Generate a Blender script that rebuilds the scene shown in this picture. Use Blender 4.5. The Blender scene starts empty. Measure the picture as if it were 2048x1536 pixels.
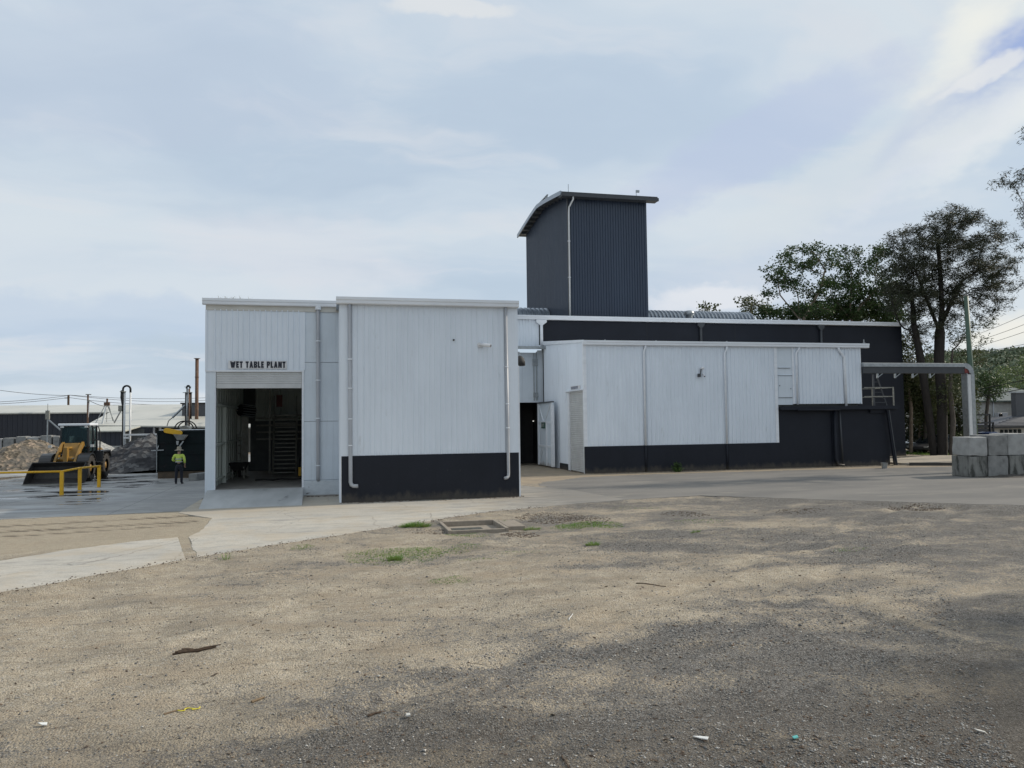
import bpy, bmesh, math, random
import numpy as np
from mathutils import Vector, Matrix, noise
R_ = math.radians
rng = np.random.default_rng(7)
random.seed(5)
sc = bpy.context.scene
# ------------------------------------------------------------------ camera
FPX, PITCH, ROLL, YAW, EYE = 1538.0, .0464483, .01202, .22934, 2.9
cf = Vector((math.sin(YAW)*math.cos(PITCH), math.cos(YAW)*math.cos(PITCH), math.sin(PITCH)))
cr = Vector((math.cos(YAW), -math.sin(YAW), 0)); cu = cr.cross(cf)
CR = math.cos(ROLL)*cr - math.sin(ROLL)*cu; CU = math.sin(ROLL)*cr + math.cos(ROLL)*cu
cam = bpy.data.cameras.new('camera'); camo = bpy.data.objects.new('camera', cam)
sc.collection.objects.link(camo)
m = Matrix((CR, CU, -cf)).transposed().to_4x4(); m.translation = Vector((0, 0, EYE)); camo.matrix_world = m
cam.sensor_width = 36; cam.sensor_fit = 'HORIZONTAL'; cam.lens = FPX/2048*36
cam.clip_start = .1; cam.clip_end = 6000
sc.camera = camo
def ray(px, py): return cf + CR*((px-1024)/FPX) - CU*((py-768)/FPX)
def G(px, py, z=0.0):
    d = ray(px, py); t = (z-EYE)/d.z; return Vector((d.x*t, d.y*t, z))
def PY(px, py, Y):
    d = ray(px, py); t = Y/d.y; return Vector((d.x*t, Y, EYE+d.z*t))
# ------------------------------------------------------------------ world, sun, exposure
SUN_EL, SUN_AZ = 34.0, 5.0            # azimuth measured from +X towards +Y
sd = Vector((math.cos(R_(SUN_EL))*math.cos(R_(SUN_AZ)), math.cos(R_(SUN_EL))*math.sin(R_(SUN_AZ)), math.sin(R_(SUN_EL))))
sl = bpy.data.lights.new('sun', 'SUN'); sl.energy = 3.4; sl.angle = R_(1.6); sl.color = (1.0, .90, .76)
slo = bpy.data.objects.new('sun', sl); sc.collection.objects.link(slo)
slo.rotation_euler = sd.to_track_quat('Z', 'Y').to_euler()
sc.view_settings.view_transform = 'Standard'; sc.view_settings.look = 'None'
sc.view_settings.exposure = 0.0; sc.view_settings.gamma = 1.0
try: sc.view_settings.use_curve_mapping = False
except Exception: pass

class NT:
    """small helper around a node tree"""
    def __init__(s, nt): s.nt = nt; s.n = nt.nodes; s.l = nt.links
    def add(s, t, **k):
        nd = s.n.new(t)
        for a, b in k.items(): setattr(nd, a, b)
        return nd
    def put(s, sock, v):
        if v is None: return
        if isinstance(v, bpy.types.NodeSocket): s.l.new(v, sock)
        elif isinstance(v, (tuple, list)) and sock.type == 'RGBA' and len(v) == 3: sock.default_value = (*v, 1)
        else: sock.default_value = v
    def m(s, op, a, b=None, c=None, clamp=False):
        nd = s.add('ShaderNodeMath', operation=op, use_clamp=clamp)
        for i, v in enumerate((a, b, c)): s.put(nd.inputs[i], v)
        return nd.outputs[0]
    def vm(s, op, a, b=None, out=0):
        nd = s.add('ShaderNodeVectorMath', operation=op)
        s.put(nd.inputs[0], a); s.put(nd.inputs[1], b)
        return nd.outputs[out]
    def noise(s, vec, scale, detail=4, rough=.55, dist=0, out=0):
        nd = s.add('ShaderNodeTexNoise'); s.put(nd.inputs['Vector'], vec)
        nd.inputs['Scale'].default_value = scale; nd.inputs['Detail'].default_value = detail
        nd.inputs['Roughness'].default_value = rough; nd.inputs['Distortion'].default_value = dist
        return nd.outputs[out]
    def vor(s, vec, scale, out='Distance', rnd=1):
        nd = s.add('ShaderNodeTexVoronoi'); s.put(nd.inputs['Vector'], vec)
        nd.inputs['Scale'].default_value = scale; nd.inputs['Randomness'].default_value = rnd
        return nd.outputs[out]
    def mix(s, f, a, b):
        nd = s.add('ShaderNodeMix', data_type='RGBA'); s.put(nd.inputs[0], f); s.put(nd.inputs[6], a); s.put(nd.inputs[7], b)
        return nd.outputs[2]
    def ss(s, v, a, b, lo=0, hi=1):
        nd = s.add('ShaderNodeMapRange', interpolation_type='SMOOTHSTEP'); s.put(nd.inputs[0], v)
        nd.inputs[1].default_value = a; nd.inputs[2].default_value = b; nd.inputs[3].default_value = lo; nd.inputs[4].default_value = hi
        return nd.outputs[0]
    def scale(s, vec, xyz):
        return s.vm('MULTIPLY', vec, xyz)
    def obj(s): return s.add('ShaderNodeTexCoord').outputs['Object']
    def sep(s, v): nd = s.add('ShaderNodeSeparateXYZ'); s.put(nd.inputs[0], v); return nd.outputs
    def attr(s, name): return s.add('ShaderNodeAttribute', attribute_name=name).outputs['Fac']

world = bpy.data.worlds.new('World'); sc.world = world; world.use_nodes = True
w = NT(world.node_tree); w.n.clear()
bg = w.add('ShaderNodeBackground'); wo = w.add('ShaderNodeOutputWorld'); w.l.new(bg.outputs[0], wo.inputs[0])
bg.inputs[1].default_value = 0.1
sky = w.add('ShaderNodeTexSky', sky_type='NISHITA', sun_disc=False)
sky.sun_elevation = R_(SUN_EL); sky.sun_rotation = R_(90-SUN_AZ); sky.air_density = 1.2; sky.dust_density = 1.5
dirv = w.add('ShaderNodeTexCoord').outputs['Generated']
dx, dy, dz = w.sep(dirv)
zz = w.m('ADD', w.m('MAXIMUM', dz, 0.0), .18)
pl = w.add('ShaderNodeCombineXYZ'); w.put(pl.inputs[0], w.m('DIVIDE', dx, zz)); w.put(pl.inputs[1], w.m('DIVIDE', dy, zz))
plane = pl.outputs[0]
warp = w.noise(plane, 1.1, 4, .55, 0, 1)
warped = w.vm('ADD', plane, w.scale(w.vm('SUBTRACT', warp, (.5, .5, .5)), (.9, .9, .9)))
rotn = w.add('ShaderNodeMapping'); w.put(rotn.inputs[0], warped); rotn.inputs['Rotation'].default_value = (0, 0, R_(-35)); rotn.inputs['Scale'].default_value = (.55, 1.5, 1)
big = w.noise(rotn.outputs[0], .75, 5, .5)
fine = w.noise(rotn.outputs[0], 2.6, 6, .55)
blue = w.vm('MULTIPLY', sky.outputs[0], (.75, .82, .95))
veil_lo, veil_hi = (5.5, 6.55, 7.7), (6.7, 7.4, 8.0)
veil = w.mix(w.ss(big, .36, .64), veil_lo, veil_hi)
thick = w.ss(w.m('ADD', w.m('MULTIPLY', big, .7), w.m('MULTIPLY', fine, .3)), .33, .56, .84, 1.0)
col = w.mix(thick, blue, veil)
# warm wisps
col = w.mix(w.m('MULTIPLY', w.ss(fine, .5, .72), .45), col, (7.2, 7.4, 7.8))
# individual cloud bodies, each a soft patch round a compass direction
def patch(px, py, rx, ry, ang, amount, colr, soft=(.0, .55), namp=1.0):
    global col
    d = ray(px, py).normalized()
    t = Vector((0, 0, 1)).cross(d).normalized()*-1; u = t.cross(d).normalized()
    if u.z < 0: u = -u
    a = R_(ang); e1 = t*math.cos(a)+u*math.sin(a); e2 = -t*math.sin(a)+u*math.cos(a)
    dd = w.vm('ADD', dirv, w.scale(w.vm('SUBTRACT', wn, (.5, .5, .5)), (.10*namp,)*3))
    q1 = w.m('DIVIDE', w.m('SUBTRACT', w.vm('DOT_PRODUCT', dd, tuple(e1), 1), d.dot(e1)), rx)
    q2 = w.m('DIVIDE', w.m('SUBTRACT', w.vm('DOT_PRODUCT', dd, tuple(e2), 1), d.dot(e2)), ry)
    r2 = w.m('ADD', w.m('MULTIPLY', q1, q1), w.m('MULTIPLY', q2, q2))
    f = w.m('SUBTRACT', 1.0, r2)
    f = w.ss(w.m('ADD', f, w.m('MULTIPLY', w.m('SUBTRACT', wf, .5), 1.6)), soft[0], soft[1]+.25)
    front = w.ss(w.vm('DOT_PRODUCT', dirv, tuple(d), 1), .5, .8)
    col = w.mix(w.m('MULTIPLY', w.m('MULTIPLY', f, front), amount), col, colr)
wn = w.noise(w.scale(dirv, (1, 1, 1.6)), 5.0, 5, .6, 0, 1)
wf = w.noise(w.scale(dirv, (1, 1, 1.8)), 9.0, 6, .6)
patch(260, 150, .30, .10, 8, .4, (5.1, 5.9, 7.2))
patch(1500, 560, .28, .08, 20, .3, (5.5, 6.2, 7.6))
patch(1980, 190, .18, .05, 32, .95, (3.5, 4.5, 7.2), (0, .7))
patch(1500, 290, .26, .05, 24, .6, (5.0, 5.8, 7.6))
patch(1940, 70, .12, .05, 52, .95, (8.6, 8.7, 8.2), (-.1, 1.0), 1.5)
patch(1990, 265, .19, .038, 20, .85, (8.2, 8.5, 8.5), (-.2, 1.0), 1.4)
patch(1700, 350, .24, .04, 22, .6, (6.8, 7.4, 7.8))
patch(1960, 170, .06, .010, 15, .8, (7.8, 8.0, 8.2))
patch(1420, 590, .10, .022, 3, .75, (8.0, 8.2, 8.6))
patch(2010, 690, .06, .022, 8, .9, (9.0, 8.8, 8.0), (-.1, .8))
patch(900, 10, .08, .014, 2, .6, (7.9, 8.0, 8.0))
patch(300, 560, .36, .05, 3, .6, (6.6, 7.3, 8.0))
patch(250, 640, .30, .035, 2, .55, (5.0, 6.1, 7.6))
patch(600, 500, .2, .05, -4, .35, (7.2, 7.3, 7.9))
below = w.ss(dz, -.02, .0)
col = w.mix(below, (2.6, 2.5, 2.3), col)
w.put(bg.inputs[0], col)

# ------------------------------------------------------------------ materials
def mat(name, c, c2=None, rough=.6, metal=0, ns=3.0, stretch=(1, 1, 1), bump=0, bs=40, spec=.5, amt=1, c3=None, s3=1.0, t3=(.58, .72), streak=0, splash=None, warp=0):
    M = bpy.data.materials.new(name); M.use_nodes = True
    t = NT(M.node_tree); b = t.n['Principled BSDF']
    o = t.obj()
    if c2 is None: c2 = tuple(x*.82 for x in c)
    f = t.ss(t.noise(t.scale(o, stretch), ns, 6, .6), .3, .72)
    cc = t.mix(t.m('MULTIPLY', f, amt), c, c2)
    if c3:
        cc = t.mix(t.ss(t.noise(t.scale(o, stretch), s3, 7, .65), t3[0], t3[1]), cc, c3)
    if streak:
        cc = t.mix(t.m('MULTIPLY', t.ss(t.noise(t.scale(o, (5, 5, .22)), 1.6, 6, .7), .50, .74), streak), cc, tuple(x*.62 for x in c))
        cc = t.mix(t.m('MULTIPLY', t.ss(t.noise(t.scale(o, (1, 1, .6)), 9, 5, .7), .66, .76), streak*.9), cc, (.20, .18, .16))
    if splash:
        z_ = t.sep(o)[2]; nz = t.noise(t.scale(o, (1, 1, .6)), 3.2, 6, .7)
        cc = t.mix(t.m('MULTIPLY', t.ss(t.m('SUBTRACT', t.m('MULTIPLY', nz, .75), z_), .02, .34), .8), cc, splash)
    t.put(b.inputs['Base Color'], cc)
    b.inputs['Roughness'].default_value = rough; b.inputs['Metallic'].default_value = metal
    if warp:
        bn = t.add('ShaderNodeBump'); bn.inputs['Strength'].default_value = warp; bn.inputs['Distance'].default_value = .06
        t.put(bn.inputs['Height'], t.noise(t.scale(o, (1.6, 1.6, .5)), 1.1, 3, .5)); t.put(b.inputs['Normal'], bn.outputs[0])
    b.inputs['Specular IOR Level'].default_value = spec
    if bump:
        bn = t.add('ShaderNodeBump'); bn.inputs['Strength'].default_value = bump; bn.inputs['Distance'].default_value = .02
        t.put(bn.inputs['Height'], t.noise(o, bs, 5, .6)); t.put(b.inputs['Normal'], bn.outputs[0])
    return M
def leafmat(name, c, c2, c3=None, ns=.9, trans=.25):
    M = bpy.data.materials.new(name); M.use_nodes = True
    t = NT(M.node_tree); b = t.n['Principled BSDF']; out = t.n['Material Output']
    o = t.obj()
    cc = t.mix(t.ss(t.noise(o, ns, 3), .35, .65), c, c2)
    if c3: cc = t.mix(t.ss(t.noise(o, 6, 2), .62, .75), cc, c3)
    t.put(b.inputs['Base Color'], cc); b.inputs['Roughness'].default_value = .55; b.inputs['Specular IOR Level'].default_value = .3
    tr = t.add('ShaderNodeBsdfTranslucent'); t.put(tr.inputs[0], cc)
    ms = t.add('ShaderNodeMixShader'); ms.inputs[0].default_value = trans
    t.l.new(b.outputs[0], ms.inputs[1]); t.l.new(tr.outputs[0], ms.inputs[2]); t.l.new(ms.outputs[0], out.inputs[0])
    return M
WHITE = (.60, .63, .66)
M = {}
M['wall'] = mat('white_cladding', (.74, .795, .86), (.68, .735, .80), .38, ns=.8, stretch=(1, 1, .35), c3=(.56, .59, .62), s3=2.2, t3=(.60, .80), streak=.22, warp=.6)
M['wallsmooth'] = mat('white_panel_paint', (.64, .70, .76), (.575, .635, .69), .5, ns=.6, c3=(.42, .47, .50), s3=1.6, t3=(.6, .85), streak=.35, splash=(.30, .27, .23), warp=.3)
M['trim'] = mat('white_trim', (.76, .79, .83), (.68, .71, .75), .4, ns=1.5, stretch=(.5, 1, 3))
M['cream'] = mat('cream_flashing', (.58, .57, .53), (.50, .49, .45), .45, ns=1.5)
M['roller'] = mat('roller_door_grey', (.54, .55, .55), (.47, .48, .48), .4, ns=2)
M['dark'] = mat('charcoal_paint', (.0105, .0130, .020), (.0135, .0165, .025), .55, ns=.7, bump=.04, bs=14, c3=(.019, .023, .032), s3=1.1, t3=(.6, .9), spec=.25, splash=(.075, .066, .055), streak=.25)
M['darkrib'] = mat('dark_blue_cladding', (.027, .042, .072), (.034, .052, .086), .33, ns=.6, stretch=(1, 1, .2), spec=.5, streak=.2, warp=.6)
M['darktrim'] = mat('dark_trim', (.05, .055, .062), None, .45)
M['pipe'] = mat('grey_pvc_pipe', (.40, .41, .43), (.33, .34, .36), .35, ns=4, stretch=(1, 1, .3))
M['whitepipe'] = mat('white_pvc_pipe', (.70, .71, .71), (.62, .63, .63), .35, ns=4)
M['galv'] = mat('galvanised_steel', (.38, .40, .41), (.28, .30, .31), .38, .7, ns=6)
M['galvroof'] = mat('galvanised_sheet', (.30, .34, .38), (.22, .25, .29), .35, .5, ns=2)
M['conc'] = mat('block_concrete', (.25, .25, .24), (.17, .17, .165), .9, ns=3.0, bump=.4, bs=22, c3=(.11, .11, .105), s3=1.6, t3=(.55, .75))
M['concmoss'] = mat('mossy_block_concrete', (.22, .22, .205), (.13, .13, .12), .95, ns=2.4, bump=.6, bs=18, c3=(.05, .052, .045), s3=2.2, t3=(.46, .62), stretch=(1.6, 1.6, .5))
M['concpale'] = mat('block_concrete_limed', (.36, .36, .35), (.27, .27, .26), .9, ns=3.0, bump=.4, bs=22, c3=(.17, .17, .16), s3=1.6, t3=(.6, .8))
M['ramp'] = mat('ramp_concrete', (.44, .45, .45), (.34, .35, .35), .8, ns=1.2, bump=.15, bs=30, c3=(.12, .12, .12), s3=1.4, t3=(.62, .8), stretch=(1, .4, 1))
M['floor'] = mat('shed_floor', (.30, .285, .265), (.20, .19, .18), .7, ns=1.5)
M['inner'] = mat('shed_lining', (.62, .66, .60), (.52, .55, .51), .6, ns=1.2, stretch=(1, 1, .3))
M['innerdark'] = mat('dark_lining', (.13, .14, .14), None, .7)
M['steel'] = mat('dull_steel', (.30, .30, .27), (.20, .19, .16), .5, .4, ns=8)
M['black'] = mat('black_rubber', (.012, .012, .013), (.02, .02, .02), .7)
M['tyre'] = mat('tyre_rubber', (.02, .019, .018), (.045, .04, .035), .85, ns=6)
M['yellow'] = mat('loader_yellow', (.30, .165, .03), (.20, .115, .025), .5, ns=3, c3=(.10, .065, .03), s3=3, t3=(.6, .75))
M['safety'] = mat('safety_yellow', (.75, .42, .01), (.62, .34, .01), .45, ns=5)
M['cabblack'] = mat('cab_black', (.015, .016, .018), None, .35)
M['bucket'] = mat('bucket_steel', (.025, .024, .024), (.05, .045, .042), .6, .3, ns=4)
M['rust'] = mat('rusty_steel', (.16, .09, .055), (.09, .055, .04), .75, .2, ns=3, c3=(.25, .2, .17), s3=2)
M['palewall'] = mat('pale_render', (.55, .54, .50), None, .8)
M['roofpale'] = mat('faded_metal_roof', (.50, .49, .44), (.42, .42, .38), .5, ns=.25, c3=(.27, .28, .27), s3=.3, t3=(.56, .66), stretch=(1, .35, 1))
M['roofdark'] = mat('dark_metal_roof', (.07, .075, .085), None, .5, ns=1)
M['navyclad'] = mat('navy_cladding', (.012, .015, .025), (.015, .02, .032), .5, ns=.5, stretch=(1, 1, .2))
M['green'] = mat('dark_green_steel', (.002, .009, .009), (.003, .006, .008), .6, ns=2, c3=(.014, .012, .012), s3=2, spec=.2)
M['greenpole'] = mat('green_pole_paint', (.055, .105, .068), (.075, .115, .085), .55, ns=3, stretch=(1, 1, .2))
M['brownbase'] = mat('muddy_steel', (.10, .07, .045), (.06, .045, .03), .8, ns=3)
M['hopper'] = mat('hopper_grey', (.20, .20, .19), (.12, .12, .11), .6, ns=5)
M['hivis'] = mat('hi_vis_yellow', (.55, .68, .12), (.45, .58, .10), .8, ns=10)
M['reflect'] = mat('reflective_tape', (.45, .47, .45), None, .4)
M['navy'] = mat('navy_cloth', (.010, .012, .020), (.014, .017, .026), .9, ns=10)
M['skin'] = mat('skin', (.42, .25, .17), None, .6)
M['straw'] = mat('hat_cloth', (.36, .32, .25), (.28, .25, .2), .9, ns=12)
M['boot'] = mat('boot_leather', (.02, .016, .014), None, .6)
M['bark'] = mat('gum_bark', (.10, .085, .07), (.05, .042, .036), .9, ns=5, stretch=(3, 3, .6), c3=(.22, .18, .14), s3=1.0, t3=(.6, .72), bump=.5, bs=12)
M['barkdark'] = mat('dark_bark', (.035, .03, .027), (.02, .017, .015), .95, ns=5, stretch=(3, 3, .6), bump=.5, bs=12)
M['barkpale'] = mat('pale_bark', (.30, .24, .18), (.16, .12, .09), .85, ns=4, stretch=(3, 3, .6), bump=.3, bs=12)
M['leafgum'] = leafmat('casuarina_leaf', (.036, .046, .026), (.055, .058, .034), (.085, .078, .05))
M['leafgreen'] = leafmat('broad_leaf', (.034, .068, .020), (.055, .092, .028), (.12, .15, .05))
M['leafscrub'] = leafmat('scrub_leaf', (.05, .068, .028), (.095, .11, .045), (.17, .155, .075))
M['leafpale'] = leafmat('pale_leaf', (.10, .15, .05), (.15, .19, .08), (.20, .22, .10), trans=.35)
M['forest'] = leafmat('forest_leaf', (.085, .115, .075), (.14, .17, .09), (.22, .24, .13), ns=.12, trans=.1)
M['grass'] = leafmat('grass_blade', (.13, .26, .05), (.20, .28, .075), (.30, .30, .13), ns=3, trans=.3)
M['drygrass'] = leafmat('dry_grass', (.20, .17, .10), (.14, .13, .07), None, ns=3, trans=.3)
M['wood'] = mat('weathered_wood', (.10, .065, .04), (.05, .035, .025), .9, ns=14, stretch=(1, 4, 4), bump=.4, bs=60)
M['woodpale'] = mat('pale_wood', (.22, .16, .10), (.14, .10, .06), .9, ns=14)
M['plastic'] = mat('white_plastic_scrap', (.75, .75, .72), None, .5)
M['teal'] = mat('teal_plastic', (.10, .42, .40), None, .5)
M['strap'] = mat('yellow_strap', (.72, .62, .06), None, .6)
M['red'] = mat('red_paint', (.14, .015, .012), None, .5)
M['redliner'] = mat('red_liner', (.22, .05, .04), (.15, .03, .03), .7)
M['silver'] = mat('silver_paint', (.45, .46, .47), None, .25, .5)
M['greycar'] = mat('grey_car_paint', (.10, .10, .105), None, .3, .3)
M['blue'] = mat('blue_paint', (.012, .035, .11), None, .4)
M['tile'] = mat('dark_roof_tile', (.07, .075, .09), (.05, .055, .065), .6, ns=3)
M['lamp'] = mat('lamp_lens', (.6, .6, .58), None, .2)
M['signwhite'] = mat('sign_white', (.72, .73, .75), None, .5)
M['ink'] = mat('sign_ink', (.012, .016, .03), None, .5)
M['exitgreen'] = mat('dark_green_sign', (.01, .06, .04), None, .5)
M['brick'] = mat('sump_concrete', (.30, .26, .21), (.22, .19, .155), .95, ns=6, bump=.4, bs=30, c3=(.14, .11, .09), s3=4)
def glass(name, c, rough=.05):
    g = bpy.data.materials.new(name); g.use_nodes = True; b = g.node_tree.nodes['Principled BSDF']
    b.inputs['Base Color'].default_value = (*c, 1); b.inputs['Roughness'].default_value = rough
    b.inputs['Transmission Weight'].default_value = .75; b.inputs['IOR'].default_value = 1.1; b.inputs['Specular IOR Level'].default_value = 1.0
    return g
M['glass'] = glass('cab_glass', (.09, .15, .17)); M['carglass'] = glass('car_glass', (.10, .12, .13))

# ------------------------------------------------------------------ object helpers
ORG = {}
def tag(o, label=None, cat=None, group=None, kind=None):
    if label: o['label'] = label
    if cat: o['category'] = cat
    if group: o['group'] = group
    if kind: o['kind'] = kind
    return o
def thing(name, label, cat, loc=(0, 0, 0), group=None, kind=None, rz=0):
    o = bpy.data.objects.new(name, None); sc.collection.objects.link(o); o.location = loc; o.empty_display_size = .2
    o.rotation_euler.z = rz
    ORG[o] = Vector(loc); return tag(o, label, cat, group, kind)
SPLIT = {'corner_flashing', 'door_guide', 'door_jamb', 'purlin_end', 'flange', 'roof_fixing', 'gutter_fixing', 'bracket', 'axle', 'step', 'antenna', 'bay_post', 'chute_frame', 'window', 'panel_joint', 'rung', 'wall_girt', 'foot_rail', 'eyes', 'rail', 'stringer', 'side_base', 'door_panel', 'leg', 'panel_wall', 'base_wall', 'rim_', 'sleeve', 'conduit', 'hatch', 'front_wall', 'edge_strip'}
class MB:
    def __init__(s): s.v = []; s.f = []; s.marks = []
    def quad(s, *p):
        n = len(s.v); s.v += [tuple(q) for q in p]; s.f.append(tuple(range(n, n+len(p)))); return s
    def mark(s): s.marks.append((len(s.v), len(s.f)))
    def box(s, x0, x1, y0, y1, z0, z1):
        s.mark(); n = len(s.v)
        s.v += [(x, y, z) for z in (z0, z1) for y in (y0, y1) for x in (x0, x1)]
        s.f += [tuple(n+i for i in q) for q in ((0, 2, 3, 1), (4, 5, 7, 6), (0, 1, 5, 4), (1, 3, 7, 5), (3, 2, 6, 7), (2, 0, 4, 6))]
        return s
    def cbox(s, c, sx, sy, sz): return s.box(c[0]-sx/2, c[0]+sx/2, c[1]-sy/2, c[1]+sy/2, c[2]-sz/2, c[2]+sz/2)
    def prism(s, poly, off):
        """poly: list of 3D points, extruded by vector off"""
        s.mark()
        n = len(s.v); k = len(poly); off = Vector(off)
        s.v += [tuple(p) for p in poly]+[tuple(Vector(p)+off) for p in poly]
        s.f.append(tuple(n+i for i in range(k))[::-1]); s.f.append(tuple(n+k+i for i in range(k)))
        for i in range(k): j = (i+1) % k; s.f.append((n+i, n+j, n+k+j, n+k+i))
        return s
    def bar(s, a, b, wd, h=None, up=(0, 0, 1)):
        a = Vector(a); b = Vector(b); h = h or wd; d = (b-a).normalized(); up = Vector(up)
        if abs(d.dot(up)) > .98: up = Vector((0, 1, 0))
        x = d.cross(up).normalized()*wd/2; y = x.cross(d).normalized()*h/2
        return s.prism([a-x-y, a+x-y, a+x+y, a-x+y], b-a)
    def tube(s, pts, r, n=10, caps=True, closed=False):
        s.mark(); pts = [Vector(p) for p in pts]; rr = r if isinstance(r, (list, tuple)) else [r]*len(pts)
        b0 = len(s.v); prev = None
        for i, p in enumerate(pts):
            if closed: d = pts[(i+1) % len(pts)]-pts[i-1]
            else: d = (pts[min(i+1, len(pts)-1)]-pts[max(i-1, 0)])
            d.normalize()
            if prev is None:
                ref = Vector((0, 0, 1)) if abs(d.z) < .9 else Vector((1, 0, 0)); x = d.cross(ref).normalized()
            else: x = (prev-d*prev.dot(d)).normalized()
            prev = x; y = d.cross(x)
            for k in range(n):
                a = 2*math.pi*k/n; s.v.append(tuple(p+(x*math.cos(a)+y*math.sin(a))*rr[i]))
        m_ = len(pts)
        for i in range(m_ if closed else m_-1):
            for k in range(n):
                k2 = (k+1) % n; i2 = (i+1) % m_
                s.f.append((b0+i*n+k, b0+i*n+k2, b0+i2*n+k2, b0+i2*n+k))
        if caps and not closed:
            s.f.append(tuple(b0+k for k in range(n))[::-1]); s.f.append(tuple(b0+(m_-1)*n+k for k in range(n)))
        return s
    def lathe(s, prof, c=(0, 0, 0), axis='Z', n=24):
        s.mark(); b0 = len(s.v); c = Vector(c)
        for (r, h) in prof:
            for k in range(n):
                a = 2*math.pi*k/n
                p = Vector((r*math.cos(a), r*math.sin(a), h))
                if axis == 'X': p = Vector((h, p.x, p.y))
                if axis == 'Y': p = Vector((p.x, h, p.y))
                s.v.append(tuple(c+p))
        for i in range(len(prof)-1):
            for k in range(n):
                k2 = (k+1) % n; s.f.append((b0+i*n+k, b0+i*n+k2, b0+(i+1)*n+k2, b0+(i+1)*n+k))
        return s
    def ribs(s, p0, p1, z0, z1, pitch=.2, dep=.03, top=.03, side=.02, ztop=None, zbot=None, start=0.0):
        """trapezoidal rib sheet from p0 to p1 (xy), ribs stand out on the right-hand side of p0->p1"""
        p0 = Vector((p0[0], p0[1])); p1 = Vector((p1[0], p1[1])); L = (p1-p0).length; d = (p1-p0)/L; nrm = Vector((d.y, -d.x))
        pr = [(0, 0)]; x = start
        while x < L-top-2*side:
            if x > .001: pr.append((x, 0))
            pr += [(x+side, dep), (x+side+top, dep), (x+2*side+top, 0)]; x += pitch
        pr.append((L, 0))
        n = len(s.v)
        for (u, o) in pr:
            q = p0+d*u+nrm*o
            s.v.append((q.x, q.y, zbot(u) if zbot else z0)); s.v.append((q.x, q.y, ztop(u) if ztop else z1))
        for i in range(len(pr)-1): a = n+2*i; s.f.append((a, a+2, a+3, a+1))
        return s
    def slats(s, p0, p1, z0, z1, pitch=.09, dep=.02):
        p0 = Vector((p0[0], p0[1])); p1 = Vector((p1[0], p1[1])); d = (p1-p0).normalized(); nrm = Vector((d.y, -d.x))
        pr = []; z = z0
        while z < z1-.001:
            h = min(pitch, z1-z)
            pr += [(z, 0), (z+h*.2, dep*.8), (z+h*.5, dep), (z+h*.8, dep*.8)]; z += pitch
        pr.append((z1, 0)); n = len(s.v)
        for (z, o) in pr:
            for q in (p0, p1): r = q+nrm*o; s.v.append((r.x, r.y, z))
        for i in range(len(pr)-1): a = n+2*i; s.f.append((a, a+1, a+3, a+2))
        return s
    def build(s, name, m, parent=None, label=None, smooth=False, bevel=0, cat=None, group=None, kind=None, origin=None):
        if name in SPLIT and len(s.marks) > 1 and parent is not None:
            ms = s.marks+[(len(s.v), len(s.f))]; last = None
            for (v0, f0), (v1, f1) in zip(ms[:-1], ms[1:]):
                q = MB(); q.v = s.v[v0:v1]; q.f = [tuple(i-v0 for i in f) for f in s.f[f0:f1]]; last = q.build(name, m, parent, label, smooth, bevel)
            return last
        me = bpy.data.meshes.new(name)
        org = ORG[parent] if parent in ORG else Vector((0, 0, 0))
        if parent is None and origin is not None: org = Vector(origin)
        vs = [(x-org.x, y-org.y, z-org.z) for x, y, z in s.v]
        me.from_pydata(vs, [], s.f); me.update()
        bm = bmesh.new(); bm.from_mesh(me); bmesh.ops.recalc_face_normals(bm, faces=bm.faces) if not getattr(s, 'open', False) else None
        bm.to_mesh(me); bm.free()
        me.materials.append(M[m] if isinstance(m, str) else m)
        o = bpy.data.objects.new(name, me); sc.collection.objects.link(o)
        if parent is not None: o.parent = parent; ORG[o] = org
        else:
            ORG[o] = org; o.location = org
        if smooth:
            for p in me.polygons: p.use_smooth = True
        if bevel:
            bv = o.modifiers.new('bevel', 'BEVEL'); bv.width = bevel; bv.segments = 2; bv.limit_method = 'ANGLE'; bv.angle_limit = R_(35)
        return tag(o, label, cat, group, kind)
def npmesh(name, V, F, m, parent=None, **k):
    me = bpy.data.meshes.new(name); V = np.asarray(V, np.float32); F = np.asarray(F, np.int32)
    org = ORG[parent] if parent in ORG else Vector((0, 0, 0))
    V = V-np.array(org, np.float32)
    me.vertices.add(len(V)); me.vertices.foreach_set('co', V.ravel())
    k4 = F.shape[1]; me.loops.add(F.size); me.loops.foreach_set('vertex_index', F.ravel())
    me.polygons.add(len(F)); me.polygons.foreach_set('loop_start', np.arange(len(F), dtype=np.int32)*k4)
    try: me.polygons.foreach_set('loop_total', np.full(len(F), k4, np.int32))
    except Exception: pass
    me.update(calc_edges=True); me.validate()
    me.materials.append(M[m] if isinstance(m, str) else m)
    o = bpy.data.objects.new(name, me); sc.collection.objects.link(o)
    if parent is not None: o.parent = parent; ORG[o] = org
    return tag(o, k.get('label'), k.get('cat'), k.get('group'), k.get('kind'))
def copy_tree(o, parent=None):
    c = o.copy(); sc.collection.objects.link(c)
    if parent is not None: c.parent = parent
    for ch in list(o.children): copy_tree(ch, c)
    return c
def arc(c, r, a0, a1, n, u, v):
    c = Vector(c); u = Vector(u); v = Vector(v)
    return [c+u*(r*math.cos(a0+(a1-a0)*i/n))+v*(r*math.sin(a0+(a1-a0)*i/n)) for i in range(n+1)]

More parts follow.
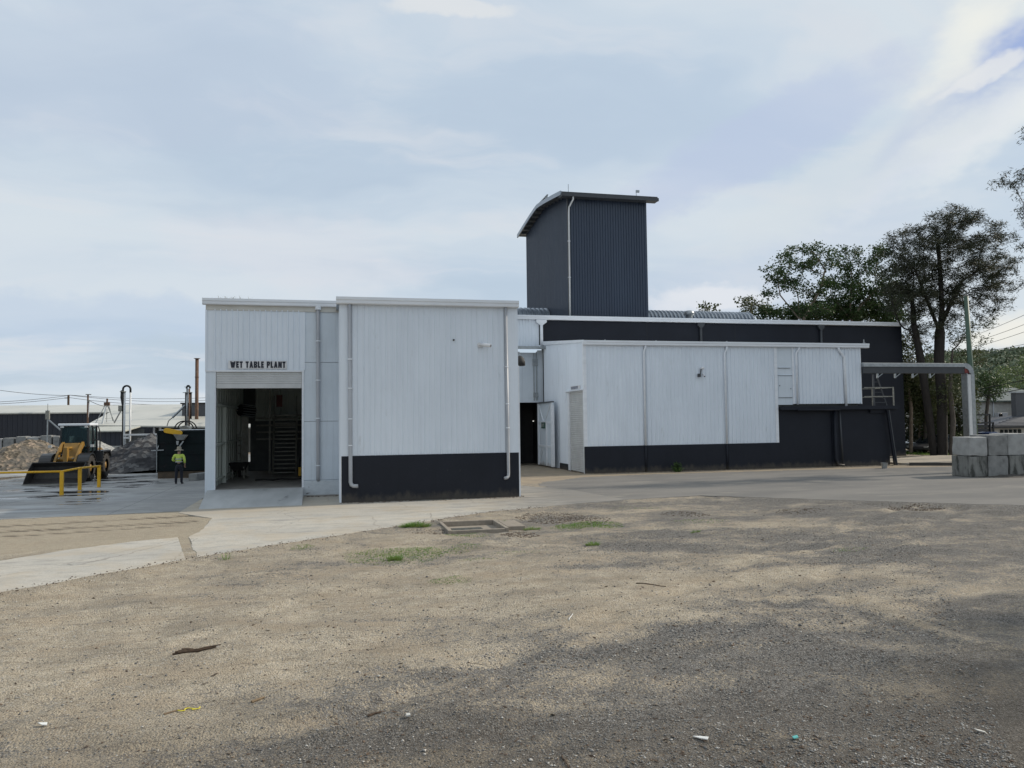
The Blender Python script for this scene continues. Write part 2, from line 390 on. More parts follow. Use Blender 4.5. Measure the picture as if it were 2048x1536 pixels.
# ------------------------------------------------------------------ ground
def sstep(a, b, x): t = min(1, max(0, (x-a)/(b-a))); return t*t*(3-2*t)
low_px = [(-2600, 1560), (-900, 1330), (-300, 1235), (0, 1186), (200, 1149), (394, 1115), (600, 1082), (802, 1052), (890, 1037), (976, 1024), (1112, 1012), (1250, 999), (1400, 990), (1700, 1001), (2048, 1011), (2500, 1032), (3600, 1085)]
LOW = [G(*p) for p in low_px]
LX = np.array([p.x for p in LOW]); LY = np.array([p.y for p in LOW])
def lot_edge(x): return float(np.interp(x, LX, LY)) if x > LX[0] else LY[0]
# LX must increase
order = np.argsort(LX); LX = LX[order]; LY = LY[order]
PIT = [G(899, 1046), G(978, 1042), G(1009, 1058), G(917, 1061)]
px0, px1 = 3.05, 4.50; py0, py1 = 20.35, 21.95
def hgt(x, y):
    e = lot_edge(x)-y
    k = sstep(.0, .8, e)
    kk = sstep(30, 22, abs(x))
    n1 = noise.noise((x*.35, y*.35, 1.3)); n2 = noise.noise((x*1.1, y*1.1, 4.0)); n3 = noise.noise((x*3.1, y*3.1, 9.0)); n4 = noise.noise((x*8, y*8, 2.0))
    h = .075*n1+.048*n2+.020*n3+.009*n4
    # wheel ruts crossing the lot
    for (ax, ay, bx, by, wd, dp) in ruts:
        t = (x-ax)*bx+(y-ay)*by; q = (x-ax)*-by+(y-ay)*bx
        q += .35*noise.noise((t*.25, ax, 0))
        h -= dp*math.exp(-(q/wd)**2)*(.6+.6*noise.noise((t*.6, 3, ay))) - dp*.5*math.exp(-((abs(q)-wd*1.9)/(.5*wd))**2)
    h -= .7*trackval(x, y)[1]
    return k*kk*(h-.045)-.006*k
TR = []
for pts, wd, dg, dp in (([(1020, 1330), (1150, 1310), (1240, 1282), (1350, 1252), (1450, 1238), (1560, 1252)], .20, .40, .05), ([(1180, 1217), (1330, 1217), (1480, 1240)], .22, -.40, -.03),
      ([(1460, 1192), (1700, 1186), (1770, 1212), (1900, 1262), (2100, 1300)], .13, -.45, -.04), ([(1380, 1206), (1500, 1198), (1690, 1202), (1750, 1228), (1850, 1262)], .22, .42, .05), ([(1340, 1252), (1500, 1252), (1570, 1262)], .2, .45, .06),
      ([(1250, 1150), (1500, 1142), (1750, 1150), (2100, 1185)], .45, -.42, 0), ([(1200, 1084), (1450, 1096), (1560, 1102)], .5, .34, .04), ([(1560, 1090), (1760, 1086), (1900, 1105)], .45, .3, .03), ([(1480, 1112), (1600, 1100), (1690, 1085)], .12, -.4, -.03),
      ([(720, 1326), (871, 1336), (1000, 1318), (1110, 1297)], .12, .42, .05), ([(0, 1486), (350, 1482), (700, 1472), (1050, 1442), (1200, 1440)], .22, .38, .04), ([(180, 1336), (300, 1300), (400, 1270), (520, 1240)], .10, .30, .03), ([(140, 1408), (250, 1372), (400, 1322), (500, 1300)], .10, -.35, -.02),
      ([(700, 1238), (860, 1226), (960, 1212)], .16, .25, .02), ([(1240, 1420), (1500, 1404), (1800, 1420), (2100, 1400)], .3, .3, .04), ([(1300, 1360), (1600, 1340), (1900, 1370), (2100, 1362)], .25, -.22, -.03), ([(1800, 1240), (1920, 1215), (2100, 1240)], .3, .35, .03),
      ([(1040, 1040), (1200, 1026), (1400, 1030)], .5, .25, .04), ([(1300, 1052), (1420, 1050), (1560, 1046), (1700, 1050)], .5, -.35, 0), ([(900, 1395), (760, 1402), (620, 1400)], .25, .3, .02), ([(450, 1180), (620, 1170), (800, 1168)], .4, .18, .01)):
    g_ = [G(*p) for p in pts]; TR.append(([(p.x, p.y) for p in g_], wd, dg, dp, min(p.x for p in g_)-1.2, max(p.x for p in g_)+1.2, min(p.y for p in g_)-1.2, max(p.y for p in g_)+1.2))
def trackval(x, y):
    dg_ = dp_ = 0.0
    for pts, wd, dg, dp, xa, xb, ya_, yb_ in TR:
        if not (xa < x < xb and ya_ < y < yb_): continue
        best = 9.0
        for (ax, ay), (bx, by) in zip(pts[:-1], pts[1:]):
            ux_, uy_ = bx-ax, by-ay; L2 = ux_*ux_+uy_*uy_; t = ((x-ax)*ux_+(y-ay)*uy_)/L2; t = min(1, max(0, t)); best = min(best, math.hypot(x-ax-ux_*t, y-ay-uy_*t))
        best += .25*wd*noise.noise((x*2.5, y*2.5, wd*7))
        e_ = math.exp(-(best/wd)**2)*(.75+.6*noise.noise((x*1.4, y*1.4, dg*9))); dg_ += dg*e_; dp_ += dp*e_
    return dg_, dp_
ruts = [(4.0, 11.0, .80, .60, .16, .05), (5.6, 10.2, .80, .60, .16, .05), (2.0, 8.6, .97, .24, .18, .035), (0, 13.8, .985, .17, .2, .03), (0, 15.6, .985, .17, .2, .03), (6, 18.0, .99, -.12, .25, .03), (-2.6, 10.0, .55, .83, .15, .03)]
xs = np.concatenate([[-3000, -800, -250, -100, -60, -40, -28, -20, -15, -12], np.arange(-10, 24, .085), [24.5, 25.5, 27, 29, 32, 36, 42, 50, 65, 90, 150, 400, 1000, 3000]])
ys = np.concatenate([[-3000, -500, -100, -30, -10, 0, 2, 3.2], np.arange(4, 29, .085), [29.5, 31, 34, 40, 48, 60, 80, 120, 250, 700, 2000, 5000]])
# snap pit borders
V = []; GR = []; SA = []; DA = []
def tracks(x, y):
    # tyre imprints pressed in the sandy strip on the left
    d = 0.0
    for (a, b, wdt, sp) in ((Vector((-10.0, 25.15)), Vector((-3.6, 26.35)), .30, .50), (Vector((-10.0, 23.75)), Vector((-3.9, 24.75)), .30, .46), (Vector((-10.0, 22.55)), Vector((-4.3, 23.9)), .24, .55)):
        ab = b-a; L = ab.length; u = ab/L; t = (x-a.x)*u.x+(y-a.y)*u.y; q = -(x-a.x)*u.y+(y-a.y)*u.x
        if -1 < t < L:
            env = math.exp(-(q/wdt)**2)
            d += env*(.03+.09*max(0, math.sin(2*math.pi*(t+q*.9+.25*noise.noise((t*.9, a.y, 2)))/sp))*(.55+.9*noise.noise((t*.7, q, a.y))))
    return d
def gmask(x, y):
    n = noise.noise((x*.30, y*.75, 7))*.50+noise.noise((x*.9, y*2.0, 3))*.34+noise.noise((x*3.3, y*4.2, 8))*.18
    f = .30+.030*(x-1)+.40*math.exp(-((y-5.5)/3.0)**2)-.34*math.exp(-(((x-2.2)/3.2)**2+((y-12.8)/3.0)**2))-.25*math.exp(-(((x+2.5)/2.4)**2+((y-11)/4.5)**2))  # denser gravel near the camera also carries the soft foreground shade
    f += .22*math.exp(-(((x-4.4)/2.6)**2+((y-9.0)/1.6)**2))+.10*math.exp(-(((x-7)/4)**2+((y-20)/4)**2))
    f -= .20*math.exp(-(((x-6.4)/2.2)**2+((y-13.2)/1.0)**2))
    f -= .35*sstep(-2.2, -5, x)*sstep(20, 21.5, y)
    f += trackval(x, y)[0]
    return max(0, min(1, f+n))
for y in ys:
    for x in xs:
        x = float(x); y = float(y)
        inside = -28 < x < 50 and 2 < y < 30
        z = hgt(x, y) if inside else (0 if y > 20 or abs(x) > 100 else -.02)
        z = 0.0 if (not inside and y > 3.5 and x < 60) else z
        g = gmask(x, y) if inside else .4; sa = 0.0; da = .85*sstep(10.0, 5.8, y+.10*x+.8*noise.noise((x*.5, y*.9, 4)))+.35*sstep(3.0, 9.0, x)*sstep(12.5, 9.5, y)  # last mask darkens the near ground colour, painting in the foreground shade
        if x < -2.0 and 20 < y < 27.5:
            up = 0
            tk = tracks(x, y); z2 = -.008-.6*tk+.02*noise.noise((x*1.5, y*1.5, 5))+.008*noise.noise((x*5, y*5, 5))
            if lot_edge(x) < y: z = z2*sstep(27.0, 26.4, y); sa = 1.0; g = g*.35; da = min(1, tk*11)  # dents coloured darker, painting the shade inside the imprints
        if px0-.02 < x < px1+.02 and py0-.02 < y < py1+.02: z = -.6
        elif px0-.6 < x < px1+.6 and py0-.6 < y < py1+.6: z = min(z, -.012)-.01
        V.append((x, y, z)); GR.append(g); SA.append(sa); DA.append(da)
nx = len(xs); ny = len(ys)
ii = np.arange(nx-1)[None, :]+nx*np.arange(ny-1)[:, None]
F = np.stack([ii, ii+1, ii+nx+1, ii+nx], -1).reshape(-1, 4)
def groundmat():
    Mt = bpy.data.materials.new('gravel_dirt'); Mt.use_nodes = True
    t = NT(Mt.node_tree); b = t.n['Principled BSDF']; o = t.obj()
    g = t.attr('gravel'); sa = t.attr('sandy')
    st = t.scale(o, (1, 1, 0.3))
    n_big = t.noise(st, .8, 6, .62); n_mid = t.noise(st, 5, 6, .65); n_fine = t.noise(st, 70, 3, .6); n_f2 = t.noise(st, 28, 5, .7)
    cell = t.vor(st, 46, 'Color'); cellv = t.sep(cell)[0]
    cell2 = t.sep(t.vor(st, 95, 'Color'))[1]
    sand = t.mix(t.ss(n_mid, .35, .65), (.47, .40, .30), (.60, .52, .40))
    sand = t.mix(t.ss(n_big, .42, .62), sand, (.40, .345, .265))
    sand = t.mix(t.m('MULTIPLY', t.ss(n_fine, .50, .66), .5), sand, (.16, .135, .105))
    sand = t.mix(t.ss(cell2, .86, .93), sand, (.12, .105, .09))
    sand = t.mix(t.ss(cellv, .90, .97), sand, (.50, .46, .40))
    gv = t.mix(t.ss(cellv, .05, .95), (.07, .066, .062), (.245, .23, .21))
    gv = t.mix(t.ss(cell2, .80, .99), gv, (.42, .41, .39))
    gv = t.mix(t.m('MULTIPLY', t.ss(n_fine, .48, .68), .6), gv, (.045, .043, .042))
    f = t.m('ADD', g, t.m('MULTIPLY', t.m('SUBTRACT', n_f2, .5), 1.5))
    f = t.m('ADD', f, t.m('MULTIPLY', t.m('SUBTRACT', n_mid, .5), 1.0)); f = t.m('ADD', f, t.m('MULTIPLY', t.m('SUBTRACT', cellv, .5), .55))
    tint = t.noise(t.scale(o, (.7, 1.5, 1)), .9, 4, .6)
    sand = t.mix(t.m('MULTIPLY', t.ss(tint, .46, .66), .6), sand, (.40, .325, .235))
    c = t.mix(t.ss(f, .22, .74), sand, gv)
    damp_shade = t.ss(t.noise(t.scale(o, (.8, 1.9, 1)), .8, 6, .62), .50, .68)
    c = t.mix(t.m('MULTIPLY', damp_shade, .24), c, (.115, .10, .082))
    sandy = t.mix(t.ss(n_mid, .35, .65), (.46, .40, .305), (.40, .34, .255))
    sandy = t.mix(t.m('MULTIPLY', t.ss(n_f2, .5, .7), .5), sandy, (.24, .20, .15))
    c = t.mix(t.m('MULTIPLY', sa, .75), c, sandy)
    c = t.mix(t.m('MULTIPLY', t.m('MULTIPLY', sa, t.ss(t.attr('damp_shade'), .15, .8)), .6), c, (.13, .105, .075))
    c = t.mix(t.m('MULTIPLY', t.ss(t.m('ADD', t.attr('damp_shade'), t.m('MULTIPLY', t.m('SUBTRACT', n_mid, .5), .7)), .1, .9), .62), c, (.10, .085, .068))
    # pepper of small dark crumbs at several sizes, and thin debris lines
    c = t.mix(t.m('MULTIPLY', t.ss(t.noise(st, 34, 4, .8), .51, .62), .42), c, (.075, .066, .055))
    c = t.mix(t.m('MULTIPLY', t.ss(t.noise(t.scale(o, (.8, 2.2, 1)), 9, 8, .8), .54, .67), .44), c, (.085, .072, .058))
    c = t.mix(t.m('MULTIPLY', t.ss(t.noise(t.scale(o, (.45, 3.2, 1)), 4.5, 8, .75), .56, .66), .55), c, (.07, .06, .05))
    c = t.mix(t.m('MULTIPLY', t.ss(t.noise(st, 52, 3, .8), .60, .68), .7), c, (.52, .48, .41))
    # reddish-brown leaf crumbs
    c = t.mix(t.m('MULTIPLY', t.ss(t.noise(t.scale(o, (1, 2.6, 1)), 11, 4, .75), .66, .74), .75), c, (.075, .055, .042))
    t.put(b.inputs['Base Color'], c); b.inputs['Roughness'].default_value = .95; b.inputs['Specular IOR Level'].default_value = .15
    h = t.m('ADD', t.m('MULTIPLY', t.vor(st, 46), -.9), t.m('ADD', t.m('MULTIPLY', n_f2, 1.6), t.m('MULTIPLY', n_fine, .4)))
    bn = t.add('ShaderNodeBump'); bn.inputs['Strength'].default_value = .8; bn.inputs['Distance'].default_value = .028
    t.put(bn.inputs['Height'], h); t.put(b.inputs['Normal'], bn.outputs[0])
    return Mt
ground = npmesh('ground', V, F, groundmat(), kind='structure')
for nm, dat in (('gravel', GR), ('sandy', SA), ('damp_shade', DA)):
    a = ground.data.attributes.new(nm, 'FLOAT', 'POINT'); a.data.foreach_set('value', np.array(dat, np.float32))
for p in ground.data.polygons: p.use_smooth = True

def sheet(name, pts, z, m, kind='structure', th=.0):
    mb = MB(); pts = [Vector((p[0], p[1], z)) for p in pts]
    mb.quad(*pts); o = mb.build(name, m, kind=kind); return o
def pavemat(name, kindn):
    Mt = bpy.data.materials.new(name); Mt.use_nodes = True
    t = NT(Mt.node_tree); b = t.n['Principled BSDF']; o = t.obj(); x, y, z = t.sep(o)
    nb = t.noise(t.scale(o, (.35, 1, 1)), .5, 5, .6); nm = t.noise(t.scale(o, (.4, 1, 1)), 2.2, 6, .65); nf = t.noise(o, 45, 4, .7); nff = t.noise(o, 120, 2, .6)
    r = .85
    if kindn == 'path':
        c = t.mix(t.ss(nb, .35, .65), (.52, .485, .42), (.43, .41, .37))
        c = t.mix(t.m('MULTIPLY', t.ss(nm, .45, .7), .6), c, (.30, .30, .285))
        c = t.mix(t.m('MULTIPLY', t.ss(nf, .46, .64), .6), c, (.25, .235, .21))
        c = t.mix(t.m('MULTIPLY', t.ss(t.noise(t.scale(o, (.5, 1.4, 1)), 3.2, 7, .75), .52, .66), .55), c, (.27, .245, .205))
        c = t.mix(t.m('MULTIPLY', t.ss(t.noise(t.scale(o, (.25, 1.6, 1)), 1.1, 6, .7), .55, .64), .4), c, (.20, .19, .175))
        wv = t.vm('ADD', o, t.scale(t.vm('SUBTRACT', t.noise(o, 1.5, 4, .6, 0, 1), (.5, .5, .5)), (.5, .5, 0)))
        vc = t.add('ShaderNodeTexVoronoi', feature='DISTANCE_TO_EDGE'); t.put(vc.inputs['Vector'], t.scale(wv, (1, 1, 0))); vc.inputs['Scale'].default_value = .33
        c = t.mix(t.m('MULTIPLY', t.ss(vc.outputs['Distance'], .006, .002), .4), c, (.10, .09, .08))
        c = t.mix(t.m('MULTIPLY', t.ss(t.noise(o, .45, 5, .7), .46, .62), .45), c, (.44, .37, .275))
        c = t.mix(t.m('MULTIPLY', t.ss(t.m('ADD', x, t.m('MULTIPLY', nm, 7)), 6.5, 12.5), .85), c, t.mix(t.ss(nb, .35, .65), (.155, .15, .142), (.22, .205, .185)))
        c = t.mix(t.m('MULTIPLY', t.ss(t.m('SUBTRACT', y, t.m('MULTIPLY', nm, 5)), 22.0, 25.0), t.m('MULTIPLY', t.ss(x, 3, -3), .55)), c, (.36, .31, .24))
    elif kindn == 'road':
        # dusty asphalt, sandier to the left where it meets the concrete
        dust = t.ss(t.m('ADD', t.m('MULTIPLY', nm, .9), t.m('MULTIPLY', t.m('SUBTRACT', 11, x), .06)), .55, .95)
        c = t.mix(t.ss(nb, .35, .65), (.155, .15, .142), (.20, .19, .175))
        c = t.mix(t.m('MULTIPLY', dust, .7), c, (.34, .295, .23))
        c = t.mix(t.m('MULTIPLY', t.ss(nf, .48, .7), .45), c, (.085, .082, .08))
        c = t.mix(t.m('MULTIPLY', t.ss(t.noise(t.scale(o, (.25, 1, 1)), 1.3, 5, .6), .56, .7), .5), c, (.30, .275, .23))
    elif kindn == 'verge':
        c = t.mix(t.ss(nm, .35, .65), (.34, .28, .20), (.25, .21, .165))
        c = t.mix(t.m('MULTIPLY', t.ss(nf, .48, .68), .6), c, (.12, .10, .085))
    else:
        # yard slab: damp concrete with puddles, lime residue and sawn joints
        c = t.mix(t.ss(nb, .35, .65), (.25, .25, .245), (.33, .325, .31))
        c = t.mix(t.m('MULTIPLY', t.ss(nm, .42, .7), .6), c, (.15, .15, .148))
        c = t.mix(t.m('MULTIPLY', t.ss(nf, .48, .66), .35), c, (.12, .118, .11))
        far = t.m('MULTIPLY', t.ss(x, -7.0, -9.5), t.ss(y, 29.0, 32.0))
        band = t.noise(t.scale(o, (.30, .75, 1)), 1.0, 5, .6)
        wet = t.m('MULTIPLY', t.ss(band, .50, .56), far)
        lime = t.m('MULTIPLY', t.ss(t.noise(t.scale(o, (.35, 1, 1)), .9, 5, .6, 0), .48, .60), t.ss(x, -6.0, -10))
        c = t.mix(t.m('MULTIPLY', lime, .8), c, (.40, .41, .41))
        c = t.mix(wet, c, (.035, .035, .036))
        j = t.m('ABSOLUTE', t.m('SUBTRACT', t.m('FRACT', t.m('DIVIDE', t.m('ADD', x, t.m('MULTIPLY', y, .0)), 4.7)), .5))
        j2 = t.m('ABSOLUTE', t.m('SUBTRACT', t.m('FRACT', t.m('DIVIDE', y, 4.9)), .5))
        jl = t.m('LESS_THAN', t.m('MINIMUM', j, j2), .0025)
        c = t.mix(t.m('MULTIPLY', jl, .8), c, (.05, .05, .05))
        r = t.m('ADD', t.m('MULTIPLY', wet, -.60), .66)
    t.put(b.inputs['Base Color'], c); t.put(b.inputs['Roughness'], r); b.inputs['Specular IOR Level'].default_value = .35 if kindn == 'yard' else .2
    if kindn != 'yard':
        bn = t.add('ShaderNodeBump'); bn.inputs['Strength'].default_value = .3; bn.inputs['Distance'].default_value = .008
        t.put(bn.inputs['Height'], nf); t.put(b.inputs['Normal'], bn.outputs[0])
    return Mt
def wav(pts, n=8, a=.05, z=0):
    """break a straight edge up so that it wanders"""
    out = []; a0_ = a
    for p, q in zip(pts[:-1], pts[1:]):
        p = Vector(p[:2]); q = Vector(q[:2]); d = q-p; nr = Vector((-d.y, d.x)).normalized() if d.length > 0 else Vector((0, 0))
        k = max(1, int(d.length/.10)) if d.length < 9 else max(4, int(d.length/1.5))
        for i in range(k):
            s = p+d*i/k; s = s+nr*a*(noise.noise((s.x*1.7, s.y*1.7, 3))+.55*noise.noise((s.x*6, s.y*6, 8))+.3*noise.noise((s.x*15, s.y*15, 8))); out.append((s.x, s.y))
    out.append((pts[-1][0], pts[-1][1])); return out
pathm = pavemat('pale_path_concrete', 'path')
lo = [G(*p) for p in low_px]
left_slab_low = [tuple(G(*p)[:2]) for p in ((-2600, 1560), (-900, 1330), (-300, 1235), (0, 1186), (200, 1149), (371, 1120))]
left_slab_up = [tuple(G(*p)[:2]) for p in ((356, 1075), (272, 1083), (151, 1098), (0, 1122), (-300, 1163), (-1500, 1330))]
def extr_sheet(name, pts, z0, z1, m):
    mb = MB(); mb.prism([Vector((p[0], p[1], z0)) for p in pts], (0, 0, z1-z0)); return mb.build(name, m, kind='structure')
extr_sheet('path', wav(left_slab_low, a=.08)+wav(left_slab_up, a=.06), -.08, .006, pathm)
apron_low = [tuple(G(*p)[:2]) for p in ((394, 1115), (600, 1082), (802, 1052), (890, 1037), (976, 1024), (1112, 1012), (1250, 999))]
apron = wav(apron_low, a=.10)+[(9.5, 30.5), (8.0, 33.0), (7.0, 33.0), (7.0, 28.3), (.3, 28.3), (.24, 31.4), (-1.0, 31.4), (-4.9, 31.4), (-4.9, 27.0)]+wav([tuple(G(*p)[:2]) for p in ((424, 1037), (406, 1059), (378, 1074), (394, 1114))], a=.05)
extr_sheet('pavement', apron, -.08, .008, pathm)
roadm = pavemat('dusty_asphalt', 'road')
road_low = [tuple(G(*p)[:2]) for p in ((1190, 1006), (1250, 1000), (1400, 991), (1700, 1001), (2048, 1011), (2500, 1032), (3600, 1085))]
road = wav(road_low, a=.14)+[(60, 22), (60, 33.5), (34, 36.2), (30, 36.6)]+wav([(24, 37.0), (16, 37.2), (12.0, 36.6), (9.2, 34.0), (8.4, 30.5)], a=.3)
extr_sheet('road', road, -.08, .004, roadm)
yardm = pavemat('yard_concrete', 'yard')
yard = [(-60, 26.6)]+wav([(-30, 26.65), (-11, 26.85), (-4.9, 27.45)], a=.12)+[(-4.9, 46), (-4.9, 75), (-60, 75)]
extr_sheet('yard_paving', yard, -.08, .010, yardm)
sheet('verge', [(6.9, 33.0), (9.3, 34.0), (12, 36.7), (16, 37.3), (24, 37.1), (30, 36.7), (34, 36.3), (34, 39.2), (13, 39.2), (13, 47.3), (6.9, 47.3)], .0025, pavemat('sandy_verge', 'verge'))
# footpath with kerb on the right
fp = MB(); fp.prism([Vector(p) for p in ((32.4, 38.2, -.05), (60, 25.0, -.05), (66, 33.0, -.05), (41.0, 45.2, -.05), (39.9, 45.0, -.05), (32.4, 42.0, -.05))], (0, 0, .15))
fp.build('footpath', mat('footpath_concrete', (.40, .35, .28), (.33, .29, .235), .9, ns=1.5), kind='structure')
kb = MB(); kb.prism([Vector(p) for p in ((32.2, 37.9, -.05), (60, 24.6, -.05), (60, 24.97, -.05), (32.38, 38.17, -.05))], (0, 0, .22))
kb.build('kerb', mat('dark_kerb', (.06, .055, .05), None, .9), kind='structure')

# ------------------------------------------------------------------ sump pit
t = thing('sump_pit', 'square sunken concrete drain pit with a mesh grate in the gravel', 'drain pit', (3.78, 21.15, 0))
mb = MB(); W = .10
mb.box(px0-W, px0, py0-W, py1+W, -.5, .010); mb.box(px1, px1+W, py0-W, py1+W, -.5, .014)
mb.box(px0, px1, py1, py1+W, -.5, .018); mb.box(px0, px1, py0-W, py0, -.5, -.005)
mb.box(px1+W+.003, px1+W+.5, py0+.1, py1-.2, -.1, .018)
mb.build('rim', 'brick', t, bevel=.015)
MB().box(px0, px1, py0, py1, -.5, -.125).build('pit_floor', 'brick', t)
mb = MB()
for i in range(17): mb.box(px0+.12+i*.05, px0+.135+i*.05, py0+.05, py0+.8, -.10, -.075)
for i in range(8): mb.box(px0+.1, px0+.95, py0+.06+i*.1, py0+.075+i*.1, -.0745, -.06)
mb.build('grate', 'steel', t)
# strip drain in front of big shed
mb = MB(); a = G(840, 1002.5); mb.box(a.x-.1, a.x+1.1, 27.95, 28.22, .002, .02)
for i in range(14): mb.box(a.x-.08+i*.083, a.x-.05+i*.083, 27.97, 28.2, .021, .028)
mb.build('drain_grate', 'steel', None, 'narrow steel drain grate at foot of big white shed', cat='drain', origin=(a.x+.5, 28.1, 0))

# ------------------------------------------------------------------ buildings
def downpipe(parent, pts, r=.055, m='pipe', clips=(), name='downpipe', y=None):
    mb = MB(); mb.tube(pts, r, 12); o = mb.build(name, m, parent, smooth=True)
    x0 = pts[0][0]
    for z in clips:
        # interpolate the pipe position at height z
        c = None
        for p, q in zip(pts[:-1], pts[1:]):
            if min(p[2], q[2]) <= z <= max(p[2], q[2]) and abs(p[2]-q[2]) > 1e-6:
                s_ = (z-p[2])/(q[2]-p[2]); c = Vector(p)+(Vector(q)-Vector(p))*s_
        if c is None: continue
        cm = MB(); cm.lathe([(r+.003, -.02), (r+.012, -.02), (r+.012, .02), (r+.003, .02)], c, 'Z', 14); cm.box(c.x-r-.05, c.x+r+.05, c.y+r*.6, c.y+r*.6+.012, c.z-.018, c.z+.018)
        cl = cm.build('pipe_clip', 'trim', o); 
    return o
def gutter(parent, x0, x1, y, z0, z1, m='trim', name='gutter', depth=.2):
    mb = MB()
    prof = [(y+depth, z0), (y+.02, z0), (y-.0, z0+.03), (y, z0+(z1-z0)*.55), (y-.025, z0+(z1-z0)*.60), (y-.025, z1), (y+.03, z1+.005), (y+depth, z1)]
    mb.prism([Vector((x0, a, b)) for a, b in prof], (x1-x0, 0, 0)); return mb.build(name, m, parent)

# --- wet plant shed (left, set back) -----------------------------------------
SY = 31.3
t = thing('wet_plant_shed', 'white metal shed with an open roller door and the painted name board above it', 'shed', (-2.3, SY, 0))
mb = MB(); mb.open = True
mb.ribs((-4.72, SY), (-1.1, SY), 4.93, 7.3, .207, .042, .03, .012, start=.28); wl = mb.build('ribbed_wall', 'wall', t)
mb = MB()
mb.box(-4.74, -4.38, SY, SY+.25, 0, 4.925)                     # left column
mb.build('door_column', 'wallsmooth', t, bevel=.008)
mb = MB(); mb.box(-1.1, .28, SY+.005, SY+.2, 0, .62); mb.box(-1.1, .28, SY+.012, SY+.2, .632, 2.925); mb.box(-1.1, .28, SY+.008, SY+.2, 2.94, 5.25); mb.box(-1.1, .28, SY+.012, SY+.2, 5.265, 7.3)
mb.build('panel_wall', 'wallsmooth', t)
mb = MB(); mb.box(-1.18, -1.103, SY-.02, SY+.22, .0, 4.92); mb.box(-4.40, -4.372, SY-.015, SY+.22, .3, 4.92); mb.build('door_guide', 'trim', t)
mb = MB(); mb.open = True; mb.slats((-4.36, SY+.05), (-1.19, SY+.05), 4.42, 4.92, .085, .02); rd = mb.build('roller_door', 'roller', t)
MB().box(-4.36, -1.19, SY+.03, SY+.07, 4.24, 4.42).build('bottom_rail', 'roller', rd, bevel=.01)
MB().box(-4.76, -1.09, SY-.035, SY+.02, 4.88, 4.945).build('door_head', 'trim', t)
mb = MB(); mb.box(-4.75, .27, SY-.03, SY-.002, 7.26, 7.46); mb.build('head_flashing', 'cream', t)
gutter(t, -4.86, .26, SY-.16, 7.46, 7.70)
MB().box(-4.76, -4.70, SY-.032, SY+.1, 4.95, 7.26).box(-1.13, -1.06, SY-.034, SY+.02, 4.95, 7.25).build('corner_flashing', 'wall', t)
# roof and shell
mb = MB(); mb.prism([(-4.8, SY, 7.50), (-4.8, 44, 8.0), (-4.8, 44, 8.06), (-4.8, SY, 7.56)], (11.9, 0, 0)); mb.build('roof', 'galvroof', t)
mb = MB(); mb.open = True; mb.ribs((-4.74, 44), (-4.74, SY+.02), 0, 7.5, .2, .028, start=.1)
mb.build('side_wall', 'wall', t)
# interior
SLIT = PY(472, 848, 42.9), PY(485, 924, 42.9)
fz = .36
MB().box(-4.70, 6.8, SY+.02, 43.9, -.02, fz).build('floor_slab', 'floor', t)
mb = MB(); mb.open = True; mb.ribs((-4.62, SY+.3), (-4.62, 42.9), fz, 7.4, .76, .03, .05, .02, start=.4); mb.build('inner_wall', 'inner', t)
mb = MB()
for z in (2.0, 3.58, .62): mb.box(-4.60, -4.46, SY+.3, 40.3 if z > 1 else 41, z, z+.10 if z > 1 else z+.05)
mb.box(-4.60, -4.44, 34.9, 35.03, fz, 3.6); mb.box(-4.60, -4.44, 40.1, 40.25, fz, 3.6); mb.build('wall_girt', 'inner', t)
x0, x1 = SLIT[0].x, SLIT[1].x; zt, zb = SLIT[0].z, SLIT[1].z
x0 = max(x0, -4.6)
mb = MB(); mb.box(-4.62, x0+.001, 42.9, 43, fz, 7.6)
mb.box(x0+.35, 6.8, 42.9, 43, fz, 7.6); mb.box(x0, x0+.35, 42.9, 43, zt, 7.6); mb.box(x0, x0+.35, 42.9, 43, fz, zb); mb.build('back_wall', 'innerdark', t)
mb = MB(); mb.open = True; mb.ribs((-4.0, 42.88), (-.9, 42.88), 3.0, 7.4, .4, .03, .05, .03); mb.build('back_lining', 'inner', t)
mb = MB()
for k in range(4): mb.box(-3.9, 6.5, 42.3, 42.36, 2.0+k*.36, 2.08+k*.36)
mb.build('pipe_rack', 'steel', t)
MB().box(.27, .30, SY+.22, 42.9, fz, 7.4).build('partition', 'inner', t)
downpipe(t, [(-.56, SY-.07, 7.5), (-.56, SY-.07, .72), (-.56, SY+.03, .62)], .075, 'pipe', (6.1, 4.55, 3.05, 1.2))
MB().lathe([(.0, 0), (.12, 0), (.12, .12), (.1, .14), (0, .14)], (-.56, SY-.07, 7.34), 'Z', 14).build('outlet_cup', 'trim', t, smooth=False)
# patched base plinth
MB().box(-1.1, .27, SY-.006, SY+.004, .05, .60).build('base_plate', mat('scuffed_white', (.58, .62, .65), (.50, .54, .57), .6, ns=4, c3=(.12, .12, .12), s3=2.4, t3=(.60, .68), stretch=(1, 1, 2)), t)
# ramp
rt = thing('loading_ramp', 'smooth grey concrete ramp rising to the open roller door', 'ramp', (-2.8, 29.6, 0))
rp = MB(); a, b, c, d = Vector((-4.42, 27.86, 0)), Vector((-1.05, 27.92, 0)), Vector((-1.12, SY+.02, fz)), Vector((-4.66, SY+.02, fz))
rp.v += [tuple(a+Vector((0, 0, .012))), tuple(b+Vector((0, 0, .012))), tuple(c), tuple(d), (a.x, a.y, -.05), (b.x, b.y, -.05), (c.x, c.y, -.05), (d.x, d.y, -.05)]
rp.f += [(0, 1, 2, 3), (4, 7, 6, 5), (0, 4, 5, 1), (1, 5, 6, 2), (3, 2, 6, 7), (0, 3, 7, 4)]
rp.build('slope', 'ramp', rt)
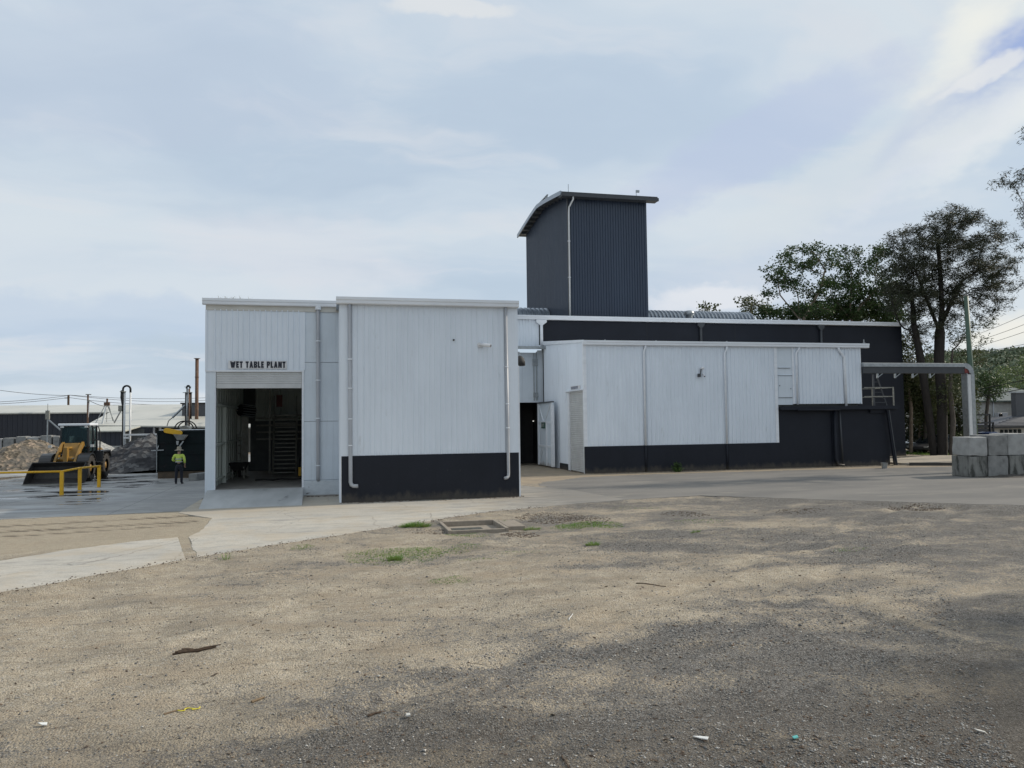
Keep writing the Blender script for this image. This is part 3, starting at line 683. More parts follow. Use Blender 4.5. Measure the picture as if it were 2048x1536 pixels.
# sign with lettering
def letters(text, size, x0, x1, y, zc, m, parent=None, name='lettering', rot=None, stretch=None, off=.004, ext=.004):
    cu_ = bpy.data.curves.new(name, 'FONT'); cu_.body = text; cu_.size = size; cu_.extrude = ext; cu_.offset = off; cu_.align_x = 'CENTER'; cu_.align_y = 'CENTER'
    tmp = bpy.data.objects.new(name, cu_); sc.collection.objects.link(tmp)
    dg = bpy.context.evaluated_depsgraph_get(); me = bpy.data.meshes.new_from_object(tmp.evaluated_get(dg)); bpy.data.objects.remove(tmp)
    vs = np.array([v.co[:] for v in me.vertices]); mn = vs.min(0); mx = vs.max(0); cen = (mn+mx)/2
    sx = (x1-x0)/(mx[0]-mn[0]); sz = stretch if stretch else 1
    org = ORG.get(parent, Vector((0, 0, 0)))
    for v in me.vertices:
        p = Vector(((v.co.x-cen[0])*sx+(x0+x1)/2, y-(v.co.z), (v.co.y-cen[1])*sz+zc))
        if rot: p = rot(Vector(((v.co.x-cen[0])*sx, -v.co.z, (v.co.y-cen[1])*sz)))
        v.co = p-org
    me.materials.clear(); me.materials.append(M[m]); o = bpy.data.objects.new(name, me); sc.collection.objects.link(o)
    if parent: o.parent = parent
    return o
s0 = PY(457, 721, SY); s1 = PY(574, 739, SY)
t = thing('name_sign', 'white name board reading WET TABLE PLANT above the roller door', 'sign', (-2.8, SY, 5.15))
MB().box(s0.x, s1.x, SY-.062, SY-.045, 5.0, 5.31).build('board', 'signwhite', t)
# heavy condensed lettering cut from thick strokes
def blockletters(text, x0, x1, y, z0, z1, m, parent):
    G_ = {'W': (1.5, [[(0, 1), (.28, 0)], [(.28, 0), (.5, .9)], [(.5, .9), (.72, 0)], [(.72, 0), (1, 1)]]), 'E': (.8, [[(0, 0), (0, 1)], [(0, 0), (1, 0)], [(0, .5), (.85, .5)], [(0, 1), (1, 1)]]), 'T': (.9, [[(.5, 0), (.5, 1)], [(0, 1), (1, 1)]]),
          'A': (1.05, [[(0, 0), (.5, 1)], [(.5, 1), (1, 0)], [(.2, .26), (.8, .26)]]), 'B': (.98, [[(0, 0), (0, 1)], [(0, 1), (.8, 1)], [(0, .52), (.85, .52)], [(0, 0), (.8, 0)], [(1, .6), (1, .92)], [(1, .08), (1, .44)]]), 'L': (.78, [[(0, 0), (0, 1)], [(0, 0), (1, 0)]]),
          'P': (.95, [[(0, 0), (0, 1)], [(0, 1), (.8, 1)], [(0, .46), (.8, .46)], [(1, .54), (1, .92)]]), 'N': (1.05, [[(0, 0), (0, 1)], [(0, 1), (1, 0)], [(1, 0), (1, 1)]])}
    adv = sum((.62 if ch == ' ' else G_[ch][0]+.16) for ch in text)-.16; sx = (x1-x0)/adv; H_ = z1-z0; mb = MB(); x = x0; k = 0
    tv, th = sx*.42, H_*.25
    for ch in text:
        if ch == ' ': x += .62*sx; continue
        wd, st = G_[ch]; ww = wd*sx
        for (a, b) in st:
            k += 1; yo = -.0006*(k % 7)
            horiz = a[1] == b[1]
            def X_(u): return x+tv/2+u*(ww-tv)
            def Z_(v): return z0+(th/2 if horiz else 0)+v*(H_-(th if horiz else 0))
            ax_, az_, bx_, bz_ = X_(a[0]), Z_(a[1]), X_(b[0]), Z_(b[1])
            if horiz: mb.box(min(ax_, bx_)-tv/2, max(ax_, bx_)+tv*.4, y-.006+yo, y+.004, az_-th/2, az_+th/2)
            else: mb.prism([(ax_-tv/2, y+yo-.006, az_), (ax_+tv/2, y+yo-.006, az_), (bx_+tv/2, y+yo-.006, bz_), (bx_-tv/2, y+yo-.006, bz_)], (0, .008, 0))
        x += ww+.16*sx
    return mb.build('lettering', m, parent)
blockletters('WET TABLE PLANT', s0.x+.07, s1.x-.05, SY-.066, 5.03, 5.28, 'ink', t)

# --- big projecting white shed -----------------------------------------------
BY = 28.35
t = thing('white_shed', 'tall white ribbed metal shed with charcoal base and two long downpipes', 'shed', (3.5, BY, 0))
mb = MB(); mb.open = True; mb.ribs((.62, BY), (6.42, BY), 1.67, 7.15, .2, .042, .026, .010, start=.06); mb.build('ribbed_wall', 'wall', t)
mb = MB(); mb.box(.26, .60, BY-.02, BY+.15, 1.66, 7.15); mb.box(6.44, 6.86, BY-.02, BY+.15, 1.66, 7.15); mb.build('corner_flashing', 'wall', t)
mb = MB(); mb.box(.31, 6.84, BY-.035, BY+.2, -.1, 1.662); mb.build('base_wall', 'dark', t)
mb = MB(); mb.open = True; mb.ribs((.26, SY), (.26, BY), 0, 7.2, .2, .028); mb.ribs((6.86, BY+.1), (6.86, 44), 0, 7.2, .2, .028); mb.build('side_wall', 'wall', t)
MB().box(6.845, 6.90, BY-.03, BY+.1, 0, 4.95).build('edge_strip', 'trim', t)
MB().box(.262, .30, BY-.038, BY+.2, 0.0, 1.66).build('edge_trim', 'trim', t)
gutter(t, .12, 6.88, BY-.2, 7.15, 7.40, depth=.25)
mb = MB(); mb.prism([(.14, BY-.1, 7.2), (.14, 44, 7.9), (.14, 44, 7.95), (.14, BY-.1, 7.3)], (6.75, 0, 0)); mb.build('roof', 'galvroof', t)
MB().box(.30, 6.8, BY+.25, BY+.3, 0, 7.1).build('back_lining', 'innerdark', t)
downpipe(t, [(.60, BY-.10, 7.2), (.62, BY-.10, .74), (.65, BY-.12, .64), (.74, BY-.17, .60), (.88, BY-.2, .60)], .072, 'pipe', (5.15, 4.1, 3.0, 2.05))
downpipe(t, [(6.38, BY-.10, 7.2), (6.42, BY-.10, .92), (6.41, BY-.12, .80), (6.35, BY-.16, .74), (6.24, BY-.2, .72)], .06, 'pipe', (4.9, 3.5, 2.6))
for (x, z, r) in ((4.40, 5.90, .035),): MB().tube([(x, BY+.01, z), (x, BY-.05, z)], r, 8).build('vent_hole', 'black', t)
def cctv(loc, label, aim, s=1.0, cat='security camera'):
    t = thing('security_camera', label, cat, loc); x, y, z = loc; a = Vector(aim).normalized(); c = Vector(loc)+Vector((.13*a.x, -.16, -.02))*s
    MB().lathe([(0, -.03), (.075*s, -.03), (.08*s, 0), (0, .0)], (x, y-.0, z), 'Y', 16).build('mount', 'signwhite', t)
    MB().tube([(x, y-.02, z), (x, y-.10, z+.01), tuple(c)], .028*s, 8).build('arm', 'signwhite', t)
    mb = MB(); mb.tube([c-a*.06*s, c+a*.20*s], .052*s, 12); b = mb.build('housing', 'signwhite', t, smooth=False)
    MB().tube([c+a*.20*s, c+a*.207*s], .042*s, 12).build('lens', 'black', b)
cctv((5.38, BY-.035, 5.72), 'white bullet security camera high on the big white shed wall', (.85, -.45, -.12), 1.25)
# black cowl fan on the hidden right side
t = thing('wall_vent', 'black round cowl vent on the right edge of the big shed', 'vent', (6.9, 28.7, 5.15))
MB().tube([(6.9, 28.7, 5.12), (7.12, 28.7, 5.12)], .16, 14).build('duct', 'black', t)
MB().lathe([(0, .22), (.09, .20), (.16, .12), (.20, .0), (.21, -.16), (.17, -.17), (.16, 0)], (7.02, 28.7, 5.14), 'Z', 18).build('cowl', 'black', t, smooth=True)

# --- main dark building --------------------------------------------------------
MY = 47.2
t = thing('main_building', 'long charcoal factory building with a white gutter behind the white annex', 'building', (25.0, MY, 0))
mb = MB(); mb.box(13.06, 39.8, MY, MY+.3, 0, 9.3); mb.box(39.5, 39.81, MY+.02, 62, 0, 9.3); mb.build('front_wall', 'dark', t)
mb = MB()
for x in (20.2, 26.6, 33.4): mb.box(x, x+.02, MY-.006, MY, 0, 9.2)
mb.build('panel_joint', 'black', t)
mb = MB(); mb.open = True; mb.ribs((6.9, MY), (12.82, MY), 7.45, 9.25, .2, .03, start=.05)
mb.build('white_end_wall', 'wall', t)
mb = MB(); mb.box(6.9, 11.55, MY+.02, MY+.2, 3.98, 7.2); mb.box(11.55, 12.72, MY+.02, MY+.2, 3.98, 7.15); mb.box(6.9, 11.5, MY+.02, MY+.2, 0, 3.98); mb.box(12.72, 13.05, MY, MY+.2, 0, 7.3); mb.build('door_panel', 'wallsmooth', t)
MB().box(11.5, 13.0, MY+2.5, MY+6, -.05, 4.2).box(11.35, 11.45, MY+.2, MY+6, -.05, 4.2).box(13.02, 13.1, MY+.31, MY+6, -.05, 4.2).box(11.35, 13.1, MY+.21, MY+6, 4.21, 4.3).build('dark_room', 'black', t)  # near-black lining puts the doorway's unlit gloom into the colour
mb = MB(); mb.box(6.9, 13.35, MY-.75, MY+.02, 7.38, 7.47); mb.box(6.9, 13.35, MY-.78, MY-.75, 7.30, 7.49)
mb.build('awning', 'galv', t)
mb = MB(); mb.bar((12.45, MY-.02, 7.1), (12.45, MY-.02, 4.1), .05); mb.bar((12.62, MY-.05, 7.2), (12.62, MY-.05, 4.1), .05); mb.box(12.38, 12.7, MY-.08, MY-.02, 6.3, 6.75); mb.box(12.4, 12.7, MY-.08, MY-.02, 4.3, 4.6)
mb.build('conduit', 'galv', t)
gutter(t, 6.9, 39.98, MY-.22, 9.25, 9.52, depth=.25)
# rain heads and downpipes
def rainhead(x, z, y, m, drop, r=.07, w_=.24):
    mb = MB(); mb.prism([(x-w_, y-.16, z), (x+w_, y-.16, z), (x+w_, y-.16, z-.16), (x+.09, y-.16, z-.34), (x-.09, y-.16, z-.34), (x-w_, y-.16, z-.16)], (0, .16, 0)); h = mb.build('rain_head', m, t)
    downpipe(t, [(x, y-.08, z-.3), (x, y-.08, drop)], r, m)
rainhead(12.95, 9.24, MY-.08, 'trim', 7.5, .10, .34); rainhead(24.04, 9.24, MY-.02, 'darktrim', 7.6, .09); rainhead(33.17, 9.24, MY-.02, 'darktrim', 5.2, .09)
mb = MB(); mb.prism([(6.9, MY-.1, 9.45), (6.9, 53.5, 10.45), (6.9, 60, 9.4), (6.9, 60, 9.35), (6.9, 53.5, 10.36), (6.9, MY-.1, 9.36)], (32.95, 0, 0)); mb.build('roof', 'galvroof', t)
def barrelvent(x0, x1, y, z, r, name):
    mb = MB(); n = 12; L = x1-x0; k = int(L/.30)
    for i in range(k+1):
        xa = x0+L*i/k
        for rr, xo in ((r, 0), (r+.035, .03), (r+.035, .10)):
            pass
    prof = []
    for i in range(k): xa = x0+L*i/k; w_ = L/k; prof += [(xa, r), (xa+.45*w_, r+.0), (xa+.6*w_, r+.09), (xa+.85*w_, r+.09)]
    prof.append((x1, r)); b0 = len(mb.v)
    for (xx, rr) in prof:
        for j in range(n+1):
            a = math.pi*j/n; mb.v.append((xx, y-1.55*rr*math.cos(a), z+rr*math.sin(a)))
    for i in range(len(prof)-1):
        for j in range(n): mb.f.append((b0+i*(n+1)+j, b0+(i+1)*(n+1)+j, b0+(i+1)*(n+1)+j+1, b0+i*(n+1)+j+1))
    mb.f.append(tuple(b0+j for j in range(n+1))); mb.f.append(tuple(b0+(len(prof)-1)*(n+1)+j for j in range(n+1)))
    mb.open = True
    return mb.build(name, 'galvroof', t)
barrelvent(8.5, 15.0, 53.2, 10.12, .70, 'ridge_vent'); barrelvent(21.0, 31.0, 53.2, 10.12, .72, 'ridge_vent')
p = PY(1378, 630, 50.5)
MB().lathe([(.24, -.5), (.24, .0), (.36, .02), (.40, .12), (.36, .26), (.2, .36), (0, .38)], (p.x, 50.5, p.z-.05), 'Z', 16).build('roof_ventilator', 'galv', t, smooth=True)
mb = MB()
for px in (1560, 1600, 1647, 1688, 1702, 1733): q = PY(px, 640, MY); mb.box(q.x-.03, q.x+.03, MY+.1, MY+.2, 9.5, 9.66)
mb.build('roof_fixing', 'signwhite', t)

# open double-skin door leaf, hinged at the dark doorway
t = thing('door_leaf', 'white sheet metal door leaf standing open beside the dark doorway', 'door', (12.72, 47.0, 0), rz=0)
mb = MB(); mb.box(12.66, 12.72, 43.75, 47.05, .08, 3.9); mb.build('panel', 'wallsmooth', t)
mb = MB(); mb.box(12.60, 12.66, 43.75, 43.95, .08, 3.92); mb.box(12.62, 12.66, 43.95, 47.0, 2.65, 2.78); mb.box(12.62, 12.66, 43.95, 47.0, 1.2, 1.33); mb.box(12.60, 12.66, 46.85, 47.05, .08, 3.9)
mb.box(12.60, 12.66, 45.0, 45.15, .1, 2.65)
mb.bar((12.64, 46.8, 3.8), (12.64, 45.8, 2.8), .05); mb.bar((12.64, 44.2, 3.8), (12.64, 45.3, 2.8), .05); mb.bar((12.64, 46.7, .2), (12.64, 45.9, 1.2), .05)
mb.build('frame', 'trim', t)
MB().box(12.55, 12.74, 43.70, 47.0, 3.90, 3.97).build('top_rail', 'darktrim', t)
MB().box(12.52, 12.70, 43.55, 43.75, .1, 3.75).build('closing_edge', 'trim', t)
t = thing('exit_sign', 'small dark green EXIT sign fixed to the open door leaf', 'sign', (12.58, 45.6, 2.55))
MB().box(12.55, 12.60, 45.15, 45.95, 2.35, 2.72).build('plate', 'exitgreen', t)
letters('EXIT', .26, 0, .6, 0, 0, 'lamp', t, rot=lambda q: Vector((12.545+q.y*.2, 45.55-(q.x), 2.54+q.z)), ext=.002)
t = thing('ceiling_light', 'bright batten light seen inside the dark doorway', 'light', (12.35, 49.5, 3.0))
lm = bpy.data.materials.new('lit_tube'); lm.use_nodes = True; lb = lm.node_tree.nodes['Principled BSDF']; lb.inputs['Emission Color'].default_value = (1, .98, .9, 1); lb.inputs['Emission Strength'].default_value = 1.2
a = PY(1066, 842, 49.55)
MB().box(a.x-.02, a.x+.28, 49.50, 49.56, a.z-.025, a.z+.015).build('tube', lm, t)

# --- tower ---------------------------------------------------------------------
TX0, TX1, TY0, TY1 = 15.12, 20.66, 48.0, 59.0
t = thing('tower', 'tall dark blue ribbed metal tower with an arched roof and pale bargeboard', 'tower', (17.9, 53.5, 0))
def troof(y):    # arched roof underside height
    u = (y-53.5)/6.0; return 17.60+.74*(1-abs(u)**1.2)
mb = MB(); mb.open = True; mb.ribs((TX0, TY0), (TX1, TY0), 9.0, 17.7, .185, .05, .035, .018); mb.build('front_wall', 'darkrib', t)
mb = MB(); mb.open = True; mb.ribs((TX0, TY1), (TX0, TY0), 8.8, 18, .185, .05, .035, .018, ztop=lambda u: troof(TY1-u)-.02); mb.ribs((TX1, TY0), (TX1, TY1), 8.8, 18, .185, .04, ztop=lambda u: troof(TY0+u)-.02)
mb.ribs((TX1, TY1), (TX0, TY1), 8.8, 17, .185, .04); mb.build('side_wall', 'darkrib', t)
MB().box(TX0-.05, TX0+.05, TY0-.05, TY0+.05, 9.0, 17.6).build('corner_flashing', 'darktrim', t)
n = 14; top = []; bot = []
ya, yb = TY0-.55, TY1+.55
for i in range(n+1): y = ya+(yb-ya)*i/n; z = troof(y)+.03; top.append(Vector((TX0-.6, y, z+.16))); bot.append(Vector((TX0-.6, y, z)))
def strip(x0, x1, lo_, hi_, name, m, par=t):
    mb = MB()
    for i in range(n):
        a, b, c, d = [Vector((x0, q.y, q.z+o)) for q, o in ((bot[i], lo_), (bot[i+1], lo_), (bot[i+1], hi_), (bot[i], hi_))]
        mb.prism([a, b, c, d], (x1-x0, 0, 0))
    return mb.build(name, m, par)
strip(TX0-.58, TX1+.62, 0, .12, 'roof', 'darktrim'); strip(TX0-.66, TX0-.585, -.12, .16, 'bargeboard', 'galvroof')
mb = MB()
for i in range(1, n, 1): q = bot[i]; mb.box(TX0-.55, TX0, q.y-.04, q.y+.04, q.z-.14, q.z-.01)
mb.build('purlin_end', 'galv', t)
mb = MB(); mb.box(TX0-.6, TX1+.64, TY0-.70, TY0-.56, 17.42, 17.62); mb.box(TX0-.6, TX1+.64, TY0-.56, TY0+.0, 17.44, 17.50); mb.build('gutter', 'darktrim', t)
downpipe(t, [(TX0+.20, TY0-.62, 17.45), (TX0+.20, TY0-.60, 17.25), (TX0+.06, TY0-.12, 16.85), (TX0+.04, TY0-.10, 16.5), (TX0+.02, TY0-.10, 9.5)], .055, 'whitepipe', (14.6, 12.2))
mb = MB(); q = troof(50.5)+.2; 
mb.bar((TX0+.1, TY0+.1, 17.7), (TX0+.1, TY0+.1, 18.45), .03); mb.bar((TX1-.6, TY0+.2, 17.7), (TX1-.6, TY0+.2, 18.35), .03); mb.box(TX1-.62, TX1-.38, TY0+.15, TY0+.25, 18.2, 18.35)
mb.build('antenna', 'galv', t)
mb = MB(); q = troof(53.0)+.3
for i in range(7): mb.cbox((TX0-.2, 52.2+i*.35, q+.12), .08, .06, .34)
mb.cbox((TX0-.2, 53.2, q+.28), .1, 2.3, .05); mb.build('roof_rack', 'galv', t)

# --- white annex ----------------------------------------------------------------
AY = 39.0; AX = 13.05
t = thing('white_annex', 'low white ribbed metal annex with charcoal base in front of the dark building', 'building', (20, AY, 0))
mb = MB(); mb.open = True
mb.ribs((AX+.12, AY), (16.48, AY), 1.42, 6.85, .235, .042, .03, .012, start=.08); mb.ribs((16.5, AY), (21.33, AY), 1.42, 6.85, .235, .042, .03, .012, start=.1); mb.ribs((21.35, AY), (24.36, AY), 1.42, 6.85, .235, .045, .04, .014, start=.08)
mb.build('ribbed_wall', 'wall', t)
mb = MB(); mb.open = True; mb.ribs((25.62, AY), (29.98, AY), 3.6, 6.86, .235, .045, .04, .014, start=.05); mb.build('upper_wall', 'wall', t)
mb = MB(); mb.open = True
mb.ribs((AX, 46.95), (AX, 43.62), 0.0, 7.6, .19, .03, start=.05, ztop=lambda u: 7.7-.085*0-(7.70-7.05)*(u)/8.0)
mb.ribs((AX, 43.62), (AX, 41.98), 0.34, 7.6, .19, .03, start=.05, ztop=lambda u: 7.43-(7.70-7.05)*(u)/8.0)
mb.ribs((AX, 41.98), (AX, 39.1), 4.5, 7.6, .19, .03, start=.05, ztop=lambda u: 7.30-(7.70-7.05)*(u)/8.0)
mb.build('side_wall', 'wall', t)
MB().box(AX-.04, AX+.1, 41.98, 43.62, 0, .34).build('side_base', 'dark', t)
mb = MB(); mb.box(AX-.03, AX+.13, AY-.03, AY+.14, 1.42, 6.85); mb.box(24.36, 24.55, AY-.035, AY+.2, 1.42, 6.85); mb.box(25.52, 25.62, AY-.03, AY+.2, 3.6, 6.86); mb.box(29.96, 30.02, AY-.03, AY+.12, 3.58, 6.86)
mb.build('corner_flashing', 'trim', t)
MB().box(30.0, 30.03, AY+.12, MY, 3.58, 7.0).build('end_wall', 'wall', t)
mb = MB(); mb.box(AX-.02, 16.55, AY-.05, AY+.2, -.1, 1.43); mb.box(16.57, 21.35, AY-.05, AY+.2, -.1, 1.43); mb.box(21.37, 24.56, AY-.05, AY+.2, -.1, 1.43); mb.box(16.54, 16.58, AY-.03, AY, 0, 1.42); mb.box(21.34, 21.38, AY-.03, AY, 0, 1.42)
mb.build('base_wall', 'dark', t)
mb = MB(); mb.box(24.55, 25.52, AY+.02, AY+.1, 3.56, 6.85); mb.build('panel_wall', 'wallsmooth', t)
mb = MB(); mb.box(24.62, 25.45, AY-.0, AY+.02, 3.98, 5.20); mb.box(24.6, 25.5, AY-.02, AY+.02, 5.23, 5.25); mb.box(24.62, 25.38, AY-.02, AY+.02, 5.66, 5.69); mb.build('hatch', 'wallsmooth', t, bevel=.004)
mb = MB(); mb.box(24.60, 25.48, AY-.012, AY+.02, 3.955, 3.975); mb.box(24.61, 25.40, AY-.025, AY+.02, 5.645, 5.66); mb.box(24.6, 25.5, AY-.025, AY+.02, 5.215, 5.23); mb.box(24.68, 24.71, AY-.03, AY, 4.62, 4.68); mb.box(25.38, 25.41, AY-.03, AY, 4.45, 4.5)
mb.build('hatch_shadow_gap', 'darktrim', t)
gutter(t, AX-.08, 30.5, AY-.18, 6.84, 7.09, depth=.22)
# barge on the side, rising to the rear
mb = MB(); mb.prism([(AX-.07, AY-.12, 6.98), (AX-.07, MY-.1, 7.62), (AX-.07, MY-.1, 7.86), (AX-.07, AY-.12, 7.11)], (.05, 0, 0)); mb.build('bargeboard', 'trim', t)
mb = MB(); mb.prism([(AX, AY-.1, 7.02), (AX, MY, 7.72), (AX, MY, 7.78), (AX, AY-.1, 7.08)], (17.3, 0, 0)); mb.build('roof', 'trim', t)
mb = MB()
for px in (1209, 1311, 1452): q = PY(px, 680, AY); mb.box(q.x-.03, q.x+.03, AY-.1, AY-.04, 7.09, 7.14)
mb.box(30.2, 30.24, AY-.1, AY-.06, 7.09, 7.34); mb.box(30.16, 30.3, AY-.1, AY-.06, 7.09, 7.16); mb.build('gutter_fixing', 'galv', t)
MB().box(AX+.05, 29.95, AY+.3, AY+.35, 0, 6.9).build('inner_lining', 'innerdark', t)
for (x, pts) in ((16.55, [(0, -.1, 6.86), (0, -.1, 6.72), (-.09, -.08, 6.5), (-.09, -.08, 1.43)]), (21.4, [(0, -.1, 6.86), (0, -.1, 6.72), (-.13, -.08, 6.45), (-.12, -.08, 1.43)]),
                 (25.95, [(0, -.1, 6.86), (-.02, -.1, 6.75), (-.2, -.08, 6.5), (-.2, -.08, 3.56)]), (28.5, [(0, -.1, 6.9), (0, -.1, 6.75), (.36, -.08, 6.3), (.36, -.08, 5.9), (.42, -.08, 3.3)])):
    downpipe(t, [(x+a, AY+b, c) for a, b, c in pts], .055 if x < 28 else .07, 'trim', ())
    if x < 22: downpipe(t, [(x+pts[-1][0], AY-.08, 1.43), (x+pts[-1][0], AY-.08, .02)], .05, 'dark')
# roller door in the side wall
mb = MB(); mb.open = True; mb.slats((AX+.05, 41.62), (AX+.05, 39.16), 0.02, 4.42, .105, .028); rd = mb.build('roller_door', 'roller', t)
mb = MB(); mb.box(AX-.03, AX+.06, 41.64, 41.96, .0, 4.46); mb.box(AX-.035, AX+.06, 39.08, 39.16, 0, 4.46); mb.build('door_jamb', 'trim', t)
mb = MB(); mb.prism([(AX-.16, 39.02, 4.44), (AX+.02, 39.02, 4.52), (AX+.02, 39.02, 4.40)], (0, 3.1, 0)); mb.build('door_hood', 'trim', t)
tt = thing('door_sign', 'tiny dark lettered sign above the roller door of the white annex', 'sign', (AX-.05, 40.7, 4.62))
MB().box(AX-.052, AX-.035, 39.55, 41.25, 4.53, 4.72).build('board', 'signwhite', tt)
MB().box(AX-.056, AX-.052, 39.9, 41.15, 4.55, 4.70).build('lettering', mat('smudged_letters', (.05, .06, .09), (.35, .37, .42), .5, ns=9, stretch=(1, 1, .4)), tt)
# floodlight / camera unit on annex wall
t = thing('security_light', 'small white dome camera and floodlight cluster on the annex wall', 'security light', (19.85, AY-.04, 5.35))
MB().lathe([(0, .10), (.08, .08), (.12, .0), (.10, -.04), (0, -.05)], (19.86, AY-.16, 5.60), 'Z', 16).build('dome', 'signwhite', t, smooth=True)
MB().bar((19.82, AY-.08, 5.58), (19.79, AY-.05, 5.30), .04).build('bracket', 'darktrim', t)
MB().cbox((19.68, AY-.12, 5.22), .16, .1, .18).build('floodlight', 'darktrim', t)
MB().tube([(19.93, AY-.03, 5.30), (19.95, AY-.22, 5.16)], .045, 10).build('camera_body', 'signwhite', t); MB().tube([(19.95, AY-.221, 5.159), (19.951, AY-.228, 5.155)], .036, 10).build('lens', 'black', t)

# --- dark lower block with platform ----------------------------------------------
t = thing('dark_block', 'charcoal ground floor block under the annex carrying a railed steel platform', 'building', (28, AY, 0))
mb = MB(); mb.box(24.58, 27.95, AY+.02, AY+.3, -.1, 3.28); mb.box(28.35, 31.8, AY+.02, AY+.3, -.1, 3.28); mb.box(27.95, 28.35, AY-.06, AY+.25, -.1, 3.28); mb.box(31.5, 31.81, AY+.3, MY, 0, 3.28); mb.build('front_wall', 'dark', t)
mb = MB(); mb.box(24.6, 32.25, AY-.25, MY-.1, 3.29, 3.44); mb.box(24.6, 32.3, AY-.32, AY-.25, 3.26, 3.46); mb.box(30.5, 32.3, AY-.1, AY+1, 3.05, 3.28); mb.build('deck_edge', 'dark', t)
downpipe(t, [(28.08, AY-.13, 3.25), (28.08, AY-.13, .45), (28.2, AY-.18, .1), (28.5, AY-.3, .06)], .08, 'dark')
downpipe(t, [(28.45, AY-.10, 3.25), (28.55, AY-.10, .1)], .05, 'darktrim')
downpipe(t, [(25.6, AY-.35, 3.25), (28.3, AY-.35, 3.25)], .05, 'dark', name='conduit_pipe')
MB().bar((31.62, AY-.25, 3.2), (32.02, AY-.28, .0), .06).build('raking_post', 'darktrim', t)
MB().bar((31.55, AY-.2, 3.2), (31.93, AY-.22, .0), .12).build('corner_post', 'dark', t)
mb = MB()
R1 = [(30.05, AY-.2), (32.0, AY-.2), (32.0, AY+1.6), (30.05, AY+1.6)]
for z in (4.00, 4.52):
    mb.bar((R1[0][0], R1[0][1], z), (R1[1][0], R1[1][1], z), .05); mb.bar((R1[1][0], R1[1][1], z), (R1[2][0], R1[2][1], z), .04); mb.bar((R1[2][0], R1[2][1], z), (R1[3][0], R1[3][1], z), .04)
mb.bar((32.0, AY-.2, 3.44), (32.0, AY-.2, 4.55), .06); mb.bar((32.0, AY+1.6, 3.44), (32.0, AY+1.6, 4.55), .05); mb.build('handrail', 'steel', t)
mb = MB(); mb.bar((30.75, AY-.1, 3.44), (30.75, AY-.1, 5.3), .09); mb.bar((31.0, AY-.1, 5.2), (31.62, AY-.1, 3.44), .06)
for k in range(5): z = 3.65+k*.3; mb.bar((30.75, AY-.1, z), (31.58-.105*k-.05, AY-.1, z), .03)
mb.build('brace_frame', 'darktrim', t)
t = thing('plant_tub', 'pale plastic tub standing at the foot of the dark block', 'tub', (31.3, 38.55, 0))
q = G(1769, 937)
t.location = (q.x, q.y, 0); ORG[t] = Vector((q.x, q.y, 0))
MB().lathe([(.0, .02), (.13, .0), (.17, .30), (.19, .31), (.16, .28), (0, .27)], (q.x, q.y, 0), 'Z', 16).build('tub', 'galv', t)
TUB = q.copy()

# --- overhead duct and chute -------------------------------------------------------
t = thing('overhead_duct', 'long galvanised overhead duct turning down into a white chute', 'duct', (34, AY, 5.6))
mb = MB(); e = 37.05
prof = [(AY-.24, 5.74), (AY-.24, 5.93), (AY-.12, 5.98), (AY+.12, 5.98), (AY+.24, 5.93), (AY+.24, 5.74)]
mb.prism([Vector((30.03, a, b)) for a, b in prof], (e-30.03, 0, 0)); mb.build('duct', 'galv', t)
MB().box(30.05, e, AY-.18, AY+.18, 5.36, 5.74).build('soffit', 'darktrim', t)
mb = MB(); n_ = 8; cx, cz = e, 5.36; pts_o = arc((cx, 0, cz), .62, math.pi/2, 0, n_, (1, 0, 0), (0, 0, 1)); pts_i = arc((cx, 0, cz), .30, math.pi/2, 0, n_, (1, 0, 0), (0, 0, 1))
for i in range(n_):
    mb.prism([Vector((p.x, AY-.24, p.z)) for p in (pts_o[i], pts_o[i+1], pts_i[i+1], pts_i[i])], (0, .48, 0))
mb.build('elbow', 'galv', t, smooth=False)
mb = MB(); pts_j = arc((cx, 0, cz), .05, math.pi/2, 0, n_, (1, 0, 0), (0, 0, 1)); pts_i2 = arc((cx, 0, cz), .295, math.pi/2, 0, n_, (1, 0, 0), (0, 0, 1))
for i in range(n_): mb.prism([Vector((p.x, AY-.2, p.z)) for p in (pts_i2[i], pts_i2[i+1], pts_j[i+1], pts_j[i])], (0, .4, 0))
mb.build('liner', 'redliner', t)
mb = MB(); mb.box(e+.10, e+.16, AY-.24, AY+.2, 0, 5.36); mb.box(e+.42, e+.66, AY-.22, AY+.2, 0, 5.36); mb.build('chute_frame', 'galv', t)
MB().box(e+.16, e+.42, AY-.2, AY+.2, 0, 5.30).build('chute', 'whitepipe', t)
mb = MB()
for x in (31.0, 32.2, 33.4, 34.6): mb.bar((x, AY-.15, 5.10), (x+.35, AY-.15, 5.34), .04); mb.box(x-.04, x+.04, AY-.2, AY-.1, 5.08, 5.34)
mb.build('bracket', 'galv', t)

# ------------------------------------------------------------------ green pole
t = thing('timber_pole', 'leaning green painted pole beside the overhead duct', 'pole', (PY(1953, 930, 42).x, 42.0, 0))
a = PY(1953, 930, 42); b = PY(1932, 591, 42)
MB().tube([(a.x, 42, 0), tuple(a+(b-a)*.5), (b.x, 42, b.z)], [.19, .17, .13], 14).build('shaft', 'greenpole', t, smooth=True)
MB().lathe([(0, .02), (.14, 0), (.135, -.08)], (b.x, 42, b.z+.02), 'Z', 14).build('cap', 'steel', t)

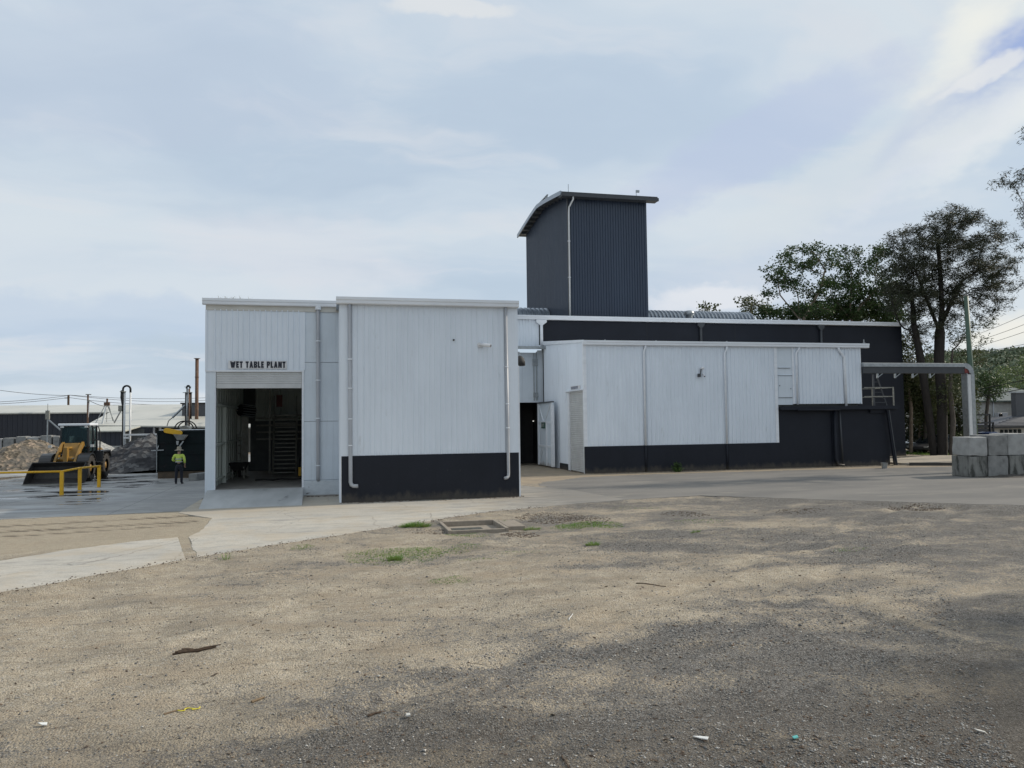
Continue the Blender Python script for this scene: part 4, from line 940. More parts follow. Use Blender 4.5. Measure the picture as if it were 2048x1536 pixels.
# ------------------------------------------------------------------ concrete blocks (right)
def blockmesh(w_, d_, h_, seed, chip=.03):
    bm = bmesh.new(); bmesh.ops.create_cube(bm, size=1)
    bmesh.ops.scale(bm, vec=(w_, d_, h_), verts=bm.verts)
    bmesh.ops.subdivide_edges(bm, edges=bm.edges, cuts=5, use_grid_fill=True)
    for v in bm.verts:
        p = v.co; e_ = sum(abs(abs(c)-s/2) < .01 for c, s in ((p.x, w_), (p.y, d_), (p.z, h_)))
        k = noise.noise(p*3+Vector((seed*7, 0, 0)))
        if e_ >= 2: v.co *= 1-chip*(.5+max(0, k)*1.2)/max(w_, .5)
        v.co += Vector((noise.noise(p*2.2+Vector((seed, 1, 2))), noise.noise(p*2.2+Vector((seed, 5, 2))), noise.noise(p*2.2+Vector((seed, 9, 2)))))*.028
    return bm
def block(name, c, size, rz, m, label, group, seed, cat='concrete block', lip=True):
    bm = blockmesh(*size, seed); me = bpy.data.meshes.new(name); bm.to_mesh(me); bm.free(); me.materials.append(M[m])
    o = bpy.data.objects.new(name, me); sc.collection.objects.link(o); o.location = c; o.rotation_euler.z = rz
    bv = o.modifiers.new('bevel', 'BEVEL'); bv.width = .02; bv.segments = 2; bv.limit_method = 'ANGLE'; bv.angle_limit = R_(50)
    return tag(o, label, cat, group)
c0 = G(1940, 955); rb = R_(-8)
ux = Vector((math.cos(rb), math.sin(rb), 0)); uy = Vector((-math.sin(rb), math.cos(rb), 0))
BW, BH = .92, .97
gname = 'concrete blocks stacked at the right edge'
spec = [  # along, row, width, label, material
    (0, 0, .92, 'mossy corner concrete block at the left end of the bottom row', 'concmoss'),
    (.96, 0, 1.0, 'grey concrete block second in the bottom row on the right', 'conc'),
    (2.0, 0, 1.1, 'concrete block with dirt heaped at its foot, cut by the photo edge', 'concmoss'),
    (.03, 1, .90, 'pale limed corner concrete block on top of the mossy one', 'concpale'),
    (.97, 1, 1.0, 'cracked concrete block second in the top row on the right', 'conc'),
    (2.0, 1, 1.1, 'tallest top row concrete block cut by the right photo edge', 'concpale')]
for i, (al, row, wd, lb, mm) in enumerate(spec):
    hh = BH if row == 0 else (.86 if al < .5 else (.95 if al < 1.5 else 1.0))
    base = c0+ux*(al+wd/2)+uy*(.65 if row == 0 else .62+.05*al)
    block('concrete_block', (base.x, base.y, (hh/2 if row == 0 else BH+.01+hh/2)), (wd-.02, 1.25, hh), rb+R_((1.2, -1.6, .8, -1.0, 1.9, -.6)[i]), mm, lb, gname, i+3)
for k, (al, row) in enumerate(((3.14, 0), (3.14, 1))):
    base = c0+ux*(al+.55)+uy*.7; block('concrete_block', (base.x, base.y, BH*.5+row*(BH+.02)), (1.1, 1.25, BH), rb, 'conc', ('lower' if row == 0 else 'upper')+' concrete block beyond the right photo edge', gname, 20+k)
# dirt heaped at their feet
mb = MB(); mb.open = True; nn = 26
for i in range(nn+1):
    for j in range(7):
        u = i/nn; v = j/6; p = c0+ux*(1.0+u*3.2)+uy*(-.75*v+.05)
        h = max(0, (1-v)*.22*(.6+.6*noise.noise((u*6, v*2, 1)))*min(1, u*6)); mb.v.append((p.x, p.y, h-.01))
for i in range(nn):
    for j in range(6): a = i*7+j; mb.f.append((a, a+7, a+8, a+1))
mb.build('dirt_heap', mat('dark_dirt', (.09, .08, .07), (.05, .045, .04), .95, ns=8, bump=.5), None, 'low heap of dark dirt along the foot of the concrete blocks', smooth=True, cat='dirt', kind='stuff')

# ------------------------------------------------------------------ wheel loader
LX0, LYF, LYR = -13.33, 44.05, 46.75
t = thing('wheel_loader', 'yellow wheel loader with black bucket lowered, parked before the gravel heap', 'loader', (LX0, 45.3, 0))
mb = MB(); x0, x1 = LX0-1.2, LX0+1.2
prof = [(41.62, .04), (42.55, .02), (42.95, .18), (43.12, .50), (43.05, .84), (42.82, 1.06), (42.78, 1.03), (42.97, .82), (43.03, .5), (42.88, .24), (42.52, .08), (41.62, .07)]
mb.prism([Vector((x0, a, b)) for a, b in prof], (x1-x0, 0, 0)); bk = mb.build('bucket', 'bucket', t)
for xx in (x0-.03, x1-.0):
    MB().prism([Vector((xx, a, b)) for a, b in ((41.62, .04), (42.55, .02), (42.95, .18), (43.12, .50), (43.05, .84), (42.80, 1.06), (42.3, .75), (41.75, .22))], (.03, 0, 0)).build('side_plate', 'bucket', bk)
MB().box(x0-.03, x1+.03, 41.50, 41.68, .025, .055).build('cutting_edge', 'steel', bk)
for s in (-1, 1):
    xx = LX0+s*.47
    MB().prism([Vector((xx-.06, a, b)) for a, b in ((43.0, .35), (43.12, .62), (43.7, 1.22), (44.5, 1.86), (44.85, 2.02), (44.95, 1.82), (44.5, 1.60), (43.9, 1.0), (43.25, .38))], (.12, 0, 0)).build('lift_arm', 'yellow', t, bevel=.01)
    mb = MB(); mb.tube([(xx-s*.14, 44.9, .95), (xx-s*.14, 44.3, 1.1)], .065, 10); mb.tube([(xx-s*.14, 44.3, 1.1), (xx-s*.14, 43.7, 1.2)], .035, 8); mb.build('lift_cylinder', 'steel', t)
mb = MB(); mb.prism([Vector((LX0-.09, a, b)) for a, b in ((43.6, 1.75), (43.9, 1.8), (43.95, 1.2), (43.75, .55), (43.55, .55), (43.6, 1.2))], (.18, 0, 0)); mb.tube([(LX0, 43.75, 1.70), (LX0, 44.9, 1.72)], .07, 10); mb.build('tilt_link', 'yellow', t, bevel=.01)
MB().tube([(LX0-.47, 43.9, 1.15), (LX0+.47, 43.9, 1.15)], .13, 12).build('cross_tube', 'yellow', t)
mb = MB(); mb.prism([Vector((LX0-.36, a, b)) for a, b in ((43.9, .45), (44.6, .38), (45.3, .45), (45.3, 1.1), (44.95, 1.95), (44.6, 1.95), (44.3, 1.3), (43.9, .95))], (.72, 0, 0)); mb.build('front_frame', 'yellow', t, bevel=.02)
MB().tube([(LX0-.9, LYF, .66), (LX0+.9, LYF, .66)], .16, 12).tube([(LX0-.9, LYR, .66), (LX0+.9, LYR, .66)], .16, 12).build('axle', 'cabblack', t)
MB().prism([Vector((LX0-.6, a, b)) for a, b in ((46.0, .7), (46.0, 1.55), (47.7, 1.62), (48.3, 1.45), (48.35, .7), (47, .5))], (1.2, 0, 0)).build('engine_cover', 'yellow', t, bevel=.04)
def wheel(x, y):
    mb = MB(); r = .67; wd = .25
    mb.lathe([(.36, -wd), (.58, -wd-.015), (r-.04, -wd+.03), (r, -wd*.5), (r, wd*.5), (r-.04, wd-.03), (.58, wd+.015), (.36, wd)], (x, y, r), 'X', 32)
    for k in range(20):
        a = 2*math.pi*k/20
        for s in (-1, 1):
            a2 = a+s*.06; p = Vector((x+s*.03, y+math.cos(a)*(r+.01), r+math.sin(a)*(r+.01))); q = Vector((x+s*wd, y+math.cos(a2+.12)*(r-.02), r+math.sin(a2+.12)*(r-.02)))
            mb.bar(p, q, .05, .05)
    wl = mb.build('wheel', 'tyre', t)
    s = 1 if x > LX0 else -1
    MB().lathe([(.37, -.12*s), (.34, .05*s), (.20, .06*s), (.18, .20*s), (.0, .22*s)], (x, y, r), 'X', 24).build('rim', 'yellow', wl, smooth=True)
for s in (-1, 1):
    wheel(LX0+s*.88, LYF); wheel(LX0+s*.88, LYR)
    pr = arc((0, LYF, .67), .78, R_(20), R_(150), 8, (0, 1, 0), (0, 0, 1)); pr2 = arc((0, LYF, .67), .74, R_(150), R_(20), 8, (0, 1, 0), (0, 0, 1))
    MB().prism([Vector((LX0+s*.88-.27, p.y, p.z)) for p in pr+pr2], (.54, 0, 0)).build('front_fender', 'cabblack', t)
    MB().prism([Vector((LX0+s*.88-.28, a, b)) for a, b in ((45.85, .9), (45.95, 1.5), (47.4, 1.5), (47.6, 1.1), (47.3, 1.42), (46.1, 1.42))], (.56, 0, 0)).build('rear_fender', 'cabblack', t)
cx0, cx1 = LX0-.68, LX0+.72; cy0, cy1 = 44.95, 46.25
mb = MB()
for (xx, yy) in ((cx0, cy0), (cx1, cy0), (cx0-.04, cy1), (cx1+.04, cy1), (cx1+.02, 45.55), (cx0-.02, 45.55)):
    mb.bar((xx, yy+(.0 if yy > 45 else .12)*0, 1.25), (xx+(.06 if xx < LX0 else -.06), yy+.1, 2.86), .08)
mb.box(cx0, cx1, cy0, cy1, .95, 1.36); mb.box(cx0, cx1, cy1-.05, cy1, 1.36, 1.7); mb.build('cab_frame', 'cabblack', t)
MB().box(cx0-.08, cx1+.06, cy0-.05, cy1+.12, 2.86, 2.98).build('cab_roof', 'trim', t, bevel=.03)
MB().box(cx0+.06, cx1-.06, cy0+.05, cy0+.06, 1.40, 2.82).build('windscreen', 'glass', t)
for xx in (cx0+.02, cx1-.02): MB().box(xx-.005, xx+.005, cy0+.12, cy1-.05, 1.5, 2.8).build('side_window', 'glass', t)
mb = MB(); mb.box(LX0-.2, LX0+.2, 45.5, 45.95, 1.2, 1.55); mb.box(LX0-.2, LX0+.2, 45.85, 46.0, 1.55, 2.25); mb.build('seat', 'cabblack', t, bevel=.03)
MB().tube(arc((LX0, 45.3, 1.85), .17, 0, 2*math.pi, 16, (1, 0, 0), (0, .5, .86))[:-1], .02, 6, closed=True).build('steering_wheel', 'black', t)
# opened side door frame / handrail on the right of the cab
mb = MB(); xx = cx1+.12
mb.tube([(xx, 45.2, 1.35), (xx+.06, 45.2, 2.1), (xx, 45.2, 2.75), (xx+.3, 45.1, 2.80), (xx+.38, 45.1, 2.5), (xx+.38, 45.1, 1.45), (xx+.2, 45.1, 1.3)], .035, 8); mb.tube([(xx+.05, 45.15, 2.1), (xx+.38, 45.1, 2.1)], .03, 8)
mb.build('door_frame', 'cabblack', t)
for s in (-1, 1):
    o = MB().bar((LX0+s*.62, 44.8, 1.7), (LX0+s*.98, 44.6, 1.75), .04).build('lamp_bracket', 'cabblack', t)
    MB().cbox((LX0+s*1.0, 44.55, 1.80), .16, .10, .14).build('headlight', 'lamp', o)
mb = MB(); mb.box(cx1+.05, LX0+1.15, 44.95, 45.5, .55, .60); mb.box(cx1+.05, LX0+1.15, 44.95, 45.5, .9, .95); mb.build('step', 'cabblack', t)
for s in (-1, 1): MB().cbox((cx0+.12 if s < 0 else cx1-.12, cy0-.02, 2.80), .16, .08, .09).build('work_light', 'lamp', t)

# ------------------------------------------------------------------ yellow guard rail
t = thing('guard_rail', 'yellow tubular guard rail with three square posts beside the loader', 'railing', (-10.95, 37, 0))
P1, P2, P3 = (-10.9, 35.3), (-10.92, 37.7), (-10.52, 39.1)
for (x, y) in (P1, P2, P3):
    MB().box(x-.065, x+.065, y-.065, y+.065, 0, 1.03).build('post', 'safety', t, bevel=.008); MB().box(x-.12, x+.12, y-.12, y+.12, .0, .02).build('base_plate', 'steel', t)
mb = MB(); a = Vector((-15.5, 35.9, .97)); mb.tube([a, (P1[0], P1[1], .99)], .045, 10); mb.build('rail', 'safety', t, smooth=True)
MB().tube([(P1[0], P1[1], .99), (P2[0], P2[1], .99), (P3[0], P3[1], .99)], .045, 10).build('rail', 'safety', t, smooth=True)
MB().box(-15.5, -15.37, 35.83, 35.96, 0, 1.0).build('post', 'safety', t)

# ------------------------------------------------------------------ heaps
def heap(name, label, c, rx, ry, h, m, seed, rough=.12, crater=None, sharp=1.3):
    nn = 70; V = []
    for j in range(nn+1):
        for i in range(nn+1):
            u = i/nn*2-1; v = j/nn*2-1; r = math.hypot(u, v)
            ang = math.atan2(v, u); rr = r*(1+.18*noise.noise((math.cos(ang)*1.3, math.sin(ang)*1.3, seed)))
            z = h*max(0, 1-rr**sharp)*(1+.22*noise.noise((u*2.2, v*2.2, seed+3)))
            z += (rough*noise.noise((u*9, v*9, seed))+rough*.6*noise.noise((u*22, v*22, seed)))*(1 if z > 0 else 0)*min(1, max(0, (1-rr)*6))
            V.append((c[0]+u*rx, c[1]+v*ry, z if z > 0 else -.02))
    ii = np.arange(nn)[None, :]+(nn+1)*np.arange(nn)[:, None]; F = np.stack([ii, ii+1, ii+nn+2, ii+nn+1], -1).reshape(-1, 4)
    o = npmesh(name, np.array(V)-np.array([c[0], c[1], 0]), F, m, label=label, cat='heap'); o.location = (c[0], c[1], 0)
    for p in o.data.polygons: p.use_smooth = True
    return o
def heapmat(name, cols, sc_, bump=1.0, thr=.5):
    Mt = bpy.data.materials.new(name); Mt.use_nodes = True; t_ = NT(Mt.node_tree); b = t_.n['Principled BSDF']; o = t_.obj()
    v = t_.sep(t_.vor(o, sc_, 'Color')); c = t_.mix(t_.ss(v[0], .2, .8), cols[0], cols[1]); c = t_.mix(t_.ss(v[1], .72, .8), c, cols[2])
    c = t_.mix(t_.ss(t_.noise(o, .7, 4), .45, .65), c, cols[3])
    t_.put(b.inputs['Base Color'], c); b.inputs['Roughness'].default_value = .95; b.inputs['Specular IOR Level'].default_value = .1
    bn = t_.add('ShaderNodeBump'); bn.inputs['Strength'].default_value = .8; bn.inputs['Distance'].default_value = .08*bump
    t_.put(bn.inputs['Height'], t_.m('ADD', t_.vor(o, sc_), t_.noise(o, 3, 5))); t_.put(b.inputs['Normal'], bn.outputs[0]); return Mt
heap('gravel_heap', 'heap of mixed tan and brown gravel behind the loader', (-20.6, 60, 0), 4.0, 4.5, 1.9, heapmat('gravel_heap_stone', ((.10, .085, .065), (.22, .185, .14), (.30, .235, .18), (.13, .12, .105)), 5.5), 1, .16)
heap('lime_heap', 'pale chalky heap half hidden behind the wheel loader', (-17.3, 64, 0), 2.6, 3, 1.7, heapmat('lime_stone', ((.32, .32, .30), (.40, .39, .37), (.25, .25, .24), (.30, .30, .29)), 6), 5, .06)
heap('sand_heap', 'large dark grey heap of foundry sand left of the green container', (-11.2, 53.6, 0), 5.0, 4.4, 2.25, heapmat('dark_sand', ((.045, .045, .048), (.075, .075, .078), (.13, .13, .13), (.035, .035, .038)), 3.5), 9, .22, sharp=1.0)

# ------------------------------------------------------------------ block wall behind the heap
g2 = 'concrete blocks walling the heap bays'
for i, (pxa, pxb, top) in enumerate(((-30, 4, 878), (5, 28, 876), (31, 52, 873), (54, 77, 874), (80, 103, 871), (105, 119, 872), (120, 140, 873))):
    a = PY(pxa, top, 72); b = PY(pxb, top, 72); wd = b.x-a.x
    o = block('bay_block', ((a.x+b.x)/2, 72.6, a.z/2), (wd-.03, 1.2, a.z), 0, 'conc' if i % 3 else 'concpale',
          ['grey bay block cut by the left photo edge', 'pale bay block second from the left photo edge', 'grey bay block above the left slope of the gravel heap', 'grey bay block behind the crest of the gravel heap', 'pale bay block above the right slope of the gravel heap', 'narrow grey bay block left of the loader cab', 'grey bay block seen beside the loader cab'][i], g2, 40+i)
# ------------------------------------------------------------------ far warehouse and near works shed
a = PY(-60, 826, 95); b = PY(216, 826, 95)
t = thing('warehouse', 'long low dark warehouse with a faded pale roof beyond the yard', 'warehouse', (-30, 98, 0))
mb = MB(); mb.open = True; mb.ribs((-48, 95), (-12, 95), 0, 4.2, .5, .05, .1, .05); mb.build('wall', 'navyclad', t)
mb = MB(); r0 = PY(0, 812, 110).z
mb.prism([(-48, 94.8, 4.18), (-48, 110, r0-.05), (-48, 125, 4.2), (-48, 125, 4.3), (-48, 110, r0+.06), (-48, 94.8, 4.32)], (48, 0, 0)); mb.build('roof', 'roofpale', t)
t = thing('works_shed', 'works shed with a weathered grey roof and an open dark bay', 'shed', (-15, 80, 0))
A, B_, C_, D_ = PY(172, 850, 75), PY(520, 854, 75), PY(520, 810, 90), PY(224, 822, 90)
mb = MB(); mb.prism([A, B_, C_, D_], (0, 0, -.12)); mb.build('roof', 'roofpale', t)
q1, q2, q3, q4 = PY(159, 850, 74.9), PY(281, 852, 74.9), PY(250, 861, 71.5), PY(190, 861, 71.5)
q4.z = q3.z; q1.z = q2.z
mb = MB(); mb.prism([q1, q2, q3, q4], (0, 0, -.10)); mb.build('porch_roof', mat('pale_new_roof', (.50, .50, .44), None, .5), t)
zz_ = q3.z
mb = MB(); mb.open = True; mb.ribs((q4.x+.2, 71.8), (q3.x-.1, 71.8), 0, zz_-.11, .4, .04, .08, .04); mb.build('porch_wall', 'navyclad', t)
mb = MB(); mb.box(A.x+.6, -16.6, 75.3, 75.4, 0, 2.5); mb.box(-16.6, -5, 80, 80.1, 0, 3.2); mb.box(-15.6, -14.6, 76.5, 76.6, 0, 2.4); mb.build('wall', 'innerdark', t)
mb = MB()
for px in (380, 386, 392): q = PY(px, 862, 75.2)
a = PY(306, 855, 76); mb.box(a.x, a.x+.16, 76, 76.1, 0, a.z); mb.box(a.x+.5, a.x+.7, 76, 76.1, 0, a.z); mb.build('bay_post', 'trim', t)
a = PY(364, 808, 82); b = PY(470, 808, 82)
mb = MB(); mb.box(a.x, b.x, 82, 88, 3.6, a.z); mb.build('roof_monitor', 'roofdark', t); MB().box(a.x-.15, b.x, 81.9, 88, a.z+.004, a.z+.13).build('monitor_roof', 'cabblack', t)
a = PY(205, 893, 66); b = PY(235, 891, 66)
mb = MB(); mb.open = True; mb.ribs((-17.9, 66), (-13.6, 66), 0, PY(215, 892, 66).z, .3, .05, .08, .05)
mb.build('sheet_fence', 'galv', None, 'grey corrugated sheet fence between the loader and the dark heap', cat='fence', origin=(-16, 66, 0))

# chimney
a = PY(391.5, 717, 80); b = PY(391.5, 815, 80)
t = thing('chimney_stack', 'tall thin rusty chimney stack with a flanged cap left of the shed', 'chimney', (a.x+.12, 80, 0))
MB().tube([(a.x+.12, 80, 0), (a.x+.12, 80, a.z)], .165, 14).build('flue', 'rust', t, smooth=True)
MB().lathe([(.16, 0), (.30, .02), (.30, .06), (.0, .08)], (a.x+.12, 80, a.z-.04), 'Z', 16).lathe([(.165, 0), (.2, 0), (.2, .06), (.165, .06)], (a.x+.12, 80, 7.4), 'Z', 16).build('cap', 'rust', t)
# hooked pipes
Y = 56.5
t = thing('hook_pipe', 'white standpipes joined by a black hose bent like a walking stick', 'pipework', (-13.6, Y, 0))
a = PY(246, 780, Y); b = PY(261, 782, Y); g = PY(249, 870, Y)
MB().tube([(a.x+.10, Y, 0), (a.x+.10, Y, a.z-.12)], .07, 10).build('standpipe', 'whitepipe', t, smooth=True); MB().tube([(b.x, Y, 0), (b.x, Y, b.z)], .06, 10).build('standpipe', 'whitepipe', t, smooth=True)
MB().tube([(a.x-.04, Y, a.z-.02), (a.x-.03, Y, a.z-.5), (a.x+.02, Y, 4.0), (a.x+.02, Y, 0)], [.10, .13, .06, .06], 10).build('cyclone', 'black', t, smooth=True)
MB().tube([(a.x, Y, a.z-.1)]+arc(((a.x+b.x)/2, Y, a.z+.05), (b.x-a.x)/2, math.pi, 0, 12, (1, 0, 0), (0, 0, 1))+[(b.x, Y, b.z-.1)], .065, 10).build('hose', 'black', t, smooth=True)
MB().lathe([(.1, 0), (.2, .0), (.2, .05), (.1, .05)], (a.x, Y, a.z-.14), 'Z', 12).cbox((a.x-.15, Y, PY(243, 817, Y).z), .22, .2, .38).build('flange', 'steel', t)
q = PY(196, 845, Y); MB().bar((a.x-.1, Y, PY(240, 820, Y).z), (q.x, Y+4, q.z), .07).build('stay', 'galv', t)
q1 = PY(247, 870, 54.6); q2 = PY(318, 869, 54.6)
t = thing('pipe_beam', 'white horizontal beam along the top of the dark sand heap', 'beam', (-12, 54.6, q1.z))
MB().box(q1.x, q2.x, 54.5, 54.7, q1.z-.05, q1.z+.06).box(q1.x, q1.x+.35, 54.5, 54.7, q1.z-.25, q1.z-.12).build('beam', 'whitepipe', t, bevel=.01)
MB().box(q1.x+.02, q1.x+.14, 54.55, 54.65, 0, q1.z-.05).box(q2.x-.14, q2.x-.02, 54.55, 54.65, 0, q1.z-.05).build('leg', 'galv', t)
# second pipe cluster
Y = 52.0; a = PY(376, 768, Y)
t = thing('exhaust_pipes', 'cluster of steel exhaust pipes rising behind the green container', 'pipework', (a.x, Y, 0))
MB().tube([(a.x-.05, Y, 2), (a.x-.05, Y, 5.15)], .055, 10).build('pipe', 'galv', t, smooth=True); MB().tube([(a.x+.08, Y, 2), (a.x+.08, Y, 5.1)], .055, 10).build('pipe', 'rust', t, smooth=True)
MB().tube([(a.x-.10, Y+.1, 2), (a.x-.10, Y+.1, 4.9)], .09, 10).tube([(a.x+.14, Y+.15, 3.2), (a.x+.14, Y+.15, 4.9)], .07, 10).build('sleeve', 'black', t, smooth=True)
MB().tube(arc((a.x+.02, Y, 5.12), .10, math.pi, 0, 8, (1, 0, 0), (0, 0, 1.8)), .06, 10).build('hose', 'black', t, smooth=True)
mb = MB(); mb.cbox((a.x, Y, 5.22), .4, .12, .025); mb.cbox((a.x-.02, Y+.05, 4.86), .55, .3, .03); mb.build('flange', 'steel', t)
p1 = PY(370, 811, Y); p2 = PY(345, 835, Y); p3 = PY(337, 842, Y)
mb = MB(); mb.tube([p1, p2], .07, 8); mb.build('brace_tube', 'galv', t); MB().tube([p2, p3, PY(334, 852, Y)], .03, 6).build('hook', 'steel', t)
# cable reel
Y = 50; a = PY(368, 857, Y)
t = thing('cable_reel', 'black cable reel half hidden behind the green container', 'reel', (a.x, Y, 0))
mb = MB(); mb.tube(arc((a.x, Y, a.z-.1), .55, 0, 2*math.pi, 24, (1, 0, 0), (0, 0, 1))[:-1], .04, 6, closed=True); mb.tube(arc((a.x+.1, Y+.5, a.z-.1), .55, 0, 2*math.pi, 24, (1, 0, 0), (0, 0, 1))[:-1], .04, 6, closed=True)
mb.build('rim', 'black', t); MB().tube([(a.x, Y, a.z-.1), (a.x+.1, Y+.5, a.z-.1)], .28, 16).build('drum', 'steel', t); MB().box(a.x-.1, a.x+.1, Y+.1, Y+.4, 0, a.z-.1).build('stand', 'steel', t)

# green container
t = thing('skip_container', 'dark green steel container on a muddy base behind the worker', 'container', (-7.9, 45, 0))
gx0, gx1 = -9.02, -6.45; gy = 44.0
MB().box(gx0, gx1, gy, gy+5, .38, 2.52).build('shell', 'green', t, bevel=.02)
mb = MB(); mb.box(gx0-.04, gx1, gy-.05, gy, 2.44, 2.55)
for z in (.42, 1.25, 1.85): mb.box(gx0-.03, gx1, gy-.05, gy, z, z+.06)
for x in (gx0-.04, -8.0, gx1-.12): mb.box(x, x+.08, gy-.05, gy, .4, 2.44)
mb.build('stiffener', 'green', t)
MB().box(gx0-.05, gx0-.02, gy-.07, gy-.04, .35, 2.3).build('edge_strip', 'galv', t)
MB().box(gx0+.0, gx1, gy+.05, gy+4.8, .0, .37).build('base', 'brownbase', t)
MB().box(gx0+.1, gx1, gy-.02, gy+.1, 2.56, 2.60).build('top_rail', 'trim', t)
t = thing('guard_cover', 'bright yellow rounded belt guard tilted above the container', 'guard', (-8.2, 43.6, 2.45))
p1 = PY(332, 861, 43.6); p2 = PY(359, 866, 43.6)
dv = (p2-p1).normalized(); nv = Vector((-dv.z, 0, dv.x)); r_ = .13
pts = arc(p1, r_, R_(90), R_(270), 8, dv, nv)+arc(p2, r_, R_(-90), R_(90), 8, dv, nv)
MB().prism(pts, (0, .14, 0)).build('cover', 'safety', t, bevel=.015); MB().bar((p1.x+.4, 43.7, 2.3), (p1.x+.4, 44.1, 2.3), .06).build('mount', 'steel', t)
t = thing('feed_hopper', 'small grey tapered hopper with chutes hung on the green container', 'hopper', (-7.85, 43.6, 2))
a = PY(346, 868, 43.55); b = PY(374, 870, 43.55); c = PY(366, 880, 43.55); d = PY(354, 880, 43.55)
mb = MB(); k = len(mb.v); mb.v += [tuple(a), tuple(b), (b.x, 43.98, b.z), (a.x, 43.98, a.z), tuple(d), tuple(c), (c.x, 43.85, c.z), (d.x, 43.85, d.z)]
mb.f += [(0, 1, 5, 4), (1, 2, 6, 5), (2, 3, 7, 6), (3, 0, 4, 7), (4, 5, 6, 7)]; mb.build('cone', 'hopper', t)
a = PY(352, 882, 43.6); MB().prism([a, a+Vector((.14, 0, 0)), a+Vector((.10, 0, -.22)), a+Vector((.03, 0, -.2))], (0, .15, 0)).build('chute', 'galv', t)
a = PY(367, 882, 43.6); MB().bar(a, a+Vector((-.18, 0, -.26)), .06).build('chute', 'galv', t)
t = thing('tap_bracket', 'pale valve and handle on the left edge of the green container', 'valve', (-9.05, 43.9, 1.5))
a = PY(313, 901, 43.9); MB().bar(a+Vector((-.25, 0, 0)), a+Vector((.35, 0, .02)), .05).bar(a, a+Vector((.1, 0, .25)), .05).build('handle', 'galv', t)
# kerb blocks beside the worker
t = thing('barrier_block', 'low concrete barrier block on the yard to the right of the worker', 'concrete block', (-6.7, 42.6, 0))
a = Vector((-7.12, 41.85, 0)); b = Vector((-5.9, 44.4, 0)); MB().prism([a, a+Vector((.42, -.12, 0)), b+Vector((.42, -.12, 0)), b], (0, 0, .36)).build('block', 'conc', t, bevel=.03)

# tripod mast and poles
Y = 76; ap = PY(214, 808, Y); t = thing('tripod_mast', 'pale steel tripod mast standing on the works shed roof', 'mast', (ap.x, Y, 2.8))
f1, f2, f3 = PY(199, 850, Y), PY(230, 848, Y+1), PY(213, 845, Y+2)
mb = MB(); mb.bar(f1+Vector((.2, 0, 0)), ap, .14); mb.build('strut', 'whitepipe', t)
mb = MB(); mb.bar(f2, ap, .05); mb.bar(f3, ap, .05); mb.bar(PY(226, 842, Y+1), ap+Vector((.12, 0, 0)), .05); mb.bar(f1+Vector((-.4, 0, .0)), ap+Vector((-.15, 0, -.1)), .05)
for k in (.3, .6): mb.bar(f1.lerp(ap, k), f2.lerp(ap, k), .03)
mb.build('leg', 'galv', t); mb = MB(); mb.bar(ap, PY(214.5, 797, Y), .13); mb.cbox(ap, .45, .3, .3); mb.build('head', 'rust', t); MB().box(f1.x, f2.x+.3, Y-.1, Y, f1.z-.08, f1.z).build('foot_rail', 'steel', t)
Y = 60; a = PY(176, 789, Y); b = PY(176, 840, Y)
t = thing('light_pole', 'dark steel pole with a crossarm floodlight behind the loader', 'pole', (a.x, Y, 0))
MB().tube([(a.x, Y, 0), (a.x, Y, a.z)], .06, 8).build('shaft', 'rust', t); MB().cbox((a.x+.03, Y, a.z), .36, .08, .06).build('crossarm', 'steel', t)
MB().cbox((a.x+.06, Y-.05, PY(178, 802, Y).z), .1, .1, .14).build('junction_box', 'steel', t); MB().bar((a.x+.09, Y, PY(178, 803, Y).z), (a.x+.03, Y, PY(177, 835, Y).z), .05).build('cable_guard', 'whitepipe', t)
Y = 68; a = PY(95.5, 820, Y)
t = thing('post_box', 'grey post carrying a rusty box and a slanting stay before the warehouse', 'post', (a.x, Y, 0))
MB().bar((a.x, Y, 0), (a.x, Y, a.z), .08).build('post', 'galv', t); MB().bar((a.x, Y, PY(96, 838, Y).z), PY(121, 860, Y), .09).build('stay', 'galv', t)
MB().cbox((a.x, Y, PY(96, 830, Y).z), .26, .24, .7).build('box', 'steel', t); MB().bar((a.x, Y, a.z), (a.x, Y, a.z+.5), .03).build('aerial', 'steel', t)
Y = 130; a = PY(137, 790, Y); b = PY(137, 812, Y)
t = thing('power_pole', 'distant power pole with crossarm behind the warehouse roof', 'pole', (a.x, Y, 0))
MB().tube([(a.x, Y, 0), (a.x, Y, a.z)], .16, 8).build('shaft', 'wood', t); MB().box(a.x-.55, a.x+.1, Y-.05, Y+.05, PY(137, 796, Y).z-.06, PY(137, 796, Y).z+.06).build('crossarm', 'wood', t)
def wire(p, q, sag, r, label, g=None, m='black'):
    p = Vector(p); q = Vector(q); pts = []
    for i in range(17): u = i/16; v = p.lerp(q, u); v.z -= sag*4*u*(1-u); pts.append(v)
    return MB().tube([x-Vector(p) for x in pts], r, 5).build('power_line', m, None, label, cat='power line', group=g)
def put(o, p): o.location = Vector(p); return o
gl = 'overhead wires over the left yard'
for (a1, b1, Ya, Yb, s, lb) in (((-60, 771), (137, 791), 110, 130, .3, 'upper wire sloping to the far power pole from the left edge'),
     ((-60, 806), (137, 791), 110, 130, .2, 'lower wire rising to the far power pole from the left edge'),
     ((-60, 810), (137, 795), 112, 130, .2, 'lowest wire at the left edge reaching the pole crossarm'),
     ((137, 790), (420, 795), 130, 150, .4, 'upper long wire from the far pole toward the white shed'),
     ((137, 790), (420, 800), 130, 150, .6, 'middle long wire from the far pole toward the white shed'),
     ((137, 795), (364, 809), 130, 140, .4, 'lowest long wire from the far pole to the works shed roof'),
     ((178, 801), (210, 813), 60, 75, .05, 'short dark cable from the light pole to the tripod mast')):
    p = PY(*a1, Ya); q = PY(*b1, Yb); put(wire(p, q, s, .032 if Ya > 100 else .02, lb, gl), p)
